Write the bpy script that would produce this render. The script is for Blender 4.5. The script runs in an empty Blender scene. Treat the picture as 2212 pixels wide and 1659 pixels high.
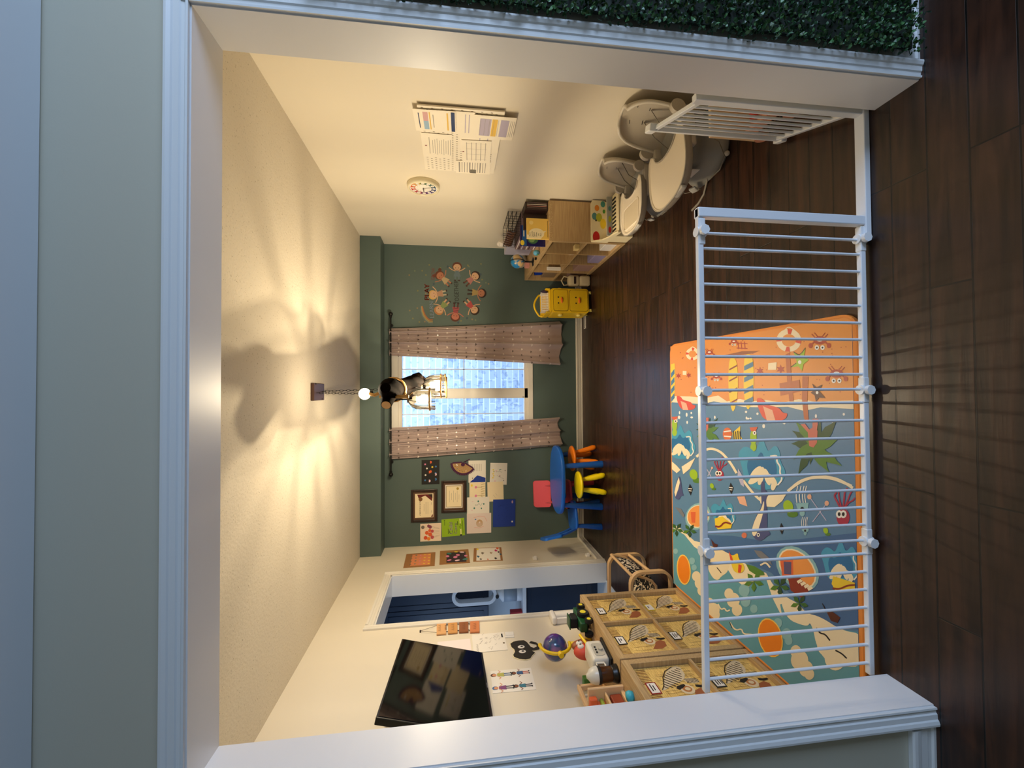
import bpy, bmesh, math, random
from mathutils import Vector, Matrix, Quaternion
random.seed(7)
C = bpy.context.scene.collection
PI = math.pi
WORLD_S, HALL_P, SIDE_P, EXPO, BARE_P, CAGE_P, LAMPC = 6.5, 125, 16, 0.0, 17, 64, (1, .82, .56)
V = Vector

# ------------------------------------------------------------------ camera model (fitted)
FOC, TH, PS, RO, EYE = 924.0163, .1333, .0177, -.0044, 1.6646
D, DS, XR, XL, ZC, ZL, YJ, YN, XJR, XJL = 5.4557, 5.1845, 1.8478, -1.911, 2.7619, 2.405, 1.4787, 1.3145, 1.112, -1.110


def ray(px, py):
    b = px - 1106; a = 829.5 - py
    c, s = math.cos(-RO), math.sin(-RO)
    a, b = a * c - b * s, a * s + b * c
    x = a / FOC; up = -b / FOC
    y = math.cos(TH) + up * math.sin(TH); z = -math.sin(TH) + up * math.cos(TH)
    return V((x * math.cos(PS) + y * math.sin(PS), -x * math.sin(PS) + y * math.cos(PS), z))


def U(px, py, ax, v):
    r = ray(px, py); o = V((0, 0, EYE)); i = 'XYZ'.index(ax)
    return o + r * ((v - o[i]) / r[i])


# ------------------------------------------------------------------ materials
def lin(c):
    return tuple((x / 255 / 12.92) if x / 255 <= .04045 else ((x / 255 + .055) / 1.055) ** 2.4 for x in c) + (1,)


MATS = {}


def mat(name, col=(200, 200, 200), rough=.5, metal=0, emit=None, es=0, alpha=None, coat=0, spec=.5):
    if name in MATS: return MATS[name]
    m = bpy.data.materials.new(name); m.use_nodes = True
    b = m.node_tree.nodes['Principled BSDF']
    b.inputs['Base Color'].default_value = lin(col)
    b.inputs['Roughness'].default_value = rough
    b.inputs['Metallic'].default_value = metal
    b.inputs['Specular IOR Level'].default_value = spec
    if coat: b.inputs['Coat Weight'].default_value = coat
    if emit:
        b.inputs['Emission Color'].default_value = lin(emit); b.inputs['Emission Strength'].default_value = es
    MATS[name] = m
    return m


def nodes(m):
    return m.node_tree.nodes, m.node_tree.links, m.node_tree.nodes['Principled BSDF']


def add_bump(m, scale=60, strength=.2, dist=.002, detail=4, stretch=None):
    N, L, b = nodes(m)
    tc = N.new('ShaderNodeTexCoord'); n = N.new('ShaderNodeTexNoise'); bp = N.new('ShaderNodeBump')
    n.inputs['Scale'].default_value = scale; n.inputs['Detail'].default_value = detail
    if stretch:
        mp = N.new('ShaderNodeMapping'); mp.inputs['Scale'].default_value = stretch
        L.new(tc.outputs['Object'], mp.inputs['Vector']); L.new(mp.outputs[0], n.inputs['Vector'])
    else:
        L.new(tc.outputs['Object'], n.inputs['Vector'])
    bp.inputs['Strength'].default_value = strength; bp.inputs['Distance'].default_value = dist
    L.new(n.outputs['Fac'], bp.inputs['Height']); L.new(bp.outputs[0], b.inputs['Normal'])
    return m


def add_grain(m, c1, c2, scale=6, stretch=(1, 12, 12), pos=(.35, .65), rough=None):
    N, L, b = nodes(m)
    tc = N.new('ShaderNodeTexCoord'); mp = N.new('ShaderNodeMapping'); n = N.new('ShaderNodeTexNoise'); r = N.new('ShaderNodeValToRGB')
    mp.inputs['Scale'].default_value = stretch
    n.inputs['Scale'].default_value = scale; n.inputs['Detail'].default_value = 6
    r.color_ramp.elements[0].position = pos[0]; r.color_ramp.elements[1].position = pos[1]
    r.color_ramp.elements[0].color = lin(c1); r.color_ramp.elements[1].color = lin(c2)
    L.new(tc.outputs['Object'], mp.inputs['Vector']); L.new(mp.outputs[0], n.inputs['Vector'])
    L.new(n.outputs['Fac'], r.inputs[0]); L.new(r.outputs[0], b.inputs['Base Color'])
    return m


WALL = add_bump(mat('cream_wall_paint', (226, 216, 196), .45), 220, .12, .001)
HALLW = add_bump(mat('hall_wall_paint', (188, 186, 170), .5), 220, .1, .001)
GREEN = add_bump(mat('green_wall_paint', (84, 101, 97), .5), 220, .1, .001)
WHITE = mat('white_trim_paint', (233, 232, 230), .28)
JAMB = add_bump(mat('white_semigloss_paint', (228, 227, 228), .38), 150, .1, .0006)
GATEW = mat('white_gate_enamel', (232, 236, 242), .3)
GATEP = mat('white_gate_plastic', (236, 238, 240), .4)
BLACK = mat('black_plastic', (14, 14, 15), .35)
BLKM = mat('black_iron', (22, 19, 18), .5, .3)


def make_ceiling():
    m = mat('stippled_ceiling', (228, 220, 206), .85)
    N, L, b = nodes(m)
    tc = N.new('ShaderNodeTexCoord'); n = N.new('ShaderNodeTexNoise'); n.inputs['Scale'].default_value = 70; n.inputs['Detail'].default_value = 8
    bp = N.new('ShaderNodeBump'); bp.inputs['Strength'].default_value = .55; bp.inputs['Distance'].default_value = .004
    r = N.new('ShaderNodeValToRGB'); n2 = N.new('ShaderNodeTexNoise'); n2.inputs['Scale'].default_value = 120; n2.inputs['Detail'].default_value = 2
    r.color_ramp.elements[0].position = .26; r.color_ramp.elements[1].position = .34
    r.color_ramp.elements[0].color = lin((158, 146, 122)); r.color_ramp.elements[1].color = lin((216, 206, 188))
    L.new(tc.outputs['Object'], n.inputs['Vector']); L.new(tc.outputs['Object'], n2.inputs['Vector'])
    L.new(n.outputs['Fac'], bp.inputs['Height']); L.new(bp.outputs[0], b.inputs['Normal'])
    L.new(n2.outputs['Fac'], r.inputs[0]); L.new(r.outputs[0], b.inputs['Base Color'])
    return m


CEIL = make_ceiling()


def make_floor():
    m = mat('dark_walnut_planks', (60, 40, 28), .33)
    N, L, b = nodes(m)
    tc = N.new('ShaderNodeTexCoord')
    mp = N.new('ShaderNodeMapping'); mp.inputs['Location'].default_value = (.37, -.034, 0)
    L.new(tc.outputs['Object'], mp.inputs['Vector'])
    br = N.new('ShaderNodeTexBrick')
    br.inputs['Scale'].default_value = 1; br.inputs['Brick Width'].default_value = 1.15; br.inputs['Row Height'].default_value = .126
    br.inputs['Mortar Size'].default_value = .0032; br.inputs['Mortar Smooth'].default_value = .3
    br.inputs['Color1'].default_value = (0, 0, 0, 1); br.inputs['Color2'].default_value = (1, 1, 1, 1); br.inputs['Mortar'].default_value = (.5, .5, .5, 1)
    br.offset = .37; br.offset_frequency = 3; br.inputs['Bias'].default_value = 0
    L.new(mp.outputs[0], br.inputs['Vector'])
    # grain along X, shifted per plank
    mg = N.new('ShaderNodeMapping'); mg.inputs['Scale'].default_value = (2.2, 26, 1)
    add = N.new('ShaderNodeVectorMath'); add.operation = 'ADD'
    sc = N.new('ShaderNodeVectorMath'); sc.operation = 'SCALE'; sc.inputs['Scale'].default_value = 7
    L.new(br.outputs['Color'], sc.inputs[0]); L.new(tc.outputs['Object'], add.inputs[0]); L.new(sc.outputs[0], add.inputs[1])
    L.new(add.outputs[0], mg.inputs['Vector'])
    n = N.new('ShaderNodeTexNoise'); n.inputs['Scale'].default_value = 1; n.inputs['Detail'].default_value = 7; n.inputs['Distortion'].default_value = .6
    L.new(mg.outputs[0], n.inputs['Vector'])
    n3 = N.new('ShaderNodeTexNoise'); n3.inputs['Scale'].default_value = 6; n3.inputs['Detail'].default_value = 3
    L.new(add.outputs[0], n3.inputs['Vector'])
    r = N.new('ShaderNodeValToRGB')
    r.color_ramp.elements[0].position = .3; r.color_ramp.elements[1].position = .72
    r.color_ramp.elements[0].color = lin((30, 18, 13)); r.color_ramp.elements[1].color = lin((84, 52, 35))
    L.new(n.outputs['Fac'], r.inputs[0])
    mx = N.new('ShaderNodeMix'); mx.data_type = 'RGBA'; mx.blend_type = 'MULTIPLY'; mx.inputs[0].default_value = .55
    r2 = N.new('ShaderNodeValToRGB'); r2.color_ramp.elements[0].color = (.42, .40, .38, 1); r2.color_ramp.elements[1].color = (1.0, 1.0, 1.0, 1)
    L.new(br.outputs['Color'], r2.inputs[0])
    L.new(r.outputs[0], mx.inputs[6]); L.new(r2.outputs[0], mx.inputs[7])
    mx2 = N.new('ShaderNodeMix'); mx2.data_type = 'RGBA'; mx2.blend_type = 'MULTIPLY'; mx2.inputs[0].default_value = .5
    L.new(mx.outputs[2], mx2.inputs[6]); L.new(n3.outputs['Fac'], mx2.inputs[7])
    mm = N.new('ShaderNodeMix'); mm.data_type = 'RGBA'; mm.inputs[7].default_value = lin((8, 5, 3))
    L.new(br.outputs['Fac'], mm.inputs[0]); L.new(mx2.outputs[2], mm.inputs[6]); L.new(mm.outputs[2], b.inputs['Base Color'])
    # bump: scraped ripples + seam
    w = N.new('ShaderNodeTexNoise'); w.inputs['Scale'].default_value = 1; w.inputs['Detail'].default_value = 3
    mw = N.new('ShaderNodeMapping'); mw.inputs['Scale'].default_value = (55, 14, 1)
    L.new(add.outputs[0], mw.inputs['Vector']); L.new(mw.outputs[0], w.inputs['Vector'])
    s1 = N.new('ShaderNodeMath'); s1.operation = 'MULTIPLY_ADD'; s1.inputs[1].default_value = .35
    L.new(w.outputs['Fac'], s1.inputs[0]); L.new(n.outputs['Fac'], s1.inputs[2])
    s2 = N.new('ShaderNodeMath'); s2.operation = 'SUBTRACT'; L.new(s1.outputs[0], s2.inputs[0])
    s3 = N.new('ShaderNodeMath'); s3.operation = 'MULTIPLY'; s3.inputs[1].default_value = 1.5
    L.new(br.outputs['Fac'], s3.inputs[0]); L.new(s3.outputs[0], s2.inputs[1])
    bp = N.new('ShaderNodeBump'); bp.inputs['Strength'].default_value = .35; bp.inputs['Distance'].default_value = .003
    L.new(s2.outputs[0], bp.inputs['Height']); L.new(bp.outputs[0], b.inputs['Normal'])
    rr = N.new('ShaderNodeMapRange'); rr.inputs['To Min'].default_value = .26; rr.inputs['To Max'].default_value = .46
    L.new(n3.outputs['Fac'], rr.inputs['Value']); L.new(rr.outputs[0], b.inputs['Roughness'])
    return m


FLOOR = make_floor()
OAK = add_grain(mat('light_oak', (190, 160, 116), .45), (172, 140, 96), (200, 170, 124), 5, (1.2, 22, 22))
OAKX = add_grain(mat('light_oak_crossgrain', (190, 160, 116), .45), (176, 144, 100), (196, 166, 120), 5, (22, 1.0, 22))
BENT = mat('bent_birch', (214, 176, 126), .4)


# ------------------------------------------------------------------ mesh builder
class MB:
    def __init__(s): s.v = []; s.f = []; s.mi = []; s.sm = []; s.mats = []

    def add(s, verts, faces, m, smooth=False):
        if m not in s.mats: s.mats.append(m)
        k = s.mats.index(m); o = len(s.v)
        s.v += [V(p) for p in verts]
        for f in faces:
            s.f.append([i + o for i in f]); s.mi.append(k); s.sm.append(smooth)
        return s

    def bm(s, bm_, m, smooth=False, M=None):
        bm_.verts.ensure_lookup_table()
        vs = [(M @ v.co if M else v.co.copy()) for v in bm_.verts]
        idx = {v: i for i, v in enumerate(bm_.verts)}
        s.add(vs, [[idx[v] for v in f.verts] for f in bm_.faces], m, smooth); bm_.free()
        return s

    def box(s, x0, x1, y0, y1, z0, z1, m, bev=0, seg=2, smooth=False, M=None):
        b = bmesh.new(); bmesh.ops.create_cube(b, size=1)
        for v in b.verts: v.co = V(((x0 + x1) / 2 + v.co.x * abs(x1 - x0), (y0 + y1) / 2 + v.co.y * abs(y1 - y0), (z0 + z1) / 2 + v.co.z * abs(z1 - z0)))
        if bev: bmesh.ops.bevel(b, geom=list(b.edges), offset=bev, segments=seg, affect='EDGES', profile=.5)
        return s.bm(b, m, smooth, M)

    def cyl(s, p0, p1, r0, m, r1=None, n=16, caps=True):
        p0, p1 = V(p0), V(p1); r1 = r0 if r1 is None else r1
        q = (p1 - p0).to_track_quat('Z', 'Y'); a = []; b = []
        for i in range(n):
            t = 2 * PI * i / n; d = q @ V((math.cos(t), math.sin(t), 0)); a.append(p0 + d * r0); b.append(p1 + d * r1)
        s.add(a + b, [[i, (i + 1) % n, n + (i + 1) % n, n + i] for i in range(n)], m, True)
        if caps: s.add(a, [list(range(n))[::-1]], m); s.add(b, [list(range(n))], m)
        return s

    def tube(s, pts, r, m, n=8, closed=False, flat=1):
        pts = [V(p) for p in pts]; k = len(pts); rr = r if isinstance(r, (list, tuple)) else [r] * k
        vs = []; up = None
        for i, p in enumerate(pts):
            if closed: t = pts[(i + 1) % k] - pts[i - 1]
            else: t = pts[min(i + 1, k - 1)] - pts[max(i - 1, 0)]
            if t.length < 1e-9: t = V((0, 0, 1))
            t.normalize()
            if up is None: up = t.orthogonal().normalized()
            up = (up - t * up.dot(t))
            up = up.normalized() if up.length > 1e-6 else t.orthogonal().normalized()
            w = t.cross(up)
            for j in range(n):
                a = 2 * PI * j / n; vs.append(p + (up * math.cos(a) + w * math.sin(a) * flat) * rr[i])
        fs = []
        for i in range(k if closed else k - 1):
            for j in range(n):
                a = i * n + j; b = i * n + (j + 1) % n; c = ((i + 1) % k) * n + (j + 1) % n; d = ((i + 1) % k) * n + j
                fs.append([a, b, c, d])
        s.add(vs, fs, m, True)
        if not closed:
            s.add(vs[:n], [list(range(n))[::-1]], m); s.add(vs[-n:], [list(range(n))], m)
        return s

    def lathe(s, prof, m, n=24, c=(0, 0, 0), axis=(0, 0, 1), smooth=True, sx=1, sy=1):
        q = V(axis).to_track_quat('Z', 'Y'); c = V(c); vs = []
        for r, z in prof:
            for j in range(n):
                a = 2 * PI * j / n; vs.append(c + q @ V((r * math.cos(a) * sx, r * math.sin(a) * sy, z)))
        fs = [[i * n + j, i * n + (j + 1) % n, (i + 1) * n + (j + 1) % n, (i + 1) * n + j] for i in range(len(prof) - 1) for j in range(n)]
        return s.add(vs, fs, m, smooth)

    def sphere(s, c, r, m, n=20, k=12, M=None):
        r = r if isinstance(r, (tuple, list)) else (r, r, r)
        b = bmesh.new(); bmesh.ops.create_uvsphere(b, u_segments=n, v_segments=k, radius=1)
        for v in b.verts: v.co = V((v.co.x * r[0], v.co.y * r[1], v.co.z * r[2]))
        if M: 
            for v in b.verts: v.co = M @ v.co
        for v in b.verts: v.co += V(c)
        return s.bm(b, m, True)

    def prism(s, pts, ext, m, smooth=False):
        pts = [V(p) for p in pts]; ext = V(ext); n = len(pts)
        s.add(pts + [p + ext for p in pts], [list(range(n))[::-1], list(range(n, 2 * n))], m)
        return s.add(pts + [p + ext for p in pts], [[i, (i + 1) % n, n + (i + 1) % n, n + i] for i in range(n)], m, smooth)

    def poly(s, pts, m): return s.add(pts, [list(range(len(pts)))], m)

    def xf(s, M): s.v = [M @ p for p in s.v]; return s

    def build(s, name, parent=None, world=False, origin=None):
        me = bpy.data.meshes.new(name)
        vs = s.v
        if parent is not None and world:
            Mi = parent.matrix_basis.inverted(); vs = [Mi @ p for p in vs]; loc = V((0, 0, 0))
        elif parent is None:
            if origin is None:
                xs = [p.x for p in vs]; ys = [p.y for p in vs]; zs = [p.z for p in vs]
                origin = V(((min(xs) + max(xs)) / 2, (min(ys) + max(ys)) / 2, min(zs)))
            loc = V(origin); vs = [p - loc for p in vs]
        else: loc = V((0, 0, 0))
        me.from_pydata([tuple(p) for p in vs], [], s.f)
        for m in s.mats: me.materials.append(m)
        for p, k, sm in zip(me.polygons, s.mi, s.sm): p.material_index = k; p.use_smooth = sm
        me.update()
        o = bpy.data.objects.new(name, me); C.objects.link(o); o.location = loc
        if parent is not None: o.parent = parent
        return o


def thing(name, label, cat, loc=(0, 0, 0), rz=0, group=None):
    o = bpy.data.objects.new(name, None); C.objects.link(o); o.empty_display_size = .05
    o.location = loc; o.rotation_euler = (0, 0, rz); o.matrix_basis = Matrix.Translation(V(loc)) @ Matrix.Rotation(rz, 4, 'Z')
    return tag(o, label, cat, group)


def tag(o, label, cat, group=None):
    o['label'] = label; o['category'] = cat
    if group: o['group'] = group
    return o


def struct(name, mb):
    o = mb.build(name, origin=(0, 0, 0)); o['kind'] = 'structure'; return o


def dup(root, loc, rz, label=None):
    r = root.copy(); C.objects.link(r); r.location = loc; r.rotation_euler = (0, 0, rz)
    if label: r['label'] = label
    for ch in list(root.children):
        c = ch.copy(); C.objects.link(c); c.parent = r
        for g in list(ch.children):
            d = g.copy(); C.objects.link(d); d.parent = c
    return r


def text_mesh(body):
    cu = bpy.data.curves.new('t', 'FONT'); cu.body = body; cu.align_x = 'CENTER'; cu.align_y = 'CENTER'; cu.size = 1
    cu.resolution_u = 3
    o = bpy.data.objects.new('t', cu); C.objects.link(o); bpy.context.view_layer.update()
    me = bpy.data.meshes.new_from_object(o.evaluated_get(bpy.context.evaluated_depsgraph_get()))
    vs = [v.co.copy() for v in me.vertices]; fs = [list(p.vertices) for p in me.polygons]
    bpy.data.objects.remove(o); bpy.data.curves.remove(cu); bpy.data.meshes.remove(me)
    return vs, fs


# ------------------------------------------------------------------ flat drawing on a surface
class Surf:
    def __init__(s, O, R, Up, mb, eps=.0004):
        s.O = V(O); s.R = V(R).normalized(); s.Up = V(Up).normalized(); s.N = s.R.cross(s.Up).normalized(); s.mb = mb; s.eps = eps

    def p(s, a, b, l=1): return s.O + s.R * a + s.Up * b + s.N * (l * s.eps)

    def ab(s, P): d = V(P) - s.O; return (d.dot(s.R), d.dot(s.Up))

    def poly(s, pts, m, l=1):
        s.k = getattr(s, 'k', 0) + 1; d = s.N * ((s.k % 60) * 4e-6)
        s.mb.poly([s.p(a, b, l) + d for a, b in pts], m); return s

    def ell(s, a, b, ra, rb, m, l=1, ang=0, n=20):
        c, si = math.cos(ang), math.sin(ang); pts = []
        for i in range(n):
            t = 2 * PI * i / n; x, y = ra * math.cos(t), rb * math.sin(t); pts.append((a + x * c - y * si, b + x * si + y * c))
        return s.poly(pts, m, l)

    def rect(s, a, b, w, h, m, l=1, ang=0):
        c, si = math.cos(ang), math.sin(ang)
        return s.poly([(a + x * c - y * si, b + x * si + y * c) for x, y in ((-w / 2, -h / 2), (w / 2, -h / 2), (w / 2, h / 2), (-w / 2, h / 2))], m, l)

    def line(s, pts, w, m, l=1, closed=False):
        if closed: pts = list(pts) + [pts[0]]
        L_ = []; R_ = []
        for i, (a, b) in enumerate(pts):
            p0 = pts[max(i - 1, 0)]; p1 = pts[min(i + 1, len(pts) - 1)]
            if closed and i in (0, len(pts) - 1): p0 = pts[-2]; p1 = pts[1]
            dx, dy = p1[0] - p0[0], p1[1] - p0[1]; k = math.hypot(dx, dy) or 1; nx, ny = -dy / k * w / 2, dx / k * w / 2
            L_.append((a + nx, b + ny)); R_.append((a - nx, b - ny))
        for i in range(len(pts) - 1): s.poly([L_[i], R_[i], R_[i + 1], L_[i + 1]], m, l)
        return s

    def star(s, a, b, r, m, l=1, n=5, k=.45, ang=0):
        return s.poly([(a + (r if i % 2 == 0 else r * k) * math.sin(ang + PI * i / n), b + (r if i % 2 == 0 else r * k) * math.cos(ang + PI * i / n)) for i in range(2 * n)], m, l)

    def text(s, body, a, b, h, m, l=1, ang=0, w=None, bold=False):
        vs, fs = text_mesh(body)
        if not vs: return s
        x0 = min(v.x for v in vs); x1 = max(v.x for v in vs); y0 = min(v.y for v in vs); y1 = max(v.y for v in vs)
        k = h / .72; kx = (w / (x1 - x0)) if w else k; cx, cy = (x0 + x1) / 2, (y0 + y1) / 2; c, si = math.cos(ang), math.sin(ang)
        for dx in ((-.04 * k, 0, .04 * k) if bold else (0,)):
            P = []
            for v in vs:
                x, y = (v.x - cx) * kx + dx, (v.y - cy) * k; P.append(s.p(a + x * c - y * si, b + x * si + y * c, l))
            s.mb.add(P, fs, m)
        return s

    def pxp(s, pts, ax, v): return [s.ab(U(x, y, ax, v)) for x, y in pts]


AX = {'back': ('Y', D, (1, 0, 0), (0, 0, 1)), 'left': ('X', XL, (0, 1, 0), (0, 0, 1)), 'right': ('X', XR, (0, -1, 0), (0, 0, 1))}


def card(wall, px4, m, thick=.0012, off=.0006, side=None):
    """flat sheet on a wall; px4 = TL,TR,BR,BL. returns (mb, Surf on its face, w, h)"""
    ax, v, R, Up = AX[wall]
    P = [U(x, y, ax, v) for x, y in px4]
    c = (P[0] + P[1] + P[2] + P[3]) / 4
    r = (P[1] - P[0]) + (P[2] - P[3]); u = (P[0] - P[3]) + (P[1] - P[2])
    w = r.length / 2; h = u.length / 2; r.normalize(); u = (u - r * u.dot(r)).normalized(); n = r.cross(u).normalized()
    mb = MB(); o = c + n * off
    co = [o + r * a * w / 2 + u * b * h / 2 for a, b in ((-1, -1), (1, -1), (1, 1), (-1, 1))]
    mb.prism(co, n * thick, m)
    return mb, Surf(o + n * thick, r, u, mb), w, h


def bb(x0, x1, y0, y1): return [(x0, y1), (x0, y0), (x1, y0), (x1, y1)]


# ================================================================== SETTING
mb = MB(); mb.box(-4.2, 3.2, -3.2, 5.6, -.05, 0, FLOOR); struct('floor', mb)
# ceilings
mb = MB(); mb.box(-2.3, 2.1, YN + .03, 5.7, ZC, ZC + .05, CEIL); struct('ceiling', mb)
SMOOTHC = mat('smooth_ceiling_border', (214, 220, 226), .6)
mb = MB(); mb.box(-3.4, 3.4, -3.4, YJ, 2.79, 2.86, CEIL); mb.box(-3.2, 3.2, 1.13, YN, 2.784, 2.79, SMOOTHC); struct('ceiling_hall', mb)
# back wall with window hole
WX0, WX1, WZ0, WZ1 = -.68, .64, .66, 2.44
mb = MB()
mb.box(-2.1, WX0, D, D + .2, 0, ZC, GREEN); mb.box(WX1, 2.05, D, D + .2, 0, ZC, GREEN)
mb.box(WX0, WX1, D, D + .2, 0, WZ0, GREEN); mb.box(WX0, WX1, D, D + .2, WZ1, ZC, GREEN)
struct('wall_back', mb)
mb = MB(); mb.box(XL, XR, DS, D, 2.525, ZC, GREEN, .004, 1); struct('wall_soffit', mb)
# side walls
mb = MB(); mb.box(XR, XR + .15, YJ - .02, D, 0, ZC, WALL); struct('wall_right', mb)
OY0, OY1, OZ = 3.655, 4.62, 2.33
mb = MB(); mb.box(-2.11, XL, YJ - .02, OY0, 0, ZC, WALL); mb.box(-2.11, XL, OY1, D, 0, ZC, WALL); mb.box(-2.11, XL, OY0, OY1, OZ, ZC, WALL)
struct('wall_left', mb)
# front wall with the wide opening
mb = MB()
mb.box(XJR + .012, 3.2, YN + .006, YJ, 0, 2.79, HALLW); mb.box(-3.2, XJL - .012, YN + .006, YJ, 0, 2.79, HALLW); mb.box(XJL - .012, XJR + .012, YN + .006, YJ, ZL + .012, 2.79, HALLW)
struct('wall_front', mb)
mb = MB(); mb.box(XJR, XJR + .012, YN, YJ, 0, ZL, JAMB); mb.box(XJL - .012, XJL, YN, YJ, 0, ZL, JAMB); mb.box(XJL - .012, XJR + .012, YN, YJ, ZL, ZL + .012, JAMB)
struct('trim_1', mb)


def casing(mb, p0, p1, wdir, ndir, w, m, t=.016):
    """moulded board from p0 to p1, width along wdir, thickness along ndir"""
    p0, p1, wd, nd = V(p0), V(p1), V(wdir), V(ndir)
    prof = [(0, 0), (0, t * .7), (w * .1, t * .75), (w * .16, t * .45), (w * .3, t * .5), (w * .36, t * .75), (w * .62, t * .8), (w * .68, t * 1.05), (w * .84, t * 1.25), (w * .95, t * 1.2), (w, t * .9), (w, 0)]
    mb.prism([p0 + wd * a + nd * b for a, b in prof], p1 - p0, m)


HT = mat('hall_trim_paint', (222, 226, 228), .35)
mb = MB(); casing(mb, (XJR + .004, YN, 0), (XJR + .004, YN, ZL + .066), (1, 0, 0), (0, -1, 0), .062, HT); struct('trim_2', mb)
mb = MB(); casing(mb, (XJL - .004, YN, 0), (XJL - .004, YN, ZL + .066), (-1, 0, 0), (0, -1, 0), .062, HT); struct('trim_3', mb)
mb = MB(); casing(mb, (XJL - .062, YN, ZL + .004), (XJR + .062, YN, ZL + .004), (0, 0, 1), (0, -1, 0), .062, HT); struct('trim_4', mb)
mb = MB(); casing(mb, (XJR + .075, YN + .005, .0), (3.2, YN + .005, .0), (0, 0, 1), (0, -1, 0), .10, HT); struct('baseboard_hall_right', mb)
mb = MB(); casing(mb, (-3.2, YN + .005, .0), (XJL - .075, YN + .005, .0), (0, 0, 1), (0, -1, 0), .10, HT); struct('baseboard_hall_left', mb)
# hall walls
mb = MB(); mb.box(-3.35, -3.2, -3.2, YJ, 0, 2.79, HALLW); struct('wall_hall_left', mb)
mb = MB(); mb.box(3.2, 3.35, -3.2, YJ, 0, 2.79, HALLW); struct('wall_hall_right', mb)
mb = MB(); mb.box(-3.35, 3.35, -3.35, -3.2, 0, 2.84, HALLW); struct('wall_hall_back', mb)
# room baseboards
BASE = mat('cream_baseboard_paint', (232, 226, 214), .35)
mb = MB(); casing(mb, (XL, D, 0), (XR, D, 0), (0, 0, 1), (0, -1, 0), .085, BASE); struct('baseboard_back', mb)
mb = MB(); casing(mb, (XL, OY1 + .075, 0), (XL, D - .02, 0), (0, 0, 1), (1, 0, 0), .085, BASE); struct('baseboard_left', mb)
mb = MB(); casing(mb, (XR, YJ, 0), (XR, D - .02, 0), (0, 0, 1), (-1, 0, 0), .085, BASE); struct('baseboard_right', mb)
# side doorway casing and jambs
mb = MB(); casing(mb, (XL, OY0, 0), (XL, OY0, OZ + .07), (0, -1, 0), (1, 0, 0), .068, BASE); casing(mb, (XL, OY1, 0), (XL, OY1, OZ + .07), (0, 1, 0), (1, 0, 0), .068, BASE)
casing(mb, (XL, OY0, OZ), (XL, OY1, OZ), (0, 0, 1), (1, 0, 0), .068, BASE)
mb.box(-2.125, XL, OY0, OY0 + .012, 0, OZ, WHITE); mb.box(-2.125, XL, OY1 - .012, OY1, 0, OZ, WHITE); mb.box(-2.125, XL, OY0, OY1, OZ - .012, OZ, WHITE)
struct('trim_5', mb)
# utility room behind the doorway
TILE = mat('white_floor_tile', (214, 220, 226), .3); GROUT = mat('tile_grout', (120, 130, 140), .8)
mb = MB(); mb.box(-3.9, -2.11, 2.6, 5.45, 0, .004, GROUT)
for i in range(6):
    for j in range(10):
        x0 = -3.9 + i * .3; y0 = 2.6 + j * .3
        mb.box(x0 + .002, x0 + .298, y0 + .002, min(y0 + .298, 5.45), .002, .008, TILE)
struct('floor_side_room', mb)
SIDEW = mat('side_room_paint', (206, 214, 222), .5)
mb = MB(); mb.box(-4.0, -3.9, 2.5, D + .1, 0, ZC, SIDEW); struct('wall_side_room_left', mb)
mb = MB(); mb.box(-4.0, -2.11, 2.4, 2.5, 0, ZC, SIDEW); struct('wall_side_room_front', mb)
mb = MB(); mb.box(-3.9, -2.11, D, D + .1, 0, ZC, SIDEW); struct('wall_side_room', mb)
mb = MB(); mb.box(-3.9, -2.11, 2.5, D, ZC, ZC + .05, SIDEW); struct('ceiling_side_room', mb)

# window ----------------------------------------------------------
FRW = mat('white_window_frame', (228, 222, 214), .35)
GL = bpy.data.materials.new('window_glass'); GL.use_nodes = True
_n = GL.node_tree.nodes; _l = GL.node_tree.links
for x in list(_n): _n.remove(x)
_o = _n.new('ShaderNodeOutputMaterial'); _t = _n.new('ShaderNodeBsdfTransparent'); _g = _n.new('ShaderNodeBsdfGlossy'); _m = _n.new('ShaderNodeMixShader'); _f = _n.new('ShaderNodeFresnel')
_t.inputs[0].default_value = (.97, .98, 1, 1); _g.inputs['Roughness'].default_value = .02; _f.inputs[0].default_value = 1.3
_l.new(_f.outputs[0], _m.inputs[0]); _l.new(_t.outputs[0], _m.inputs[1]); _l.new(_g.outputs[0], _m.inputs[2]); _l.new(_m.outputs[0], _o.inputs[0])
mb = MB()
yi, yo = D - .012, D + .09
for x0, x1, z0, z1 in ((WX0, WX1, 2.36, WZ1), (WX0, WX1, WZ0, .725), (WX0, WX0 + .08, .725, 2.36), (WX1 - .08, WX1, .725, 2.36)):
    mb.box(x0, x1, yi, yo, z0, z1, FRW, .004, 1)
for x0, x1, z0, z1 in ((WX0 + .08, WX1 - .08, 2.315, 2.36), (WX0 + .08, WX1 - .08, .725, .77), (-.084, .045, .725, 2.36), (WX0 + .08, WX0 + .12, .77, 2.315), (WX1 - .12, WX1 - .08, .77, 2.315)):
    mb.box(x0, x1, yi + .02, yo, z0, z1, FRW, .003, 1)
w1 = struct('window_1', mb)
mb = MB()
for x in (.29, -.28): mb.box(x - .006, x + .006, D + .05, D + .058, .77, 2.315, FRW)
for x0, x1 in ((.045, WX1 - .12), (WX0 + .12, -.084)): mb.box(x0, x1, D + .05, D + .058, 1.54, 1.552, FRW)
g = mb.build('window_grille', w1)
mb = MB(); mb.box(.045, WX1 - .12, D + .04, D + .044, .77, 2.315, GL); mb.box(WX0 + .12, -.084, D + .04, D + .044, .77, 2.315, GL); mb.build('window_pane', w1)
mb = MB(); mb.box(-.075, -.069, yi + .012, yi + .02, .775, .80, BLACK); mb.build('window_latch', w1)

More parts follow.
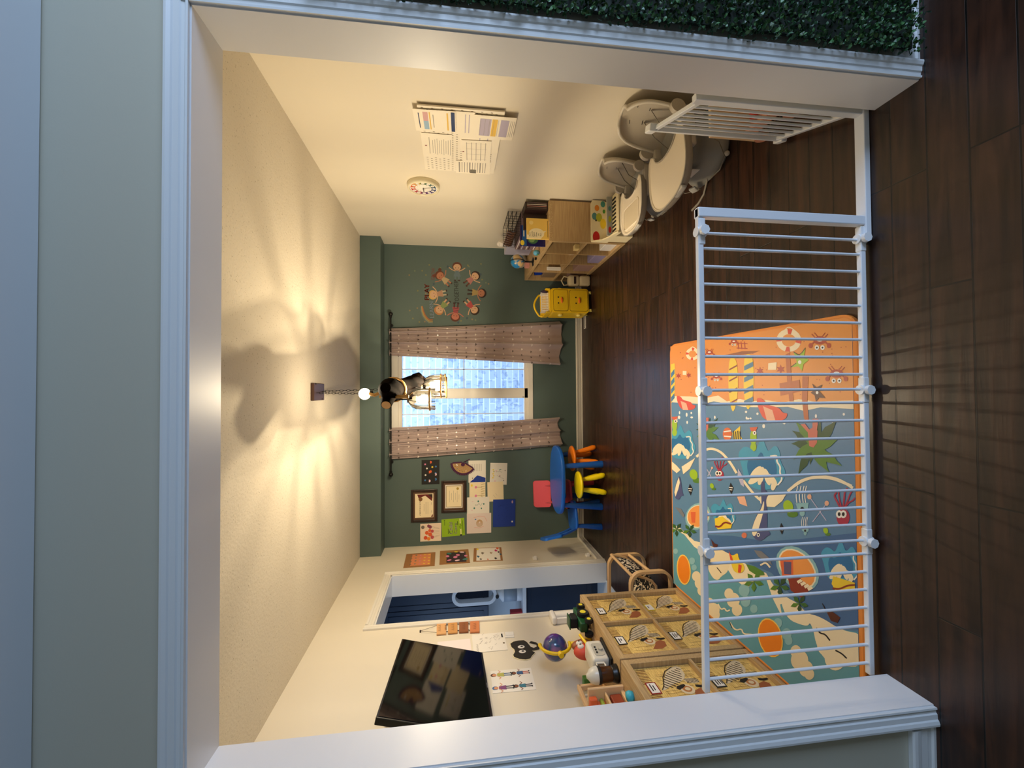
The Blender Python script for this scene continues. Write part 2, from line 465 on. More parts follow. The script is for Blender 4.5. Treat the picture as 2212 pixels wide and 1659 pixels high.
# neighbouring brick wall outside ---------------------------------
BR = mat('pale_brick', (196, 200, 210), .8)
N, L, b = nodes(BR)
tc = N.new('ShaderNodeTexCoord'); mp = N.new('ShaderNodeMapping'); mp.inputs['Rotation'].default_value = (PI / 2, 0, 0)
bt = N.new('ShaderNodeTexBrick'); bt.inputs['Scale'].default_value = 1; bt.inputs['Brick Width'].default_value = .42; bt.inputs['Row Height'].default_value = .105; bt.inputs['Mortar Size'].default_value = .008
bt.inputs['Color1'].default_value = lin((176, 186, 200)); bt.inputs['Color2'].default_value = lin((150, 164, 184)); bt.inputs['Mortar'].default_value = lin((204, 210, 220))
nz = N.new('ShaderNodeTexNoise'); nz.inputs['Scale'].default_value = 14; nz.inputs['Detail'].default_value = 6
rp = N.new('ShaderNodeValToRGB'); rp.color_ramp.elements[0].position = .36; rp.color_ramp.elements[1].position = .46; rp.color_ramp.elements[0].color = (.45, .5, .6, 1)
mx = N.new('ShaderNodeMix'); mx.data_type = 'RGBA'; mx.blend_type = 'MULTIPLY'; mx.inputs[0].default_value = .7
L.new(tc.outputs['Object'], mp.inputs['Vector']); L.new(mp.outputs[0], bt.inputs['Vector']); L.new(tc.outputs['Object'], nz.inputs['Vector'])
L.new(nz.outputs['Fac'], rp.inputs[0]); L.new(bt.outputs['Color'], mx.inputs[6]); L.new(rp.outputs[0], mx.inputs[7]); L.new(mx.outputs[2], b.inputs['Base Color'])
mb = MB(); mb.box(-3.2, 3.2, 7.6, 7.8, -1, 4.6, BR); struct('wall_neighbour_brick', mb)
mb = MB(); mb.box(-3.2, 3.2, D + .2, 7.6, -.3, -.25, mat('outdoor_ground', (150, 150, 145), .9)); struct('ground_outside', mb)

# ================================================================== CURTAINS
CUR = mat('taupe_satin', (172, 152, 148), .36, 0); add_bump(CUR, 90, .25, .002, 3, (1, 1, .25))
nodes(CUR)[2].inputs['Sheen Weight'].default_value = .3
FOIL = mat('pale_foil', (255, 244, 236), .25, .3)
FOILD = mat('dull_foil', (112, 98, 92), .3, .5)


def curtain(x0t, x1t, x0b, x1b, zt, zb, label, seed):
    rnd = random.Random(seed); nu, nv = 90, 44
    ph = [rnd.uniform(0, 6.28) for _ in range(4)]
    wt = x1t - x0t

    def P(u, v, off=0):
        k = v ** 1.15
        xa = x0t + (x0b - x0t) * k; xb = x1t + (x1b - x1t) * k
        x = xa + (xb - xa) * (u + .012 * math.sin(9 * u + ph[0]) * v)
        a1 = .011 * (1 - v) ** 1.4; a2 = .027 + .020 * v
        y = a1 * math.sin(2 * PI * 13 * u + ph[1]) + a2 * (1.25 * abs(math.sin(PI * (2.6 - .3 * v) * u + ph[2] + .6 * v)) ** .7 * 2 - 1.25) + .008 * math.sin(2 * PI * 6.3 * u + ph[3] + 2 * v)
        y += .004 * math.sin(23 * v + 9 * u) * v
        return V((x, D - .075 + y - off, zt + (zb - zt) * v + (.02 * math.sin(5 * u + ph[0]) if v > .97 else 0)))
    t = thing('curtain', label, 'curtain', ((x0t + x1t) / 2, D - .075, zb), 0, 'window curtains')
    mb = MB(); vs = [P(i / nu, j / nv) for j in range(nv + 1) for i in range(nu + 1)]
    fs = [[j * (nu + 1) + i, j * (nu + 1) + i + 1, (j + 1) * (nu + 1) + i + 1, (j + 1) * (nu + 1) + i] for j in range(nv) for i in range(nu)]
    mb.add(vs, fs, CUR, True)
    back = [p + V((0, .0015, 0)) for p in vs]; mb.add(back, [f[::-1] for f in fs], CUR, True)
    # foil hearts in rows, following the cloth
    for r_ in range(17):
        for c_ in range(7):
            u = (c_ + (.5 if r_ % 2 else .12)) / 7; v = .05 + r_ * .055
            if u > .97 or v > .97: continue
            mm = FOIL if rnd.random() < .55 else FOILD
            hs = []
            w = x1b - x0b if v > .5 else wt
            for k in range(14):
                a = 2 * PI * k / 14
                hx = .0118 * (16 * math.sin(a) ** 3) / 16 * 1.1; hz = .0118 * (13 * math.cos(a) - 5 * math.cos(2 * a) - 2 * math.cos(3 * a) - math.cos(4 * a)) / 16 * 1.1
                du = hx / max(.3, (x1t - x0t) * (1 - v) + (x1b - x0b) * v); dv = -hz / (zt - zb)
                hs.append(P(u + du, v + dv, .0022))
            mb.poly(hs, mm)
    mb.build('curtain_cloth', t, world=True)
    mb = MB(); mb.tube([P(i / 60, 1.0) + V((0, -.002, .012)) for i in range(61)], .003, CUR, 6); mb.build('hem', t, world=True)
    return t


curtain(.45, .785, .328, .915, 2.455, .30, 'taupe satin heart curtain on the right side of window', 3)
curtain(-.818, -.432, -.70, -.335, 2.455, .32, 'taupe satin heart curtain behind the blue table', 5)
t = thing('curtain_rod', 'thin black curtain rod with ball finials above the window', 'curtain rod', (-.02, D - .083, 2.437))
mb = MB(); mb.cyl((-.97, D - .083, 2.437), (.93, D - .083, 2.437), .009, BLKM, n=12); mb.build('rod', t, world=True)
for x in (-1.0, .96):
    mb = MB(); sg = -1 if x < 0 else 1
    mb.sphere((x, D - .083, 2.437), .026, BLKM); mb.cyl((x - sg * .045, D - .083, 2.437), (x - sg * .02, D - .083, 2.437), .015, BLKM, n=12); mb.build('finial', t, world=True)
for x in (-.86, .83):
    mb = MB(); mb.cyl((x, D - .083, 2.437), (x, D, 2.437), .006, BLKM, n=8); mb.cyl((x, D - .006, 2.437), (x, D, 2.437), .02, BLKM, n=14); mb.build('bracket', t, world=True)

# ================================================================== CUBE SHELVES
BP, INN, CU_ = .038, .016, .335


def cube_shelf(name, label, loc, rz, cols, rows, group=None):
    t = thing(name, label, 'shelf', loc, rz, group)
    Wd = 2 * BP + cols * CU_ + (cols - 1) * INN; Ht = 2 * BP + rows * CU_ + (rows - 1) * INN; dp = .39
    mb = MB(); mb.box(0, Wd, 0, dp, Ht - BP, Ht, OAK, .0015, 1); mb.build('top_panel', t)
    mb = MB(); mb.box(0, Wd, 0, dp, 0, BP, OAK, .0015, 1); mb.build('bottom_panel', t)
    for x in (0, Wd - BP):
        mb = MB(); mb.box(x, x + BP, 0.0005, dp, BP, Ht - BP, OAKX, .001, 1); mb.build('side_panel', t)
    for i in range(1, cols):
        x = BP + i * CU_ + (i - 1) * INN; mb = MB(); mb.box(x, x + INN, .003, dp - .003, BP, Ht - BP, OAKX); mb.build('divider', t)
    for j in range(1, rows):
        z = BP + j * CU_ + (j - 1) * INN
        mb = MB(); mb.box(BP, Wd - BP, .002, dp - .002, z, z + INN, OAK, .0005, 1); mb.build('shelf_board', t)
    return t


KX, KY = 1.437, 5.438    # right shelf: front face X, far end Y
cube_shelf('cube_shelf', 'long light oak cube shelf of eight open cubes along right wall', (KX, KY, 0), -PI / 2, 4, 2)


def kc(c, r, dx, dy, dz=0):
    """point in right shelf: column c (0 = far), row r (0 = bottom); dx from the cube's far side, dy depth from front"""
    return (KX + dy, KY - BP - c * (CU_ + INN) - dx, BP + r * (CU_ + INN) + dz)


LX = -1.49               # left units front face
cube_shelf('cube_shelf', 'light oak cube shelf with four patterned boxes under the toys', (LX, 2.305, 0), PI / 2, 2, 2)
cube_shelf('cube_shelf', 'light oak cube shelf nearest the front wall, half hidden by it', (-1.486, 1.525, -.0), PI / 2, 2, 2)

STRAW = add_grain(mat('straw_print', (214, 176, 100), .6), (190, 146, 70), (240, 206, 124), 10, (2, 1, 26), (.3, .6))
STRAWD = mat('straw_print_dark', (140, 100, 52), .6); ZG = mat('zebra_print_grey', (214, 196, 164), .6); ZD = mat('zebra_print_dark', (58, 42, 34), .6)
ZB = mat('print_black', (24, 18, 16), .6); ZW = mat('print_cream', (226, 206, 170), .6); ZO = mat('print_orange_brown', (186, 118, 62), .6); ZR = mat('print_rust', (160, 92, 54), .6)
PAPER = mat('white_paper', (236, 230, 222), .6)


def storage_box(label, loc, rz, frame, strokes):
    t = thing('storage_box', label, 'storage box', loc, rz, 'patterned boxes in the cube shelves')
    w, h, d = .325, .325, .352
    mb = MB(); th = .006
    mb.box(0, w, 0, th, 0, h, STRAW); mb.box(0, w, d - th, d, 0, h, STRAW); mb.box(0, th, th, d - th, 0, h, STRAW); mb.box(w - th, w, th, d - th, 0, h, STRAW); mb.box(th, w - th, th, d - th, 0, th, STRAW)
    s = Surf((0, 0, 0), (1, 0, 0), (0, 0, 1), mb, .0004)
    # short dark reeds along the upper band, long horizontal ones below
    rnd = random.Random(len(label))
    for i in range(26):
        if 9 < i < 16: continue
        x = .012 + i * .0118; s.poly([(x, .318), (x + .0065, .318), (x + .0055 + rnd.uniform(-.002, .002), .262), (x + rnd.uniform(-.001, .002), .262)], STRAWD, 1)
    for i in range(34):
        x = .02 + rnd.random() * .29; z0 = rnd.uniform(.01, .16); s.rect(x, z0 + .04, .0018, rnd.uniform(.05, .12), STRAWD, 1)
    # striped animal
    body = [(.146, .246), (.165, .222), (.20, .205), (.235, .185), (.272, .160), (.305, .120), (.318, .082), (.305, .060), (.275, .062), (.245, .066), (.215, .085), (.198, .112), (.188, .150), (.170, .190), (.150, .222)]
    s.poly(body, ZG, 2)
    for i in range(11):
        k = i / 10; cx = .165 + .128 * k; cz = .212 - .135 * k; ww = .012 + .034 * math.sin(min(1, k * 1.1) * PI) ** .7
        s.line([(cx - ww * .62, cz - ww * .72), (cx + .003, cz + .004), (cx + ww * .62, cz + ww * .60)], .0058, ZD, 3)
    s.line([(.150, .240), (.185, .214), (.24, .192), (.285, .158), (.312, .105)], .005, ZD, 4)
    s.ell(.196, .056, .020, .038, ZW, 2, -.2)
    for i in range(9): s.line([(.179, .027 + i * .0075), (.196, .022 + i * .0075), (.214, .029 + i * .0075)], .0036, ZB, 3)
    s.poly([(.150, .165), (.140, .150), (.150, .128), (.165, .108), (.176, .112), (.170, .135), (.166, .155)], ZB, 5)
    s.ell(.138, .112, .036, .036, ZW, 3); s.ell(.140, .112, .022, .024, ZO, 4); s.ell(.139, .110, .012, .014, ZW, 5)
    s.poly([(.060, .125), (.095, .095), (.125, .080), (.140, .040), (.120, .022), (.080, .030), (.055, .070)], ZR, 2)
    s.poly([(.165, .055), (.150, .060), (.140, .035), (.148, .004), (.160, .006), (.158, .03)], ZB, 4)
    mb.build('box_body', t)
    mb = MB(); cx = .168; mb.box(cx - .042, cx + .042, -.003, -.0004, .252, .308, frame)
    s = Surf((cx, -.003, .28), (1, 0, 0), (0, 0, 1), mb, .0003); s.rect(0, 0, .072, .044, PAPER, 1)
    for k, (a, w_) in enumerate(strokes): s.rect(a * .01, .009 - k * .013, w_, .006, ZB, 2)
    c = mb.build('label_card', t); c['label'] = 'framed paper label card'
    return t


K_BLK = mat('label_black', (20, 22, 24), .5); K_YEL = mat('label_yellow', (226, 200, 60), .5); K_RED = mat('label_red', (150, 36, 30), .5)


def lc(ox, oy, c, r): return (ox - .028, oy + BP + c * (CU_ + INN) + .005, BP + r * (CU_ + INN) + .0015)


for lab, ox, oy, c, r, fr, stv in (
    ('patterned box, top far cube of the oak shelf beside rattan chair, black framed label', LX, 2.305, 1, 1, K_BLK, [(0, .03), (-.4, .02)]),
    ('patterned box, bottom far cube of oak shelf, with a yellow framed label', LX, 2.305, 1, 0, K_YEL, [(0, .026)]),
    ('patterned box, top near cube of the oak shelf under the white toy toaster', LX, 2.305, 0, 1, K_BLK, [(-.3, .045), (.5, .022)]),
    ('patterned box, bottom near cube of oak shelf, black framed two line label', LX, 2.305, 0, 0, K_BLK, [(0, .044), (0, .04), (.5, .02)]),
    ('patterned box with a dark red framed label, in the nearest oak shelf', -1.486, 1.525, 1, 1, K_RED, [(.3, .05), (0, .036)]),
    ('patterned box seen through gate bars, bottom cube of nearest oak shelf', -1.486, 1.525, 1, 0, K_BLK, [(0, .05), (0, .046), (0, .04)])):
    p = lc(ox, oy, c, r); storage_box(lab, (p[0] , p[1], p[2]), PI / 2, fr, stv)

# ---- on top of the right shelf
ZT = 2 * BP + 2 * CU_ + INN


def wbox(name, label, cat, x0, x1, y0, y1, z0, z1, m, group=None, bev=.002, rz=0, deco=None, parts=None):
    """free-standing small box thing made of one mesh, optional drawing on the faces"""
    mb = MB(); w, d, h = (x1 - x0), (y1 - y0), (z1 - z0)
    mb.box(-w / 2, w / 2, -d / 2, d / 2, 0, h, m, bev, 1)
    if deco: deco(mb, w, d, h)
    if rz: mb.xf(Matrix.Rotation(rz, 4, 'Z'))
    mb.xf(Matrix.Translation(V(((x0 + x1) / 2, (y0 + y1) / 2, z0))))
    return tag(mb.build(name), label, cat, group)


BRD = mat('dark_brown_board', (44, 24, 20), .5); PINKL = mat('faded_pink', (214, 150, 140), .6); GRYP = mat('grey_purple_pages', (110, 92, 92), .6)


def d_dark(mb, w, d, h):
    s = Surf((0, -d / 2, h / 2), (1, 0, 0), (0, 0, 1), mb)
    s.text('J', -.035, .055, .03, PINKL, 1, PI / 2 * 0, bold=True); s.ell(-.012, .02, .014, .014, PAPER, 1); s.ell(-.012, .02, .006, .008, BRD, 2)
    s.text('A', -.01, -.055, .036, PINKL, 1, bold=True); s.ell(-.06, .08, .006, .006, PINKL, 1); s.poly([(-.022, .004), (-.004, .004), (-.013, -.02)], PINKL, 1)


wbox('craft_board', 'dark brown board with pink letters leaning behind the yellow book', 'board', 1.57, 1.73, 4.075, 4.085, ZT, ZT + .235, BRD, rz=.0, deco=d_dark)
wbox('paper_file', 'dark file of papers against the wall on the right shelf', 'file', 1.745, 1.82, 4.01, 4.22, ZT, ZT + .225, BRD, deco=lambda mb, w, d, h: [Surf((0, -d / 2, h / 2), (1, 0, 0), (0, 0, 1), mb).rect(-.02 + i * .016, 0, .006, h * .85, [GRYP, PINKL, PAPER, GRYP][i], 1) for i in range(4)])
YB = mat('book_yellow', (240, 200, 96), .5); CRM = mat('book_cream', (250, 236, 196), .5); INK = mat('print_ink', (52, 40, 34), .6)


def d_book(mb, w, d, h):
    s = Surf((0, -d / 2, h / 2), (1, 0, 0), (0, 0, 1), mb)
    s.ell(-.048, .012, .052, .075, CRM, 1); s.poly([(-.062, h / 2 - .001), (-w / 2 + .001, h / 2 - .001), (-w / 2 + .001, -.03), (-.06, -.05)], CRM, 1); s.poly([(-.05, -.045), (-.025, -.05), (-.02, -.085)], CRM, 2)
    for i, tx in enumerate(["Don't", "Let the", "Pigeon", "Drive", "the", "Bus!"]): s.text(tx, -.058 + .004 * (i == 1), .078 - i * .021, .013, INK, 3)
    s.ell(.058, .062, .02, .02, mat('book_pale_yellow', (248, 220, 140), .5), 1)
    s.rect(.0, -.098, w * .8, .004, INK, 2)


wbox('picture_book', 'yellow picture book with cream speech bubble standing on the right shelf', 'book', 1.455, 1.66, 4.00, 4.012, ZT, ZT + .215, YB, rz=.06, deco=d_book)
BLU = mat('book_blue', (30, 78, 150), .4); NAVY = mat('book_navy', (28, 26, 96), .4); YLL = mat('label_bright_yellow', (242, 214, 60), .5); GRNB = mat('print_green', (70, 120, 84), .5)


def d_atlas(mb, w, d, h):
    s = Surf((0, -d / 2, h / 2), (1, 0, 0), (0, 0, 1), mb)
    s.rect(0, .085, w - .004, .045, mat('book_bright_blue', (36, 96, 168), .4), 1); s.ell(-w / 2 + .03, .105, .026, .02, YLL, 2); s.rect(.02, .09, .06, .012, PAPER, 2)
    s.ell(-.03, .0, .05, .055, GRNB, 1); s.ell(-.035, .01, .03, .03, mat('print_pale_green', (140, 180, 120), .5), 2)


wbox('atlas', 'navy blue book with a yellow label behind the yellow book', 'book', 1.44, 1.645, 4.15, 4.165, ZT, ZT + .255, NAVY, deco=d_atlas)
wbox('leaf_card', 'pale green leaflet standing at the front of right shelf', 'card', 1.46, 1.55, 4.20, 4.206, ZT, ZT + .10, mat('leaf_green_paper', (178, 206, 140), .6))
# wire basket with tissue
t = thing('wire_basket', 'dark wire basket on boxes at the wall side of shelf', 'basket', (1.72, 4.47, ZT + .225))
mb = MB(); bz0, bz1 = ZT + .228, ZT + .358; bx0, bx1, by0, by1 = 1.62, 1.82, 4.25, 4.72
for z in (bz0, bz0 + .045, bz0 + .09, bz1): mb.tube([(bx0, by0, z), (bx1, by0, z), (bx1, by1, z), (bx0, by1, z)], .0028, BLKM, 5, closed=True)
for i in range(17):
    y = by0 + (by1 - by0) * i / 16
    mb.tube([(bx0, y, bz1), (bx0, y, bz0), (bx1, y, bz0), (bx1, y, bz1)], .0018, BLKM, 4)
for i in range(9):
    x = bx0 + (bx1 - bx0) * i / 8
    for y in (by0, by1): mb.cyl((x, y, bz0), (x, y, bz1), .0018, BLKM, n=4)
mb.build('wire_frame', t, world=True)
mb = MB()
for k in range(7):
    y0 = by0 + .02 + k * .062; a = k * .9
    mb.tube([(bx0 + .005, y0, bz1 + .004), (bx0 - .004, y0 + .03, bz1 - .05 + .01 * math.sin(a)), (bx0 + .01, y0 + .05, bz1 - .09)], [.008, .011, .007], mat('brown_print_cloth', (120, 84, 66), .8), 6)
mb.build('cloth_lining', t, world=True)


def crumple(name, label, cat, c, r, m, seed, group=None):
    rnd = random.Random(seed); b = bmesh.new(); bmesh.ops.create_icosphere(b, subdivisions=3, radius=1)
    dirs = [(V((rnd.gauss(0, 1), rnd.gauss(0, 1), rnd.gauss(0, 1))).normalized(), rnd.uniform(-.35, .35)) for _ in range(16)]
    for v in b.verts:
        k = 1 + sum(a * max(0, v.co.normalized().dot(d)) ** 6 for d, a in dirs); v.co = V((v.co.x * r[0] * k, v.co.y * r[1] * k, max(-.92, v.co.z) * r[2] * k))
    zmin = min(v.co.z for v in b.verts)
    for v in b.verts: v.co += V(c) - V((0, 0, zmin))
    mb = MB(); mb.bm(b, m); return tag(mb.build(name), label, cat, group)


TISS = mat('white_tissue', (238, 230, 222), .8); PLAS = mat('pale_plastic_bag', (196, 196, 186), .3)
mb = MB(); c0 = V((1.70, 4.78, ZT + .22)); LAV = mat('pale_lavender_card', (206, 204, 226), .6); MAUV = mat('mauve_card', (132, 108, 118), .6)
wbox('craft_paper_stack', 'mauve stack of boxes under the wire basket on right shelf', 'box', 1.60, 1.825, 4.23, 4.74, ZT, ZT + .224, MAUV, deco=lambda mb, w, d, h: [Surf((-w / 2, 0, h / 2), (0, -1, 0), (0, 0, 1), mb).rect(0, -h / 2 + .02 + i * .027, d * .96, .011, [PAPER, MAUV, BRD, PAPER, GRYP, LAV, BRD, PAPER][i], 1) for i in range(8)])
wbox('paper_stack', 'tall pale lavender box behind the blue globe', 'box', 1.66, 1.825, 4.80, 5.12, ZT, ZT + .30, LAV)
crumple('tissue', 'white tissue poking up at the corner of wire basket', 'tissue', (1.70, 4.86, ZT + .302), (.04, .05, .06), TISS, 4)
crumple('plastic_bag', 'clear crumpled plastic bag at the far end of right shelf', 'bag', (1.64, 5.25, ZT + .0), (.10, .10, .085), PLAS, 9)
wbox('white_box', 'small white box with red print behind the plastic bag', 'box', 1.745, 1.825, 5.20, 5.36, ZT, ZT + .19, PAPER)
wbox('first_aid_tin', 'small pink tin at the far front corner of right shelf', 'tin', 1.50, 1.56, 5.06, 5.12, ZT, ZT + .055, PINKL)
# blue globe
SEA = mat('globe_blue', (44, 140, 200), .3)
N, L, b = nodes(SEA); n = N.new('ShaderNodeTexNoise'); tc = N.new('ShaderNodeTexCoord'); r = N.new('ShaderNodeValToRGB'); n.inputs['Scale'].default_value = 9; n.inputs['Detail'].default_value = 3
r.color_ramp.elements[0].position = .5; r.color_ramp.elements[1].position = .56; r.color_ramp.elements[0].color = lin((40, 138, 204)); r.color_ramp.elements[1].color = lin((236, 206, 150))
L.new(tc.outputs['Object'], n.inputs['Vector']); L.new(n.outputs['Fac'], r.inputs[0]); L.new(r.outputs[0], b.inputs['Base Color'])
gc = V((1.49, 4.82, ZT + .185)); gr = .078
t = thing('desk_globe', 'small blue world globe on a black stand on right shelf', 'globe', (1.49, 4.82, ZT))
mb = MB(); mb.sphere((0, 0, 0), gr, SEA); o = mb.build('globe_ball', t); o.location = gc - V((1.49, 4.82, ZT))
mb = MB(); mb.tube([gc + V((.0, math.sin(a) * (gr + .009), math.cos(a) * (gr + .009))) for a in [math.radians(200 - i * 9) * -1 for i in range(22)]], .005, BLACK, 8); mb.build('meridian_arc', t, world=True)
mb = MB(); mb.lathe([(0, 0), (.05, 0), (.05, .006), (.02, .014), (.01, .02), (.008, .10), (0, .10)], BLACK, 20, (1.49, 4.82, ZT)); mb.build('stand', t, world=True)
# sponge-like blue face toy, yellow tube, small dice
t = thing('rubber_toy', 'round blue rubber toy with a green mouth on right shelf', 'toy', (1.475, 4.45, ZT))
mb = MB(); mb.sphere((1.475, 4.45, ZT + .034), (.03, .036, .034), mat('toy_sky_blue', (88, 160, 196), .4)); mb.build('toy_head', t, world=True)
mb = MB(); mb.sphere((1.449, 4.435, ZT + .026), (.008, .016, .010), mat('toy_green', (70, 150, 110), .4)); mb.build('mouth', t, world=True)
wbox('glue_tube', 'yellow and white tube lying behind the blue rubber toy', 'tube', 1.53, 1.57, 4.36, 4.42, ZT, ZT + .14, mat('tube_yellow', (240, 196, 90), .5))
wbox('toy_block', 'tiny black and white block near the globe base', 'block', 1.45, 1.475, 4.60, 4.625, ZT, ZT + .022, BLACK)

# ---- inside right shelf cubes


def inbox(name, label, cat, c, r, x0, x1, y0, y1, z0, z1, m, deco=None, bev=.003):
    a = kc(c, r, x0, y0, z0); b_ = kc(c, r, x1, y1, z1)
    return wbox(name, label, cat, a[0], b_[0], b_[1], a[1], a[2], b_[2], m, None, bev, 0, deco)


t = thing('blue_cup', 'shiny dark blue cup in the top far cube of right shelf', 'cup', kc(0, 1, .10, .075, .17))
BCUP = mat('cup_blue', (26, 62, 170), .2)
mb = MB(); c0 = V(kc(0, 1, .10, .075, .17)); mb.lathe([(0, 0), (.03, 0), (.038, .02), (.042, .09), (.044, .095), (.038, .09), (.03, .02), (0, .012)], BCUP, 24, c0); mb.build('cup_body', t, world=True)
inbox('tray_bin', 'grey brown bin under the blue cup in right shelf', 'bin', 0, 1, .02, .31, .03, .33, 0, .17, mat('grey_brown_bin', (140, 118, 96), .6))
inbox('orange_block', 'orange toy block in the top far cube of right shelf', 'block', 0, 1, .17, .23, .05, .13, .17, .23, mat('toy_orange', (232, 150, 50), .5))
inbox('white_case', 'slim white case standing in second top cube of right shelf', 'case', 1, 1, .02, .045, .02, .06, 0, .17, PAPER)
inbox('small_label_box', 'little white box in the third top cube of right shelf', 'box', 2, 1, .24, .30, .03, .09, 0, .05, PAPER)
inbox('book_row', 'thin dark green book in the nearest top cube of right shelf', 'book', 3, 1, .29, .305, .05, .27, 0, .24, mat('book_green', (76, 104, 78), .5))
inbox('sticker_box', 'small yellow and white box in the nearest top cube', 'box', 3, 1, .05, .12, .02, .07, 0, .05, mat('box_pale_yellow', (236, 214, 150), .5))
inbox('pink_bin', 'pink grey fabric bin of toys in the bottom far cube of shelf', 'bin', 0, 0, .05, .30, .03, .33, 0, .19, mat('pink_grey_fabric', (168, 134, 124), .8))
inbox('pink_bin', 'pink grey fabric bin of toys in second bottom cube of shelf', 'bin', 1, 0, .03, .31, .02, .33, 0, .20, MATS['pink_grey_fabric'])
inbox('lavender_bin', 'lavender bin with black toys in third bottom cube of right shelf', 'bin', 2, 0, .03, .31, .015, .33, 0, .13, mat('lavender_fabric', (150, 140, 178), .8))
inbox('white_basket', 'white basket in the nearest bottom cube of right shelf', 'basket', 3, 0, .06, .29, .03, .30, 0, .12, PAPER)
RDT = mat('toy_red_brown', (170, 66, 44), .5); GTO = mat('toy_lime', (150, 170, 60), .5)
for nm, lab, c, r, dx, dy, dz, rr, m in (('toy_ball', 'red brown toy poking from the pink bin in second bottom cube', 1, 0, .12, .10, .20, .034, RDT), ('toy_ball', 'white toy on the pink bin in second bottom cube', 1, 0, .23, .09, .20, .03, TISS), ('toy_ball', 'black toy in the lavender bin of right shelf', 2, 0, .15, .14, .13, .045, BLACK), ('toy_ball', 'second black toy in the lavender bin, at the back', 2, 0, .24, .22, .13, .04, BLACK), ('toy_ball', 'lime green toy on the white basket in nearest bottom cube', 3, 0, .20, .12, .12, .04, GTO)):
    p = kc(c, r, dx, dy, dz); crumple(nm, lab, 'toy', p, (rr, rr, rr), m, int(dx * 100), 'toys in the cube shelf bins')

# ================================================================== DUCK CART
YEL = mat('duck_yellow', (244, 202, 30), .35); PYEL = mat('pale_yellow_wheel', (244, 224, 120), .4); ORG = mat('beak_orange', (240, 120, 36), .4); SEAM = mat('dark_seam', (70, 52, 10), .6)
ct = thing('duck_cart', 'yellow plastic storage cart with duck faces on its drawers', 'cart', (1.085, 5.10, 0), .10)


def rr_pts(x0, x1, z0, z1, r, n=5, y=0):
    P = []
    for cx, cz, a0 in ((x1 - r, z1 - r, 0), (x0 + r, z1 - r, 90), (x0 + r, z0 + r, 180), (x1 - r, z0 + r, 270)):
        for i in range(n + 1):
            a = math.radians(a0 + 90 * i / n); P.append((cx + r * math.cos(a), cz + r * math.sin(a)))
    return P


HW = .15
mb = MB(); P = rr_pts(-HW, HW, .045, .515, .035); mb.prism([(a, -.09, b) for a, b in P], (0, .24, 0), YEL); mb.build('cart_body', ct)
for z0, z1 in ((.06, .285), (.305, .485)):
    d = MB(); P = rr_pts(-HW + .018, HW - .018, z0, z1, .025); d.prism([(a, -.091, b) for a, b in P], (0, .001, 0), SEAM)
    P = rr_pts(-HW + .023, HW - .023, z0 + .004, z1 - .004, .023); d.prism([(a, -.102, b) for a, b in P], (0, .012, 0), YEL)
    dr = d.build('drawer', ct); zc = z0 + (z1 - z0) * (.52 if z0 < .1 else .5)
    for x in (-.036, .036):
        e = MB(); e.sphere((x, -.102, zc + .03), (.009, .005, .009), BLACK, 12, 8); e.build('eye', dr)
    e = MB(); e.sphere((0, -.106, zc - .012), (.038, .015, .014), ORG, 16, 10); e.build('beak', dr)
mb = MB()
for x in (-HW - .004, HW + .004):
    pass
# top tray with an arched handle
mb = MB(); mb.box(-HW, HW, -.09, .15, .515, .53, YEL, .005, 1); mb.box(-HW, HW, .135, .15, .53, .60, YEL, .004, 1)
mb.box(-HW, -HW + .012, -.09, .15, .53, .575, YEL, .004, 1); mb.box(HW - .012, HW, -.09, .15, .53, .575, YEL, .004, 1); mb.build('top_tray', ct)
mb = MB(); P = [(-HW + .008, .14, .53)] + [(-HW + .02 + (.26) * i / 14, .14, .60 + .075 * math.sin(PI * (i + 1.2) / 16.4)) for i in range(15)] + [(HW - .008, .14, .53)]
mb.tube(P, .012, YEL, 8); mb.build('handle', ct)
for x in (-HW - .012, HW + .012):
    for z in (.16, .39):
        mb = MB(); mb.sphere((x, -.02, z), (.018, .03, .03), PYEL, 14, 8); mb.build('side_knob', ct)
for x in (-.11, .11):
    for y in (-.06, .12):
        mb = MB(); mb.cyl((x - .012, y, .022), (x + .012, y, .022), .022, PYEL, n=18); mb.cyl((x, y, .022), (x, y, .05), .008, PYEL, n=8); mb.build('wheel', ct)
rt = ct.matrix_basis
t = thing('white_wire_basket', 'white slatted basket on top of the yellow cart', 'basket', rt @ V((.0, .03, .531)), .10)
WPL = mat('white_plastic', (238, 234, 228), .35)
mb = MB()
for i in range(11): mb.box(-.11 + i * .0205, -.11 + i * .0205 + .011, -.055, -.048, 0, .085, WPL)
mb.box(-.115, .115, -.058, -.046, .08, .092, WPL); mb.box(-.115, .115, -.058, .05, 0, .006, WPL); mb.box(-.115, -.108, -.05, .045, .0, .085, WPL); mb.box(.108, .115, -.05, .045, 0, .085, WPL)
mb.build('basket_body', t)
o = crumple('dark_cloth', 'dark purple cloth stuffed beside white basket on the cart', 'cloth', rt @ V((.127 - .0, -.02, .532)), (.018, .03, .035), mat('dark_purple_cloth', (52, 36, 62), .8), 3)
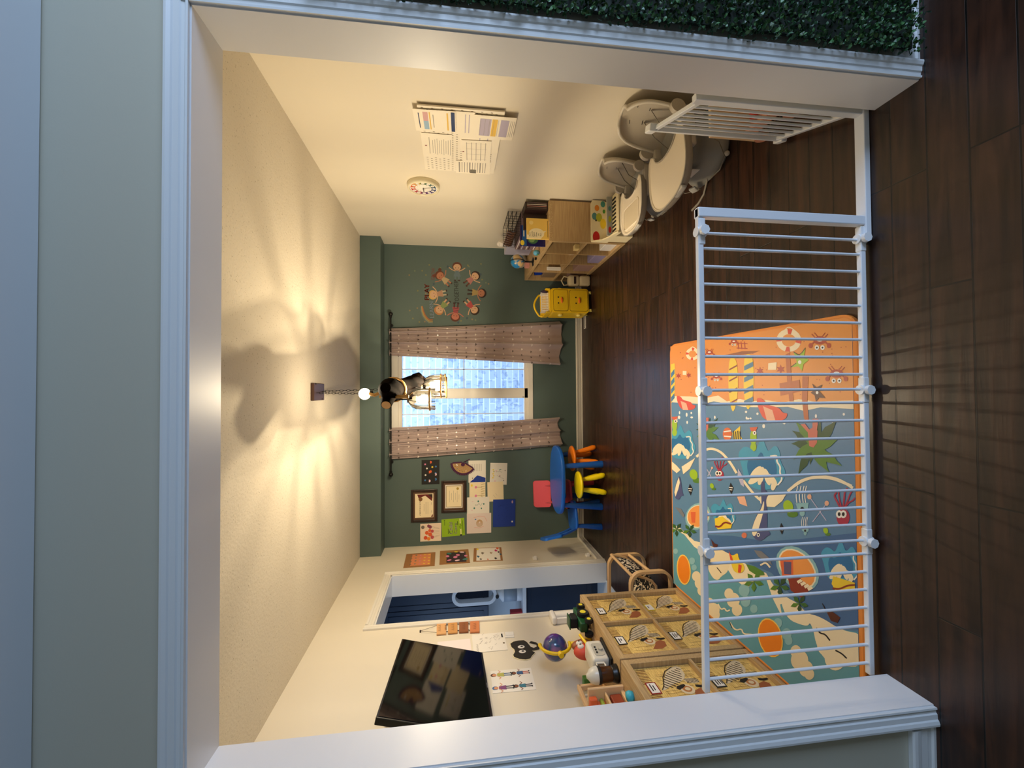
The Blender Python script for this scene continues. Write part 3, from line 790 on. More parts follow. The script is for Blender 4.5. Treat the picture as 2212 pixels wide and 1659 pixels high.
# cloth bag between cart and shelf
t = thing('cloth_bag', 'off white padded bag hanging between yellow cart and shelf', 'bag', (1.345, 5.12, 0))
BAGM = add_bump(mat('off_white_canvas', (206, 192, 160), .85), 40, .4, .004)
mb = MB(); mb.box(1.295, 1.42, 5.05, 5.15, .0, .14, BAGM, .03, 4, True); mb.build('lower_pouch', t, world=True)
mb = MB(); mb.box(1.29, 1.425, 5.055, 5.16, .135, .28, BAGM, .035, 4, True); mb.build('upper_pouch', t, world=True)
mb = MB(); mb.box(1.31, 1.40, 5.045, 5.058, .19, .215, BRD, .004, 2); mb.build('pocket_slot', t, world=True)
mb = MB(); mb.tube([(1.31, 5.1, .27), (1.30, 5.1, .33), (1.355, 5.1, .36), (1.41, 5.1, .33), (1.40, 5.1, .27)], .008, BAGM, 8); mb.build('bag_strap', t, world=True)
# floor register
t = thing('floor_vent', 'white metal floor vent below the curtain by the cart', 'vent', (.90, 5.30, 0))
mb = MB(); mb.box(.80, 1.06, 5.27, 5.345, .0, .007, WPL, .002, 1); mb.build('vent_frame', t, world=True)
mb = MB()
for i in range(20): mb.box(.812 + i * .012, .818 + i * .012, 5.285, 5.33, .007, .0085, mat('vent_slot_grey', (120, 116, 108), .6))
mb.build('slat', t, world=True)

# ================================================================== KIDS TABLE, STOOLS, CHAIRS
TBL = mat('table_blue', (28, 108, 214), .35); LBL = mat('leg_blue', (24, 86, 176), .4)


def superell(rx, ry, n=40, e=2.6, z=0, s=1):
    P = []
    for i in range(n):
        a = 2 * PI * i / n; c, si = math.cos(a), math.sin(a)
        P.append(V((math.copysign(abs(c) ** (2 / e), c) * rx * s, math.copysign(abs(si) ** (2 / e), si) * ry * s, z)))
    return P


def slab(mb, rx, ry, z0, z1, m, e=2.6, bev=.01, n=48, c=(0, 0)):
    rings = [(z0, -bev), (z0 + bev * .3, -bev * .3), (z0 + bev, 0), (z1 - bev, 0), (z1 - bev * .3, -bev * .3), (z1, -bev)]
    vs = []
    for z, d in rings: vs += [V((p.x + c[0], p.y + c[1], z)) for p in superell(rx + d, ry + d, n, e)]
    fs = [[i * n + j, i * n + (j + 1) % n, (i + 1) * n + (j + 1) % n, (i + 1) * n + j] for i in range(len(rings) - 1) for j in range(n)]
    mb.add(vs, fs, m, True); mb.add(vs[:n], [list(range(n))[::-1]], m); mb.add(vs[-n:], [list(range(n))], m)


t = thing('kids_table', 'bright blue oval plastic play table under the wall art', 'table', (-1.045, 4.99, 0), -.03)
mb = MB(); slab(mb, .395, .31, .435, .48, TBL, 2.5, .012); mb.build('tabletop', t)
for x, y in ((-.26, -.235), (.21, -.245), (-.26, .2), (.26, .2)):
    mb = MB(); a = V((x * .95, y * .92, .437)); b_ = V((x * 1.04, y * 1.1, 0))
    rings = [(a, .026), (a * .6 + b_ * .4, .031), (b_ + V((0, 0, .006)), .040), (b_, .037)]
    mb.tube([p for p, r_ in rings], [r_ for p, r_ in rings], LBL, 18); mb.build('leg', t)


def stool(label, loc, rz, m):
    t = thing('kids_stool', label, 'stool', loc, rz, 'round plastic stools at the blue table')
    mb = MB(); mb.lathe([(0, .262), (.12, .262), (.14, .268), (.15, .281), (.146, .293), (.13, .30), (0, .303)], m, 36); mb.build('seat', t)
    for k in range(4):
        a = PI / 4 + k * PI / 2; d = V((math.cos(a), math.sin(a), 0)); mb = MB()
        mb.tube([d * .075 + V((0, 0, .265)), d * .085 + V((0, 0, .20)), d * .105 + V((0, 0, .11)), d * .128 + V((0, 0, .035)), d * .135 + V((0, 0, .006)), d * .136], [.018, .024, .031, .031, .022, .012], m, 14); mb.build('leg', t)
    return t


ORS = mat('stool_orange', (250, 132, 20), .35); YES = mat('stool_yellow', (246, 220, 10), .35)
stool('orange round stool behind a front leg of the blue table', (-.80, 4.97, 0), .55, ORS)
stool('yellow round stool between the front legs of blue table', (-1.055, 4.70, 0), .22, YES)


def kchair(label, loc, rz, m, m2):
    """seat front towards -y locally, backrest at +y"""
    t = thing('kids_chair', label, 'chair', loc, rz, 'plastic chairs at the blue table')
    mb = MB(); slab(mb, .18, .165, .275, .305, m, 4, .01, c=(0, -.01)); mb.build('seat', t)
    mb = MB(); P = []
    for (x, z) in rr_pts(-.165, .165, .46, .67, .035, 5): P.append(V((x * (1 + .0 * z), .165 + (z - .3) * .17, z)))
    mb.prism(P, (0, .028, .004), m); mb.build('backrest', t)
    for x in (-.105, .105):
        mb = MB(); mb.tube([(x, .140, .29), (x, .178, .38), (x, .214, .50), (x, .226, .57)], [.02, .02, .02, .015], m2, 12, flat=.6); mb.build('back_post', t)
    for x in (-.13, .13):
        for y in (-.125, .12):
            mb = MB(); mb.tube([(x * .92, y * .92, .277), (x, y * 1.02, .13), (x * 1.08, y * 1.12, .005), (x * 1.08, y * 1.12, 0)], [.021, .027, .036, .033], m2, 14); mb.build('leg', t)
    return t


kchair('blue plastic child chair at the left end of blue table', (-1.47, 4.93, 0), 1.86, TBL, LBL)
PNK = mat('chair_pink', (238, 92, 106), .4); PNKD = mat('chair_pink_leg', (190, 60, 76), .4)
kchair('pink plastic child chair behind the blue table', (-1.27, 5.16, 0), .16, PNK, PNKD)

# ================================================================== RATTAN/BENTWOOD CHAIR
t = thing('bentwood_armchair', 'small bentwood armchair with black and cream fabric behind oak shelf', 'armchair', (-1.62, 3.38, 0))


def rloop(x0, x1, z0, z1, y, r=.06, lean=0):
    P = []
    for cx, cz, a0 in ((x1 - r, z1 - r, 0), (x0 + r, z1 - r, 90), (x0 + r, z0 + r, 180), (x1 - r, z0 + r, 270)):
        for i in range(7):
            a = math.radians(a0 + 90 * i / 6); x, z = cx + r * math.cos(a), cz + r * math.sin(a)
            P.append(V((x + lean * (z - z0), y, z)))
    return P


def rectbar(mb, pts, w, h, m, wd=(0, 1, 0)):
    """closed loop of rectangular lamination, width along wd"""
    k = len(pts); wd = V(wd); vs = []
    for i, p in enumerate(pts):
        tg = (pts[(i + 1) % k] - pts[i - 1]).normalized(); nn = tg.cross(wd).normalized()
        for a, b_ in ((-1, -1), (1, -1), (1, 1), (-1, 1)): vs.append(p + wd * a * w / 2 + nn * b_ * h / 2)
    fs = [[i * 4 + j, i * 4 + (j + 1) % 4, ((i + 1) % k) * 4 + (j + 1) % 4, ((i + 1) % k) * 4 + j] for i in range(k) for j in range(4)]
    mb.add(vs, fs, m)


for y, x1 in ((3.62, -1.44), (3.15, -1.395)):
    mb = MB(); rectbar(mb, rloop(x1 - .44, x1, .012, .335, y, .085), .040, .020, BENT); mb.build('side_frame', t, world=True)
mb = MB(); mb.cyl((-1.44, 3.62, .155), (-1.40, 3.15, .17), .013, BENT, n=10); mb.build('crossbar', t, world=True)
FAB = mat('black_cream_fabric', (20, 18, 18), .85)
N, L, b = nodes(FAB); tc = N.new('ShaderNodeTexCoord'); n = N.new('ShaderNodeTexNoise'); n.inputs['Scale'].default_value = 15; n.inputs['Detail'].default_value = 1; n.inputs['Distortion'].default_value = 2.2
r = N.new('ShaderNodeValToRGB'); r.color_ramp.interpolation = 'CONSTANT'; r.color_ramp.elements[0].color = lin((22, 18, 20)); r.color_ramp.elements[1].position = .54; r.color_ramp.elements[1].color = lin((240, 224, 196))
L.new(tc.outputs['Object'], n.inputs['Vector']); L.new(n.outputs['Fac'], r.inputs[0]); L.new(r.outputs[0], b.inputs['Base Color'])


def cushion(mb, path, y0, y1, th, m, ny=14):
    """padded sheet following path [(x,z)], spanning y0..y1"""
    n = len(path); top = []; bot = []
    for i, (x, z) in enumerate(path):
        a = path[max(i - 1, 0)]; c = path[min(i + 1, n - 1)]; tx, tz = c[0] - a[0], c[1] - a[1]; k = math.hypot(tx, tz); nx, nz = -tz / k, tx / k
        for j in range(ny + 1):
            v = j / ny; e = th * (min(1, 6 * min(v, 1 - v)) ** .5) * (min(1, .35 + 4 * min(i, n - 1 - i) / n) ** .5) + .002
            y = y0 + (y1 - y0) * v; top.append(V((x + nx * e, y, z + nz * e))); bot.append(V((x - nx * .004, y, z - nz * .004)))
    w = ny + 1; F = [[i * w + j, i * w + j + 1, (i + 1) * w + j + 1, (i + 1) * w + j] for i in range(n - 1) for j in range(ny)]
    mb.add(top, F, m, True); mb.add(bot, [f[::-1] for f in F], m, True)
    mb.add(top + bot, [[i * w, (i + 1) * w, n * w + (i + 1) * w, n * w + i * w] for i in range(n - 1)] + [[i * w + ny, n * w + i * w + ny, n * w + (i + 1) * w + ny, (i + 1) * w + ny] for i in range(n - 1)], m)
    mb.add([top[j] for j in range(w)] + [bot[j] for j in range(w)], [[j, j + 1, w + j + 1, w + j] for j in range(ny)], m)
    mb.add([top[-w + j] for j in range(w)] + [bot[-w + j] for j in range(w)], [[j, j + 1, w + j + 1, w + j][::-1] for j in range(ny)], m)


path = [(-1.435, .315), (-1.445, .26), (-1.465, .20), (-1.49, .15), (-1.53, .115), (-1.60, .11), (-1.70, .125), (-1.80, .145)]
mb = MB(); cushion(mb, path, 3.20, 3.57, .022, FAB); mb.build('patterned_cushion', t, world=True)
for y in (3.175, 3.595):
    mb = MB(); mb.tube([V((x + .012, y, z + .006)) for x, z in path], .011, BENT, 8); mb.build('seat_lath', t, world=True)
mb = MB(); mb.cyl((-1.425, 3.16, .318), (-1.43, 3.61, .318), .012, BENT, n=10); mb.build('top_rail', t, world=True)

# ================================================================== BOOSTER SEATS
SHL = mat('seat_shell_grey', (186, 176, 160), .45); SRIM = mat('seat_rim_grey', (206, 198, 184), .4); SBASE = mat('seat_base_grey', (150, 148, 142), .4)
TRAY = mat('tray_cream', (242, 230, 208), .3); STRAP = mat('strap_grey', (138, 130, 118), .7); BUCK = mat('buckle_grey', (206, 204, 198), .35); TRIM = mat('tray_edge_grey', (190, 182, 168), .4)


def booster(label, loc, rz, sc, deep):
    t = thing('booster_seat', label, 'baby seat', loc, rz, 'floor booster seats with trays by the right wall')
    S = lambda x, y, z: V((x * sc, y * sc, z * sc))
    # back shell, wrapping forward at its wings
    nu, nv = 24, 20

    def P(u, v, off=0):
        w = .205 * (1 - .10 * v) * (1 if v < .55 else math.sqrt(max(0, 1 - ((v - .55) / .47) ** 2.6)) * .86 + .14)
        x = w * math.sin(u * 1.35) / math.sin(1.35)
        y = .185 + .045 * v - .15 * (1 - math.cos(u * 1.35)) * (1 - .45 * v) + off
        return S(x, y, .16 + .42 * v + off * .1)
    mb = MB(); fr = [P(-1 + 2 * i / nu, j / nv) for j in range(nv + 1) for i in range(nu + 1)]; bk = [P(-1 + 2 * i / nu, j / nv, .016) for j in range(nv + 1) for i in range(nu + 1)]
    F = [[j * (nu + 1) + i, j * (nu + 1) + i + 1, (j + 1) * (nu + 1) + i + 1, (j + 1) * (nu + 1) + i] for j in range(nv) for i in range(nu)]
    mb.add(fr, F, SHL, True); mb.add(bk, [f[::-1] for f in F], SHL, True)
    mb.build('seat_back', t)
    mb = MB(); edge = [P(-1, j / nv, .008) for j in range(nv + 1)] + [P(-1 + 2 * i / nu, 1, .008) for i in range(1, nu)] + [P(1, 1 - j / nv, .008) for j in range(nv + 1)]
    mb.tube(edge, .011 * sc, SRIM, 8); mb.build('back_rim', t)
    # slots and back strap marks
    mb = MB()
    for u, v0 in ((-.22, .62), (.22, .62), (-.3, .82), (.3, .82)):
        mb.tube([P(u - .05, v0, -.002), P(u + .05, v0 + .015, -.002)], .0022 * sc, BLACK, 5)
    mb.build('strap_slot', t)
    for sgn in (-1, 1):
        mb = MB(); mb.tube([P(sgn * .2, .60, -.004), S(sgn * .05, .10, .35), S(sgn * .07, .03, .24)], .010 * sc, STRAP, 8, flat=.25); mb.build('harness_strap', t)
    # seat bowl and base
    mb = MB(); n = 36; rings = [(0, .205, .20, 0), (.012, .215, .21, 0), (.05, .20, .195, .0), (.11, .155, .165, .01), (.16, .17, .175, .01), (.20, .20, .19, 0), (.235, .205, .185, 0), (.24, .19, .17, 0), (.20, .16, .14, .01), (.185, .10, .10, .01)]
    vs = []
    for z, rx, ry, dy in rings: vs += [S(p.x, p.y + dy, z) for p in superell(rx, ry, n, 3)]
    mb.add(vs, [[i * n + j, i * n + (j + 1) % n, (i + 1) * n + (j + 1) % n, (i + 1) * n + j] for i in range(len(rings) - 1) for j in range(n)], SBASE, True); mb.add(vs[-n:], [list(range(n))], SBASE); mb.build('seat_base', t)
    for sgn in (-1, 1):
        mb = MB(); mb.cyl(S(sgn * .20, .10, .33), S(sgn * .228, .10, .33), .045 * sc, SHL, n=20); mb.build('hinge_disc', t)
        mb = MB(); mb.box(-.02 * sc, .02 * sc, -.14 * sc, .12 * sc, .225 * sc, .285 * sc, SRIM, .012 * sc, 3, True); mb.xf(Matrix.Translation(S(sgn * .20, 0, 0))); mb.build('arm_support', t)
    # tray: crescent plate with a raised lip
    out = []
    for i in range(25): a = PI + PI * i / 24; out.append((.235 * math.copysign(abs(math.cos(a)) ** .75, math.cos(a)), -.16 + .235 * math.copysign(abs(math.sin(a)) ** .8, math.sin(a))))
    out += [(.232, -.05), (.215, .02), (.185, .045)]
    for i in range(13): a = PI * i / 12; out.append((.145 * math.cos(a), .02 - .09 * math.sin(a)))
    out += [(-.185, .045), (-.215, .02), (-.232, -.05)]
    tr = MB(); z0, z1 = .258, .315
    cx, cy = 0, -.15
    def ring(k, z): return [S(cx + (x - cx) * k, cy + (y - cy) * k, z) for x, y in out]
    m_ = len(out)
    R_ = [ring(.93, z0), ring(.985, z0 + .01), ring(1, z1 - .008), ring(.99, z1), ring(.965, z1)] + ([ring(.955, z1 - .006)] if not deep else [ring(.90, z1), ring(.88, z1 - .008)])
    vs = [p for r_ in R_ for p in r_]
    q_ = lambda lo, hi: [[i * m_ + j, i * m_ + (j + 1) % m_, (i + 1) * m_ + (j + 1) % m_, (i + 1) * m_ + j] for i in range(lo, hi) for j in range(m_)]
    tr.add(vs, q_(0, 2), TRIM, True); tr.add(vs, q_(2, len(R_) - 1), TRAY, True)
    tr.add(R_[0], [list(range(m_))[::-1]], TRIM); tr.add(R_[-1], [list(range(m_))], TRAY)
    to = tr.build('tray', t)
    mb = MB(); lip = [S(cx + (x - cx) * 1.003, cy + (y - cy) * 1.003, z1 - .002) for x, y in out]; mb.tube(lip, .0045 * sc, TRIM, 6, closed=True); mb.build('tray_trim', to)
    if deep:
        mb = MB(); P4 = rr_pts(-.16, .16, -.33, -.13, .04)
        mb.prism([S(a, b, z1 - .0078) for a, b in P4], (0, 0, .001), mat('tray_recess_shade', (222, 208, 180), .35))  # recess shade put into the colour of a darker plate
        mb.tube([S(a, b, z1 - .006) for a, b in P4], .006 * sc, TRAY, 6, closed=True); mb.build('tray_recess_shade', to)
    mb = MB(); mb.box(-.05 * sc, .05 * sc, -.012 * sc, .008 * sc, -.02 * sc, .014 * sc, BUCK, .007 * sc, 3, True)
    mb.xf(Matrix.Translation(S(.11, -.378, .298)) @ Matrix.Rotation(.12, 4, 'Z')); mb.build('release_button', to)
    # straps and buckles dangling in front of the base
    mb = MB(); mb.tube([S(-.19, -.08, .16), S(-.215, -.14, .11), S(-.20, -.19, .07), S(-.13, -.215, .05), S(-.08, -.23, .035)], .011 * sc, STRAP, 8, flat=.25); mb.build('side_strap', t)
    mb = MB(); mb.tube([S(.20, -.05, .15), S(.225, -.12, .09), S(.205, -.2, .045), S(.13, -.23, .03), S(.05, -.235, .04)], .011 * sc, STRAP, 8, flat=.25); mb.build('side_strap', t)
    mb = MB(); mb.box(-.022 * sc, .022 * sc, -.008 * sc, .008 * sc, -.028 * sc, .028 * sc, BUCK, .005 * sc, 2, True); mb.xf(Matrix.Translation(S(-.10, -.225, .07)) @ Matrix.Rotation(.6, 4, 'Y')); mb.build('buckle', t)
    for a in (.19, -.17): mb = MB(); mb.sphere(S(a, -.165, .018), .016 * sc, SRIM, 12, 8); mb.build('foot', t)
    return t


b1 = booster('grey booster seat with large cream tray, nearest the white gate', (1.58, 2.585, 0), -PI / 2 + .12, 1.0, False)
# long loose strap reaching over the floor from the near seat
mb = MB(); P = [U(1522, 380, 'Z', .05), U(1524, 372, 'Z', .06), U(1527, 390, 'Z', .02), U(1520, 420, 'Z', .004), U(1508, 440, 'Z', .004), U(1494, 455, 'Z', .004)]
mb.tube(P, .008, STRAP, 6, flat=.3); mb.build('loose_strap', b1, world=True)
mb = MB(); mb.sphere(U(1522, 385, 'Z', .03), (.016, .02, .012), BUCK, 10, 6); mb.build('buckle', b1, world=True)
mb = MB(); mb.box(1.395, 1.398, 2.50, 2.60, .12, .17, PAPER); mb.box(1.3945, 1.398, 2.50, 2.60, .172, .178, K_RED); mb.build('warning_sticker', b1, world=True)
booster('grey booster seat with deep cream tray, farther back beside the toy piano', (1.60, 3.21, 0), -PI / 2 - .02, .88, True)

# ================================================================== TOY PIANO
t = thing('toy_piano', 'cream toy piano with coloured dots against the end of shelf', 'toy piano', (1.62, 3.86, 0))
PCR = mat('piano_cream', (244, 230, 190), .4)
mb = MB(); mb.box(1.44, 1.82, 3.80, 3.955, 0, .20, PCR, .006, 2); mb.build('piano_case', t, world=True)
mb = MB(); P = [(1.44, .20), (1.82, .20), (1.835, .24), (1.835, .345), (1.80, .36), (1.44, .36)]
mb.prism([V((x, 3.94, z)) for x, z in P], (0, .014, 0), PCR)
s = Surf((1.64, 3.94, .28), (1, 0, 0), (0, 0, 1), mb, .0006)
DOTS = [(-.16, .03, .055, .03, (200, 30, 30)), (.04, .045, .035, .022, (90, 150, 150)), (.12, .02, .03, .02, (240, 150, 50)), (.03, -.0, .042, .026, (190, 196, 60)), (-.03, -.04, .05, .026, (248, 216, 50)), (.0, .03, .010, .007, (30, 30, 30)), (.16, -.04, .03, .02, (80, 160, 150)), (.09, -.05, .02, .012, (90, 160, 60))]
for i, (a, b_, ra, rb, c_) in enumerate(DOTS): s.ell(a, b_, ra, rb * 1.15, mat('dot_colour_%s' % 'abcdefgh'[i], c_, .45), 1)
mb.build('dotted_panel', t, world=True)
mb = MB(); mb.prism([V((1.44, 3.94, .36)), V((1.44, 3.94, .20)), V((1.44, 3.80, .19)), V((1.44, 3.66, .17)), V((1.44, 3.66, .20)), V((1.44, 3.72, .225)), V((1.44, 3.80, .235)), V((1.44, 3.88, .27))], (-.014, 0, 0), PCR); mb.build('side_cheek', t, world=True)
mb = MB(); mb.box(1.44, 1.82, 3.665, 3.80, .175, .195, PCR, .004, 1); mb.build('keyboard_shelf', t, world=True)
for i in range(9):
    x = 1.475 + i * .036
    mb = MB(); mb.box(x, x + .014, 3.72, 3.79, .195, .206, BLACK, .002, 1); mb.build('black_key', t, world=True)
mb = MB(); mb.box(1.45, 1.81, 3.80, 3.82, .20, .25, mat('piano_grey_panel', (170, 172, 166), .5)); s = Surf((1.63, 3.80, .225), (1, 0, 0), (0, 0, 1), mb, .0006)
s.ell(-.13, 0, .03, .014, MATS['dot_colour_a'], 1); s.ell(-.03, 0, .03, .014, MATS['dot_colour_d'], 1); s.ell(.07, 0, .022, .014, MATS['dot_colour_b'], 1)
mb.build('music_panel', t, world=True)

# ================================================================== WOODEN WALKER (behind the open gate door)
t = thing('wooden_walker', 'pale wooden toy box with red beads behind the open gate door', 'toy', (1.50, 1.98, 0))
PINE = mat('pale_pine', (222, 190, 148), .5); PEACH = mat('peach_wood', (206, 140, 112), .5); RBEAD = mat('red_bead', (214, 60, 44), .4)
mb = MB(); mb.box(1.36, 1.70, 2.10, 2.125, .03, .30, PINE, .004, 1); mb.build('back_board', t, world=True)
mb = MB(); mb.box(1.36, 1.70, 1.80, 2.10, .05, .075, PEACH, .003, 1); mb.build('tray_board', t, world=True)
for y in (1.80, ): mb = MB(); mb.box(1.36, 1.70, y, y + .02, .03, .15, PINE, .004, 1); mb.build('front_board', t, world=True)
for x in (1.36, 1.68): mb = MB(); mb.box(x, x + .02, 1.82, 2.10, .05, .13, PEACH, .004, 1); mb.build('side_board', t, world=True)
for y in (1.86, 2.06):
    for x in (1.35, 1.71): mb = MB(); mb.cyl((x - .012, y, .035), (x + .012, y, .035), .035, PEACH, n=18); mb.build('wheel', t, world=True)
for i, (x, y) in enumerate(((1.42, 1.88), (1.48, 1.97), (1.56, 1.90), (1.45, 2.04))): mb = MB(); mb.sphere((x, y, .098), .022, RBEAD, 12, 8); mb.build('bead', t, world=True)

# ================================================================== SAFETY GATE
GY = 1.521
gt = thing('safety_gate', 'white metal safety gate with its door open, across the wide opening', 'gate', (0, GY, 0))
ZTOP = .742


def gx(py): return U(1508, py, 'Y', GY)[0]


def gbox(name, x0, x1, y0, y1, z0, z1, m=None, parent=gt, bev=.003):
    mb = MB(); mb.box(x0, x1, y0, y1, z0, z1, m or GATEW, bev, 2); return mb.build(name, parent, world=parent is gt)


gbox('base_bar', .60, 1.15, GY - .022, GY + .022, 0.001, .026)
gbox('gate_post', .662, .698, GY - .018, GY + .018, .026, ZTOP)
gbox('hinge_post', 1.112, 1.142, GY - .016, GY + .016, .026, .745)
gbox('top_rail', .60, .70, GY - .012, GY + .012, ZTOP - .022, ZTOP)
X0, X1, X2, X3 = .607, -.003, -.608, -1.14
rails = [(X0, X1), (X1, X2), (X2, X3)]
for a, b_ in rails:
    for z in (.018, ZTOP - .022):
        gbox('top_rail' if z > .1 else 'bottom_rail', b_ + .006, a - .006, GY - .011, GY + .011, z, z + .022)
barpx = [536, 575, 613, 653, 692, 730, 770, 809, 873.5, 914, 954, 994, 1034, 1073, 1113, 1152, 1219, 1260, 1301, 1342, 1384, 1427, 1469]
bm0 = MB(); bm0.cyl((0, 0, .038), (0, 0, ZTOP - .02), .0058, GATEW, n=10); bar0 = None
for py in barpx + [503, 843, 1188]:
    x = gx(py)
    if bar0 is None: bar0 = bm0.build('bar', gt); bar0.location = (x, 0, 0)
    else: o = bar0.copy(); C.objects.link(o); o.parent = gt; o.location = (x, 0, 0)
for x in (X0, X1, X2):
    for zz in (.012, ZTOP - .034):
        mb = MB(); mb.cyl((x, GY, zz), (x, GY, zz + .038), .019, GATEP, n=18); mb.box(x - .05, x + .05, GY - .0135, GY + .0135, zz + .006, zz + .03, GATEP, .003, 2)
        h = mb.build('hinge_joint', gt, world=True)
        mb = MB(); zk = zz + .019; mb.cyl((x, GY - .019, zk), (x, GY - .034, zk), .019, GATEP, n=8); mb.build('hinge_knob', h).location = V((0, 0, 0))
        k = h.children[0]; k.data.transform(Matrix.Translation(V((0, -GY, 0))))
# door, swung into the room
dv = V((1.262 - 1.127, 1.939 - GY, 0)); ang = math.atan2(dv.y, dv.x); DL = dv.length
door = MB(); M = Matrix.Translation(V((1.127, GY, 0))) @ Matrix.Rotation(ang, 4, 'Z')
for x0, x1, z0, z1 in ((.018, DL, .045, .067), (.018, DL, .695, .717), (.018, .036, .045, .717), (DL - .02, DL, .045, .717)): door.box(x0, x1, -.009, .009, z0, z1, GATEW, .002, 1, M=M)
dr = door.build('gate_door', gt, world=True)
for i in range(6):
    mb = MB(); x = .036 + (DL - .056) * (i + 1) / 7; p = M @ V((x, 0, 0)); mb.cyl((p.x, p.y, .06), (p.x, p.y, .70), .0058, GATEW, n=10); mb.xf(Matrix.Translation(V((0, -GY, 0)))); mb.build('door_bar', dr)
mb = MB(); mb.box(DL - .05, DL + .01, -.018, .018, .705, .745, GATEP, .006, 2, M=M); mb.box(DL + .008, DL + .028, -.012, .012, .70, .725, GATEP, .004, 2, M=M); mb.xf(Matrix.Translation(V((0, -GY, 0)))); mb.build('latch_handle', dr)
mb = MB(); mb.box(DL - .04, DL + .022, -.016, .016, .02, .052, GATEP, .005, 2, M=M); mb.xf(Matrix.Translation(V((0, -GY, 0)))); mb.build('lower_latch', dr)

# ================================================================== PLAY MAT
MZ = .018
ORE = add_bump(mat('mat_orange_edge', (232, 144, 62), .6), 160, .3, .002)
mt = thing('play_mat', 'large foam play mat printed with a beach and sea scene', 'play mat', (-.58, 2.33, 0))
mx0, mx1, my0, my1 = -1.480, .318, 1.552, 3.105


def rrect(x0, x1, y0, y1, r, z, n=6):
    P = []
    for cx, cy, a0 in ((x1 - r, y1 - r, 0), (x0 + r, y1 - r, 90), (x0 + r, y0 + r, 180), (x1 - r, y0 + r, 270)):
        for i in range(n + 1): a = math.radians(a0 + 90 * i / n); P.append(V((cx + r * math.cos(a), cy + r * math.sin(a), z)))
    return P


# right edge runs slightly askew
def skew(P): return [V((p.x + (.034 * (p.y - my0) / (my1 - my0) if p.x > -.5 else 0), p.y, p.z)) for p in P]


mb = MB(); mb.prism(skew(rrect(mx0, mx1, my0, my1, .075, .001)), (0, 0, MZ - .002), ORE)
mb.tube(skew(rrect(mx0 + .008, mx1 - .008, my0 + .008, my1 - .008, .07, MZ * .55)), .0095, ORE, 8, closed=True); mb.build('mat_edge', mt, world=True)
PM = lambda n, c: mat('mat_' + n, c, .42)
seaC = PM('sea_blue', (92, 134, 172)); deepC = PM('deep_blue', (66, 106, 156)); skyC = PM('sky_teal', (96, 160, 178)); sandC = PM('sand_orange', (232, 150, 66)); foamC = PM('foam_cream', (246, 230, 196)); cloudC = PM('cloud_cream', (240, 222, 184))
sunC = PM('sun_orange', (240, 134, 28)); sunH = PM('sun_halo', (252, 206, 96)); mist = PM('pale_mist', (140, 188, 196)); redC = PM('coral_red', (222, 76, 46)); redD = PM('crab_red', (176, 62, 34)); yelC = PM('surf_yellow', (240, 206, 52)); brn = PM('trunk_brown', (186, 96, 42)); brnD = PM('star_brown', (84, 34, 24))
lime = PM('lime', (160, 196, 40)); g1 = PM('leaf_green', (84, 130, 44)); g2 = PM('leaf_dark', (40, 78, 44)); g3 = PM('leaf_mid', (56, 104, 48)); pnk = PM('coconut_pink', (206, 110, 92)); wv = PM('wave_blue', (70, 158, 196)); wvD = PM('wave_deep', (36, 112, 166)); wht = PM('white', (244, 240, 232)); ink = PM('ink', (24, 26, 34)); whaleC = PM('whale_navy', (76, 84, 132)); magC = PM('squid_red', (170, 40, 72)); lav = PM('lavender_shadow', (190, 186, 214)); islC = PM('island_orange', (242, 156, 76)); maroon = PM('maroon', (140, 48, 30)); surfB = PM('surf_blue', (70, 120, 160)); blush = PM('blush', (236, 180, 150))
mb = MB(); top = skew(rrect(mx0 + .014, mx1 - .014, my0 + .026, my1 - .012, .06, MZ))
mb.prism([V((p.x, p.y, MZ - .001)) for p in top], (0, 0, .001), seaC)
SF = Surf((0, 0, MZ), (1, 0, 0), (0, 1, 0), mb, .00035)
xr = lambda y: mx1 - .014 + .034 * (y - my0) / (my1 - my0)
xl, yn, yf = mx0 + .014, my0 + .026, my1 - .012


def clip(P):
    """keep a polygon inside the printed area (Sutherland-Hodgman)"""
    planes = [(1, 0, -xl), (0, 1, -yn), (0, -1, yf), (-1, .022, xr(my0) - .022 * my0)]
    for a, b_, c_ in planes:
        out = []
        for i in range(len(P)):
            p, q = P[i], P[(i + 1) % len(P)]; dp = a * p[0] + b_ * p[1] + c_; dq = a * q[0] + b_ * q[1] + c_
            if dp >= 0: out.append(p)
            if (dp >= 0) != (dq >= 0): k = dp / (dp - dq); out.append((p[0] + (q[0] - p[0]) * k, p[1] + (q[1] - p[1]) * k))
        P = out
        if len(P) < 3: return []
    return P


K_ = 520 / 2212
CR = {2: 660, 3: 1000, 4: 1200}


def mp_(c, pts): return [SF.ab(U(1420 + x * K_, CR[c] + y * K_, 'Z', MZ)) for x, y in pts]


def chaikin(P, closed=True, it=2):
    for _ in range(it):
        Q = [] if closed else [P[0]]
        for i in range(len(P) if closed else len(P) - 1):
            a, b_ = P[i], P[(i + 1) % len(P)]
            Q += [(a[0] * .75 + b_[0] * .25, a[1] * .75 + b_[1] * .25), (a[0] * .25 + b_[0] * .75, a[1] * .25 + b_[1] * .75)]
        P = Q if closed else Q + [P[-1]]
    return P


SHARP = set()


def MP(c, pts, m, l=2):
    if len(pts) >= 7 and m.name not in SHARP and len(pts) < 19: pts = chaikin(pts)
    P = clip(mp_(c, pts))
    if P: SF.poly(P, m, l)


def ME(c, x, y, rx, ry, m, l=2, ang=0, n=20):
    cs, sn = math.cos(ang), math.sin(ang)
    MP(c, [(x + rx * math.cos(2 * PI * i / n) * cs - ry * math.sin(2 * PI * i / n) * sn, y + rx * math.cos(2 * PI * i / n) * sn + ry * math.sin(2 * PI * i / n) * cs) for i in range(n)], m, l)


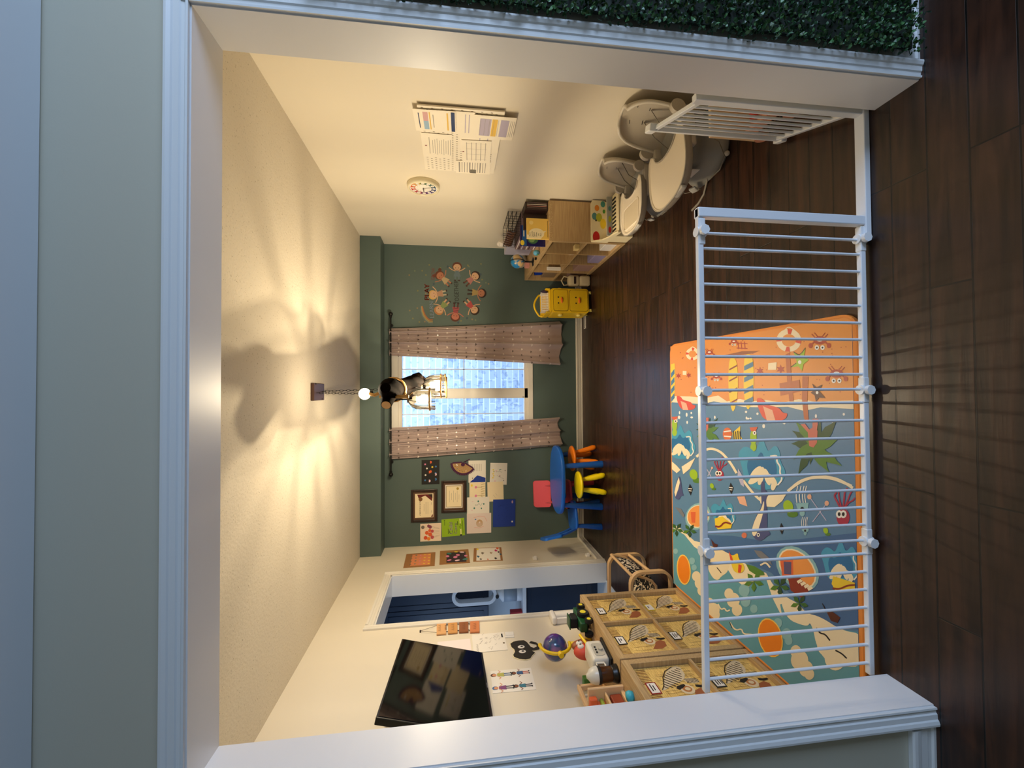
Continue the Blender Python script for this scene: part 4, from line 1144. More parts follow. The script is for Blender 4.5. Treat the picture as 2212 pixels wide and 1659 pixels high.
def ML(c, pts, w, m, l=3):
    if len(pts) > 2: pts = chaikin(pts, False)
    n = len(pts); Lp, Rp = [], []
    for i in range(n):
        p0 = pts[max(i - 1, 0)]; p1 = pts[min(i + 1, n - 1)]; dx, dy = p1[0] - p0[0], p1[1] - p0[1]; k = math.hypot(dx, dy) or 1; nx, ny = -dy / k * w / 2, dx / k * w / 2
        Lp.append((pts[i][0] + nx, pts[i][1] + ny)); Rp.append((pts[i][0] - nx, pts[i][1] - ny))
    for i in range(n - 1):
        P = clip(mp_(c, [Lp[i], Lp[i + 1], Rp[i + 1], Rp[i]]))
        if P: SF.poly(P, m, l)


# sand + foam
SHARP.update(m_.name for m_ in (redD, brnD, lime, g1, g2, g3, brn, sandC, deepC, skyC))
shore = [(60, 830), (300, 835), (440, 850), (560, 826), (640, 880), (760, 858), (860, 880), (1000, 868), (1150, 892), (1300, 860), (1450, 882), (1900, 868)]
foam = [(1900, 955), (1500, 935), (1350, 968), (1200, 930), (1000, 935), (800, 932), (650, 905), (520, 880), (420, 905), (60, 885)]
MP(2, [(60, 300), (400, 200), (1000, 100), (1700, 20), (2000, 20), (2000, 900)] + shore[::-1], sandC, 1)
MP(2, shore + foam, foamC, 2)
rs = random.Random(2)
for _ in range(60): ME(2, rs.uniform(180, 1750), rs.uniform(300, 820), 5, 5, redD, 2, n=6)
for _ in range(26): ME(2, rs.uniform(150, 1780), rs.uniform(960, 1110), rs.uniform(6, 14), rs.uniform(8, 20), wht, 2, n=10)
# life rings
for cx, cy, r_ in ((1210, 320, 115), (325, 445, 62)):
    ME(2, cx, cy, r_, r_ * .92, foamC, 3); ME(2, cx, cy, r_ * .56, r_ * .5, sandC, 4)
    for a in range(4):
        an = a * PI / 2 + .1; MP(2, [(cx + r_ * k * math.cos(an + d), cy + r_ * .92 * k * math.sin(an + d)) for k, d in ((.57, -.2), (1, -.2), (1, .2), (.57, .2))], redC, 5)
    ML(2, [(cx - r_ * .4, cy - r_ * .75), (cx, cy - r_ * 1.15), (cx + r_ * .6, cy - r_ * .7)], 8, foamC, 4)


def crab(c, x, y, s_):
    ME(c, x, y, 60 * s_, 38 * s_, redD, 4); ME(c, x, y - 4 * s_, 28 * s_, 14 * s_, wht, 5)
    for sg in (-1, 1):
        ML(c, [(x + sg * 40 * s_, y - 20 * s_), (x + sg * 75 * s_, y - 60 * s_)], 8 * s_, redD, 4); ML(c, [(x + sg * 45 * s_, y + 10 * s_), (x + sg * 78 * s_, y + 40 * s_)], 14 * s_, redD, 4); ME(c, x + sg * 84 * s_, y + 48 * s_, 20 * s_, 24 * s_, redD, 4)
        ME(c, x + sg * 26 * s_, y + 66 * s_, 20 * s_, 22 * s_, wht, 5); ME(c, x + sg * 26 * s_, y + 66 * s_, 8 * s_, 9 * s_, ink, 6)
        ML(c, [(x + sg * 20 * s_, y - 35 * s_), (x + sg * 50 * s_, y - 70 * s_)], 7 * s_, redD, 4)


for x, y, s_ in ((1495, 320, 1), (1650, 625, 1), (480, 430, .5), (545, 650, .5), (705, 330, .45)): crab(2, x, y, s_)
for x in (740, 770, 800): ML(2, [(x, 330), (x + 8, 400)], 8, redD, 3)
ML(2, [(730, 345), (830, 350)], 8, redD, 3); ML(2, [(730, 390), (830, 395)], 8, redD, 3)
# surfboards
for pts, base, st in (([(665, 490), (700, 470), (735, 520), (745, 700), (735, 880), (700, 990), (675, 930), (655, 780), (655, 600)], yelC, maroon), ([(800, 460), (840, 440), (880, 470), (892, 650), (880, 850), (840, 975), (805, 900), (792, 700)], yelC, surfB), ([(125, 540), (160, 530), (168, 650), (160, 820), (130, 900), (120, 800)], yelC, surfB)):
    MP(2, pts, base, 4); x0 = min(p[0] for p in pts); x1 = max(p[0] for p in pts); y0 = min(p[1] for p in pts); y1 = max(p[1] for p in pts)
    for k in range(4):
        yy = y0 + (y1 - y0) * (.14 + k * .2); w_ = 14 if st is maroon else 44
        MP(2, [(x0 + 8, yy + 40), (x1 - 10, yy), (x1 - 8, yy + w_), (x0 + 8, yy + 40 + w_)], st, 5)
MP(2, [(620, 455), (780, 420), (945, 415), (880, 440), (760, 455)], PM('board_shadow', (150, 86, 46)), 3)
# signpost, sign, starfish
MP(2, [(1180, 450), (1220, 430), (1235, 690), (1255, 880), (1215, 880), (1195, 690)], brn, 4); MP(2, [(1125, 715), (1310, 682), (1315, 790), (1135, 828)], brn, 5)
MP(2, [(1240, 565), (1285, 520), (1255, 425), (1310, 460), (1365, 385), (1350, 470), (1395, 500), (1345, 540), (1335, 600), (1300, 560)], lime, 5); ME(2, 1312, 520, 16, 18, wht, 6)
ML(2, [(1255, 425), (1310, 462), (1365, 388)], 6, ink, 6); ML(2, [(1230, 565), (1280, 528)], 6, ink, 6)
MP(2, [(1425, 715), (1465, 750), (1520, 725), (1495, 790), (1548, 850), (1490, 845), (1460, 885), (1448, 825), (1412, 800), (1445, 775)], brnD, 5); ME(2, 1472, 800, 12, 14, wht, 6)
MP(2, [(440, 735), (470, 760), (485, 730), (480, 790), (495, 820), (465, 815), (450, 840), (452, 790)], brnD, 5)
for x, y, r_ in ((945, 600, 38), (1135, 585, 44), (195, 645, 28), (290, 640, 26)):
    MP(2, [(x + (r_ if i % 2 == 0 else r_ * .45) * math.sin(PI * i / 6), y + (r_ if i % 2 == 0 else r_ * .45) * math.cos(PI * i / 6)) for i in range(12)], redD, 3)
MP(2, [(1022, 530), (1100, 520), (1095, 590), (1020, 590)], foamC, 4); MP(2, [(235, 600), (270, 602), (268, 638), (235, 636)], foamC, 4)
# umbrellas
for ox, oy, s_ in ((0, 0, 1), (-830 + 200, 0, .62)):
    f = lambda P: [((x - 910) * s_ + (910 if s_ == 1 else 175), (y - 835) * s_ + (835 if s_ == 1 else 820)) for x, y in P]
    MP(2, f([(910, 835), (990, 870), (1000, 910), (1130, 940), (1150, 985), (1210, 990), (1165, 1062), (990, 1062), (930, 950)]), redC, 5)
    MP(2, f([(975, 925), (1060, 960), (1090, 1060), (1010, 1060)]), blush, 6)
# palm: trunk, leaves, coconuts
for base, sx, ox, oy in ((1, 1, 0, 0), (0, .48, 0, 0)):
    f = lambda P: [((x - 1440) * sx + (1440 if sx == 1 else 455), (y - 1290) * sx + (1290 if sx == 1 else 1150)) for x, y in P]
    if sx == 1: MP(2, [(1335, 650), (1392, 650), (1380, 860), (1395, 1080), (1350, 1040), (1330, 850)], brn, 4)
    for tip, wd, m_ in (((1200, 1120), 105, g2), ((1235, 1015), 95, g1), ((1190, 1265), 110, g2), ((1215, 1440), 110, g1), ((1265, 1615), 100, g2), ((1610, 1580), 110, g1), ((1755, 1510), 120, g1), ((1720, 1205), 120, g1), ((1700, 992), 120, g2), ((1520, 985), 80, g2), ((1740, 1500), 60, g2), ((1400, 1500), 60, g2)):
        cx, cy = 1440, 1290; dx, dy = tip[0] - cx, tip[1] - cy; k = math.hypot(dx, dy); nx, ny = -dy / k * wd / 2, dx / k * wd / 2; P = []
        for i in range(7): q = i / 6; ww = math.sin(min(1, q * 1.15 + .15) * PI) ** .7 if q < 1 else 0; P.append((cx + dx * q + nx * ww, cy + dy * q + ny * ww))
        for i in range(5, -1, -1): q = i / 6; ww = (math.sin(min(1, q * 1.15 + .15) * PI) ** .7) * (.75 if i % 2 else .45); P.append((cx + dx * q - nx * ww, cy + dy * q - ny * ww))
        MP(2, f(P), m_, 5 if m_ is g2 else 6)
    MP(2, f([(1320, 1090), (1360, 1085), (1410, 1150), (1400, 1180)]), pnk, 7); MP(2, f([(1430, 1040), (1485, 1040), (1470, 1150), (1430, 1150)]), pnk, 7); MP(2, f([(1385, 1150), (1430, 1120), (1478, 1150), (1472, 1260), (1440, 1305), (1400, 1290)]), pnk, 8)
# fish
ME(2, 645, 1180, 42, 60, PM('clown_orange', (222, 110, 50)), 4); ML(2, [(612, 1160), (680, 1150)], 12, wht, 5); ML(2, [(615, 1200), (682, 1205)], 12, wht, 5)
MP(2, [(690, 1170), (765, 1105), (760, 1180), (785, 1235), (700, 1225)], yelC, 4)
for k in range(4): ML(2, [(702 + k * 20, 1150 + (k % 2) * 6), (708 + k * 19, 1235)], 9, ink, 5)
for x, y, s_ in ((885, 1230, 1), (160, 1110, .8)):
    ME(2, x, y - 20 * s_, 30 * s_, 75 * s_, lime, 4); ME(2, x, y + 70 * s_, 28 * s_, 40 * s_, lime, 4); MP(2, [(x - 35 * s_, y - 110 * s_), (x + 40 * s_, y - 115 * s_), (x + 20 * s_, y - 75 * s_), (x - 20 * s_, y - 75 * s_)], PM('tuft', (214, 96, 60)), 5); ME(2, x + 12 * s_, y - 60 * s_, 17 * s_, 19 * s_, wht, 6); ME(2, x + 12 * s_, y - 60 * s_, 6, 8, ink, 7)


def splash(c, x, y, s_):
    MP(c, [(x + a * s_, y + b_ * s_) for a, b_ in ((-200, -20), (-240, -120), (-180, -200), (-110, -180), (-70, -130), (-30, -230), (0, -290), (35, -200), (60, -140), (130, -220), (180, -130), (170, -60), (240, 60), (180, 170), (60, 230), (-80, 220), (-170, 130))], wv, 4)
    MP(c, [(x + a * s_, y + b_ * s_) for a, b_ in ((-150, 0), (-130, -90), (-60, -60), (-10, -160), (30, -70), (100, -120), (150, 20), (130, 120), (0, 170), (-120, 110))], wvD, 5)
    for a, b_, rx, ry, an in ((-60, 60, 34, 80, .7), (-10, 90, 30, 90, .2), (50, 100, 28, 85, -.3), (100, 130, 30, 70, -.6), (-80, 130, 30, 60, 1.0), (110, 190, 24, 40, .2)): ME(c, x + a * s_, y + b_ * s_, rx * s_, ry * s_, foamC, 6, an)
    ML(c, [(x + a * s_, y + b_ * s_) for a, b_ in ((80, -100), (150, -110), (140, -50), (180, 0), (170, 60), (200, 120), (150, 180))], 16 * s_, wht, 6)


splash(2, 965, 1480, .95); splash(2, 215, 1270, .62); splash(3, 610, 470, .5); splash(3, 1690, 930, .8)
# big white arcs
ML(2, [(1255, 1659), (1320, 1610), (1420, 1580), (1520, 1575), (1620, 1590), (1700, 1620), (1790, 1659)], 26, foamC, 4)
ML(3, [(790, 160), (850, 240), (930, 330), (1000, 370)], 22, foamC, 4); ML(3, [(1200, 260), (1260, 210), (1340, 160), (1430, 130), (1540, 125), (1650, 145), (1740, 190), (1800, 230)], 26, foamC, 4)
ML(2, [(360, 1390), (430, 1330), (500, 1310), (580, 1340), (640, 1400), (690, 1470), (730, 1540)], 22, foamC, 4)
MP(3, [(940, 310), (1200, 265), (1150, 350), (1080, 405), (1000, 400), (950, 370)], foamC, 5); MP(2, [(225, 1480), (350, 1400), (300, 1500), (240, 1550)], foamC, 5); MP(2, [(120, 1420), (180, 1470), (215, 1510), (180, 1540), (120, 1490)], foamC, 5)
# whale
MP(3, [(990, 250), (1035, 280), (1000, 330), (1010, 420), (1015, 520), (1010, 600), (1050, 660), (1010, 670), (985, 700), (940, 718), (890, 690), (870, 640), (880, 560), (920, 470), (960, 400), (960, 320), (950, 180), (990, 160)], whaleC, 6)
MP(3, [(985, 330), (960, 420), (920, 480), (885, 560), (868, 640), (895, 685), (930, 620), (960, 520), (985, 420)], foamC, 7); ME(3, 932, 660, 14, 18, wht, 8); ME(3, 932, 660, 7, 9, ink, 9); MP(3, [(745, 50), (790, 130), (800, 220), (770, 200), (740, 120)], lav, 5)
MP(3, [(215, 130), (235, 280), (250, 300), (220, 300), (205, 340), (170, 330), (155, 290), (170, 200), (195, 120)], whaleC, 6); MP(3, [(200, 130), (175, 200), (160, 270), (170, 310), (195, 240), (210, 180)], foamC, 7)
# squid, jellyfish, others
for x, y, s_ in ((1705, 470, 1), (572, 95, .62)):
    ME(3, x + 5 * s_, y + 30 * s_, 60 * s_, 80 * s_, magC, 5)
    for a, b_, c_ in ((-80, -170, 16), (-40, -200, 14), (20, -210, 16), (70, -190, 14), (90, -120, 14)): ML(3, [(x, y - 20 * s_), (x + a * .6 * s_, y - 110 * s_), (x + a * s_, y + b_ * s_), (x + (a + 25) * s_, y + (b_ - 30) * s_)], c_ * s_, magC, 5)
    for dx in (-30, 8): ME(3, x + dx * s_, y, 30 * s_, 36 * s_, wht, 6); ME(3, x + dx * s_, y, 13 * s_, 18 * s_, ink, 7)
for x, y, s_ in ((1335, 400, 1), (1362, 610, .6)):
    MP(3, [(x - 62 * s_, y - 30 * s_), (x + 60 * s_, y - 35 * s_), (x + 50 * s_, y + 30 * s_), (x, y + 50 * s_), (x - 45 * s_, y + 20 * s_)], mist, 5); ME(3, x, y + 60 * s_, 24 * s_, 30 * s_, mist, 5); ME(3, x, y + 20 * s_, 16 * s_, 18 * s_, ink, 7)
    for a in (-50, -20, 8, 30): ML(3, [(x + a * s_, y - 35 * s_), (x + (a - 10) * s_, y - 110 * s_), (x + (a + 8) * s_, y - 190 * s_)], 8 * s_, wht, 4)
for x0, y0, x1, y1 in ((1400, 310, 1555, 530), (1560, 370, 1430, 540), (430, 10, 495, 125), (505, 45, 465, 120)): ML(3, [(x0, y0), (x1, y1)], 8, lav, 4); ME(3, x0, y0, 20 if x0 > 600 else 9, 24 if x0 > 600 else 11, blush, 5)
for x, y, s_ in ((1205, 400, 1), (335, 105, .8), (503, 210, .4), (1550, 620, .5), (800, 665, .0)):
    if s_: ME(3, x, y, 45 * s_, 60 * s_, lime, 5, -.3); ME(3, x + 40 * s_, y + 70 * s_, 50 * s_, 30 * s_, g1, 4)
for x, y in ((1140, 600), (675, 230), (300, 240)): MP(3, [(x, y - 50), (x + 28, y), (x + 8, y + 60), (x - 18, y + 5)], ink, 4); ML(3, [(x - 14, y - 6), (x + 20, y - 2)], 8, wht, 5); ML(3, [(x - 10, y + 14), (x + 16, y + 18)], 7, wht, 5)
MP(3, [(730, 300), (800, 290), (830, 400), (760, 375)], blush, 4); ME(3, 800, 665, 24, 26, PM('ball_peach', (214, 120, 90)), 4)
# deeper water then islands
MP(3, [(420, 660), (700, 670), (1000, 720), (1300, 700), (1850, 640), (1850, 1530), (1500, 1500), (1250, 1240), (1050, 1010), (860, 930), (640, 830), (440, 740)], deepC, 1)
for c, x, y, rx, ry, an in ((3, 1290, 970, 235, 165, .85), (3, 375, 490, 110, 130, .6)):
    ME(c, x, y, rx, ry, mist, 4, an); ME(c, x, y, rx * .9, ry * .84, foamC, 5, an); ME(c, x, y, rx * .84, ry * .76, islC, 6, an)
MP(3, [(1135, 890), (1250, 890), (1255, 1040), (1150, 1035)], PM('hut_orange', (226, 104, 60)), 7); MP(3, [(1165, 905), (1235, 910), (1235, 1025), (1170, 1020)], PM('hut_window', (96, 84, 120)), 8)
MP(3, [(1200, 1040), (1300, 1030), (1400, 1170), (1330, 1240), (1230, 1170)], maroon, 7)
for k in range(4): MP(3, [(1285 + k * 32, 1085 + k * 22), (1320 + k * 32, 1065 + k * 22), (1342 + k * 32, 1085 + k * 22), (1300 + k * 32, 1110 + k * 22)], foamC, 8)
MP(3, [(310, 450), (355, 450), (350, 550), (318, 548)], PM('hut_orange', (226, 104, 60)), 7)
for c, x, y, s_ in ((3, 1130, 1130, 1), (3, 1310, 1290, .9), (3, 890, 1090, 1.0), (3, 300, 620, .7), (3, 180, 610, .7)):
    for a in range(5):
        an = a * 1.256 + .3; MP(c, [(x, y), (x + 60 * s_ * math.cos(an - .4), y + 60 * s_ * math.sin(an - .4)), (x + 95 * s_ * math.cos(an), y + 95 * s_ * math.sin(an)), (x + 60 * s_ * math.cos(an + .4), y + 60 * s_ * math.sin(an + .4))], (g3, g2, g1)[a % 3] if x != 890 else g1, 9)
MP(3, [(820, 930), (900, 950), (980, 1000), (990, 1030), (920, 1035), (850, 990)], g1, 8)
for c, P in ((3, [(530, 510), (600, 490), (690, 560), (680, 600), (560, 610), (535, 580)]), (3, [(1620, 1040), (1820, 1100), (1820, 1180), (1640, 1170), (1605, 1110)])): MP(c, P, yelC, 7)
for c, P in ((3, [(535, 580), (580, 590), (620, 540), (680, 560)]), (3, [(1615, 1150), (1680, 1160), (1750, 1125), (1820, 1120)])): ML(c, P, 16, maroon, 8)
# penguins / ships dark shapes
for c, P in ((3, [(495, 700), (530, 740), (560, 750), (550, 775), (515, 770)]), (3, [(1525, 1290), (1550, 1340), (1620, 1370), (1685, 1420), (1660, 1470), (1600, 1450), (1570, 1390)])): MP(c, P, brnD, 6)
for c, P in ((3, [(890, 800), (960, 810), (1030, 870), (1060, 940), (1000, 900), (930, 860)]), (3, [(165, 405), (220, 420), (255, 480), (240, 500), (200, 450)])): MP(c, P, PM('ship_grey', (120, 122, 130)), 6)
ML(3, [(950, 940), (1000, 910), (1040, 960)], 16, foamC, 7)
# sky
MP(3, [(60, 520), (210, 600), (330, 720), (430, 800), (640, 860), (850, 950), (1050, 1100), (1130, 1250), (1230, 1400), (1400, 1490), (1900, 1560), (2200, 2400), (200, 2400), (0, 1200)], skyC, 2)
MP(3, [(140, 560), (215, 600), (340, 715), (430, 738), (650, 828), (860, 955), (1000, 1010), (1060, 1110), (1120, 1180), (1230, 1262), (1130, 1300), (1150, 1420), (1060, 1240), (1000, 1060), (930, 1050), (830, 1150), (780, 1120), (700, 1060), (650, 980), (560, 960), (460, 850), (340, 770), (250, 660), (150, 600)], foamC, 3)
MP(3, [(430, 760), (560, 780), (690, 850), (660, 960), (640, 1010), (590, 1040), (560, 1080), (510, 1060), (460, 960)], cloudC, 4)
MP(4, [(1110, 300), (1180, 380), (1300, 440), (1370, 530), (1500, 560), (1700, 690), (1900, 720), (1900, 1020), (1700, 1020), (1600, 1010), (1500, 900), (1455, 790), (1440, 700), (1405, 610), (1385, 650), (1300, 628), (1220, 592), (1160, 510)], foamC, 4)


def cloud(c, P, m=cloudC, l=5):
    for x, y, r_ in P: ME(c, x, y, r_, r_ * 1.15, m, l)


cloud(3, [(360, 1040, 40), (395, 1100, 50), (415, 1170, 45)]); cloud(3, [(480, 1290, 45), (520, 1350, 55), (535, 1395, 42)]); cloud(3, [(660, 1200, 42), (700, 1260, 60), (735, 1350, 48)])
cloud(4, [(1275, 880, 50), (1310, 960, 80), (1370, 1040, 65), (1400, 1090, 45)]); cloud(4, [(1560, 820, 90), (1640, 940, 100), (1730, 900, 90)], foamC)
cloud(3, [(170, 810, 22), (320, 900, 28), (340, 960, 24)], mist); cloud(3, [(800, 1170, 50), (815, 1270, 45), (890, 1340, 34)], mist); cloud(4, [(1110, 620, 40), (1190, 720, 46), (1210, 780, 36)], mist)
for c, x, y, rx, ry, an in ((3, 245, 980, 54, 128, -.09), (4, 1042, 755, 100, 172, -.25)): ME(c, x, y, rx + 10, ry + 12, sunH, 6, an); ME(c, x, y, rx, ry, sunC, 7, an)
for c, P in ((3, [(560, 1295), (590, 1350), (620, 1330), (640, 1365), (670, 1350)]), (4, [(670, 615), (720, 690), (780, 670), (790, 720), (870, 725)]), (4, [(1465, 665), (1500, 715), (1545, 720), (1590, 780)]), (4, [(1640, 870), (1700, 900), (1745, 945)])): ML(c, P, 13, foamC if c == 3 or P[0][0] == 670 else ink, 7)
for c, P in ((3, [(465, 865), (490, 890), (480, 910)]), (3, [(550, 960), (575, 990), (590, 1010)]), (4, [(668, 612), (690, 665)]), (3, [(1520, 1290), (1545, 1340)])): ML(c, P, 7, ink, 8)
MP(3, [(655, 805), (690, 860), (745, 820), (750, 880), (810, 950), (790, 1010), (720, 1010), (690, 960), (680, 900)], yelC, 8); MP(3, [(660, 810), (690, 860), (700, 900), (675, 890)], redC, 9); MP(3, [(750, 930), (780, 940), (770, 1010), (745, 1005)], redC, 9)
mb.build('mat_print', mt, world=True)

# ================================================================== PENDANT
WOOD = add_bump(mat('dark_driftwood', (12, 7, 5), .95, spec=.02), 30, .5, .006, 5, (1, .3, 1)); CUT = mat('cut_wood_end', (214, 170, 122), .7)
ROPE = add_bump(mat('jute_rope', (206, 160, 96), .85), 160, .8, .003); CANO = mat('brown_canopy', (74, 48, 38), .45)
BULB = bpy.data.materials.new('glowing_bulb_glass'); BULB.use_nodes = True
_n = BULB.node_tree.nodes; _l = BULB.node_tree.links
for x in list(_n): _n.remove(x)
_o = _n.new('ShaderNodeOutputMaterial'); _t = _n.new('ShaderNodeBsdfTransparent'); _e = _n.new('ShaderNodeEmission'); _m = _n.new('ShaderNodeMixShader')
_e.inputs[0].default_value = lin((255, 232, 196)); _e.inputs[1].default_value = 14; _m.inputs[0].default_value = .35
_l.new(_t.outputs[0], _m.inputs[1]); _l.new(_e.outputs[0], _m.inputs[2]); _l.new(_m.outputs[0], _o.inputs[0])


def point(loc, power, r_=.009):
    d_ = bpy.data.lights.new('bulb_light', 'POINT'); d_.energy = power; d_.color = LAMPC; d_.shadow_soft_size = r_
    o = bpy.data.objects.new('bulb_light', d_); C.objects.link(o); o.location = loc; return o

GLS = bpy.data.materials.new('clear_ribbed_glass'); GLS.use_nodes = True
_n = GLS.node_tree.nodes; _l = GLS.node_tree.links
for x in list(_n): _n.remove(x)
_o = _n.new('ShaderNodeOutputMaterial'); _t = _n.new('ShaderNodeBsdfTransparent'); _g = _n.new('ShaderNodeBsdfGlossy'); _m = _n.new('ShaderNodeMixShader'); _f = _n.new('ShaderNodeLayerWeight')
_t.inputs[0].default_value = (.93, .93, .90, 1); _g.inputs['Roughness'].default_value = .08; _f.inputs[0].default_value = .35
_l.new(_f.outputs['Fresnel'], _m.inputs[0]); _l.new(_t.outputs[0], _m.inputs[1]); _l.new(_g.outputs[0], _m.inputs[2]); _l.new(_m.outputs[0], _o.inputs[0])
pt = thing('pendant_lamp', 'driftwood and rope pendant lamp with glass cloches hanging from the ceiling', 'lamp', (.01, 3.57, 2.76))
mb = MB(); mb.box(-.06, .075, 3.46, 3.72, 2.735, ZC - .001, CANO, .004, 2); mb.build('ceiling_canopy', pt, world=True)
mb = MB(); mb.sphere((.07, 3.5, 2.738), .008, BLKM, 8, 6); mb.sphere((-.05, 3.66, 2.738), .008, BLKM, 8, 6); mb.build('screw', pt, world=True)
def chain(a, b_, nm):
    mb = MB(); a, b_ = V(a), V(b_); L_ = (b_ - a).length; n = int(L_ / .026); d = (b_ - a).normalized(); q = d.to_track_quat('Z', 'Y')
    for i in range(n):
        c = a + d * (i + .5) * L_ / n; ax = q @ (V((1, 0, 0)) if i % 2 else V((0, 1, 0)))
        mb.tube([c + ax * .0075 * math.cos(t) + d * .0175 * math.sin(t) for t in [2 * PI * k / 10 for k in range(10)]], .0018, BLKM, 5, closed=True)
    mb.build(nm, pt, world=True)
chain((.0, 3.52, 2.735), (-.012, 3.34, 2.20), 'chain'); chain((.012, 3.66, 2.735), (.03, 3.76, 2.13), 'chain')
mb = MB()
pts = [(.03, 2.96, 2.125), (.02, 3.03, 2.125), (.025, 3.12, 2.12), (.012, 3.2, 2.115), (.03, 3.3, 2.10), (.032, 3.42, 2.08), (.04, 3.55, 2.05), (.06, 3.68, 2.02), (.075, 3.8, 2.00), (.09, 3.92, 1.975), (.10, 3.99, 1.96)]
mb.tube(pts, [.035, .062, .078, .082, .07, .074, .08, .082, .078, .066, .03], WOOD, 18)
mb.tube([(.0, 3.12, 2.12), (-.05, 3.06, 2.125), (-.085, 3.01, 2.128)], [.06, .045, .036], WOOD, 14)
mb.tube([(.06, 3.75, 2.05), (.12, 3.78, 1.99), (.15, 3.8, 1.96)], [.06, .05, .03], WOOD, 12); mb.build('driftwood_log', pt, world=True)
mb = MB(); d = V((-.035, -.05, .003)).normalized(); c = V((-.086, 3.009, 2.128)); mb.cyl(c, c + d * .003, .031, CUT, n=16); mb.build('cut_branch_end', pt, world=True)
mb = MB()
for y, rr in ((3.24, .085), (3.262, .084)):
    mb.tube([(.02 + rr * math.cos(a), y, 2.11 + rr * math.sin(a)) for a in [2 * PI * k / 20 for k in range(20)]], .010, ROPE, 8, closed=True)
mb.tube([(.0, 3.22, 2.20), (-.02, 3.20, 2.24), (-.01, 3.22, 2.28), (.01, 3.24, 2.30)], .012, ROPE, 8)
mb.tube([(-.03, 3.14, 2.19), (-.035, 3.10, 2.13), (-.03, 3.08, 2.06), (-.03, 3.08, 1.985)], .012, ROPE, 8)
mb.build('rope_wrap', pt, world=True)
bulbs = [(-.01, 3.235, 2.315)]
point(bulbs[0], BARE_P)
mb = MB(); mb.sphere(bulbs[0], .042, BULB, 20, 12); mb.build('bare_bulb', pt, world=True)['label'] = 'round glowing bare bulb'
mb = MB(); mb.cyl((.0, 3.24, 2.255), (-.008, 3.236, 2.285), .018, BLKM, n=14); mb.build('bulb_socket', pt, world=True)
for i, (x, y, zt, s_) in enumerate(((-.052, 3.22, 2.005, 1.0), (.038, 3.52, 1.925, 1.0), (.075, 3.82, 1.94, 1.0))):
    g_ = MB(); prof = [(.012, 0), (.03, -.008), (.055, -.03), (.07, -.06), (.076, -.10), (.077, -.155), (.078, -.20)]; n = 60; vs = []
    for r_, z in prof:
        for j in range(n): a = 2 * PI * j / n; rr = r_ * (1 + .022 * math.cos(a * 20)); vs.append(V((x + rr * math.cos(a), y + rr * math.sin(a), zt + z)))
    g_.add(vs, [[k * n + j, k * n + (j + 1) % n, (k + 1) * n + (j + 1) % n, (k + 1) * n + j] for k in range(len(prof) - 1) for j in range(n)], GLS, True)
    sh = g_.build('glass_cloche', pt, world=True)
    w_ = MB()
    for z in ((-.158,), (-.150, -.193), (-.155, -.193))[i]: w_.tube([(x + .081 * math.cos(a), y + .081 * math.sin(a), zt + z) for a in [2 * PI * k / 28 for k in range(28)]], .0068, ROPE, 7, closed=True)
    w_.build('rope_band', pt, world=True)
    w_ = MB()
    for k in range(10):
        a = 2 * PI * k / 10 + .13 + i; w_.tube([(x + r_ * 1.01 * math.cos(a), y + r_ * 1.01 * math.sin(a), zt + z) for r_, z in prof], .0022, BLKM, 5)
    w_.build('wire_cage', pt, world=True)
    w_ = MB(); w_.cyl((x, y, zt + .005), (x, y, zt - .062), .026, mat('grey_socket', (120, 112, 98), .4), n=16); w_.cyl((x, y, zt), (x, y, zt + .10), .005, BLKM, n=8); w_.build('lamp_socket', pt, world=True); point((x, y, zt - .122), CAGE_P)
    w_ = MB(); w_.lathe([(0, -.055), (.014, -.058), (.018, -.075), (.031, -.105), (.033, -.122), (.024, -.142), (0, -.150)], BULB, 18, (x, y, zt)); w_.build('glowing_bulb', pt, world=True)

# ================================================================== HEDGE PANEL (right of the opening)
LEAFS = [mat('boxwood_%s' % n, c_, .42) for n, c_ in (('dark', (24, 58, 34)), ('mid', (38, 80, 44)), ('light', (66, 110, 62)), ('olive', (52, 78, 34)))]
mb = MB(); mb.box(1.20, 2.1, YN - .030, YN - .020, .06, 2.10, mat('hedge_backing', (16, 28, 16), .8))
rh = random.Random(11)
for i in range(17500):
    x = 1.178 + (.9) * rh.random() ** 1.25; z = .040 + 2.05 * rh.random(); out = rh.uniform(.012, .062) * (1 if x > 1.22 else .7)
    c = V((x + rh.uniform(-.01, .01), YN - .014 - out, z)); s_ = rh.uniform(.0055, .0105)
    q = Quaternion((rh.gauss(0, 1), rh.gauss(0, 1), rh.gauss(0, 1), rh.gauss(0, 1))).normalized(); a = q @ V((s_, 0, 0)); b_ = q @ V((0, s_ * .62, 0)); n_ = q @ V((0, 0, s_ * .2))
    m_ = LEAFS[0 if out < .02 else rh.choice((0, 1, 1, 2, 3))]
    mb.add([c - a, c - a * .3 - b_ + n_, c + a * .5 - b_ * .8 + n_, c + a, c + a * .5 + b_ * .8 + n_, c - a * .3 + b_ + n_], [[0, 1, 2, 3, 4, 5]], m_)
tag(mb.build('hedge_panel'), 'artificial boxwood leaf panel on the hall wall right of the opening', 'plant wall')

# ================================================================== SIDE ROOM
NAV = mat('navy_cabinet', (30, 44, 66), .4); CNT = mat('white_counter', (226, 230, 236), .3)


def cabinet_doors(t, x0, x1, n, y, z0, z1):
    w = (x1 - x0) / n
    for i in range(n):
        a, b_ = x0 + i * w + .003, x0 + (i + 1) * w - .003; mb = MB(); mb.box(a, b_, y - .02, y, z0, z1, NAV, .002, 1)
        for q in ((a + .05, a + .056), (b_ - .056, b_ - .05)): mb.box(q[0], q[1], y - .026, y - .02, z0 + .05, z1 - .05, NAV)
        mb.box(a + .05, b_ - .05, y - .026, y - .02, z0 + .05, z0 + .056, NAV); mb.box(a + .05, b_ - .05, y - .026, y - .02, z1 - .056, z1 - .05, NAV)
        mb.build('door', t, world=True)


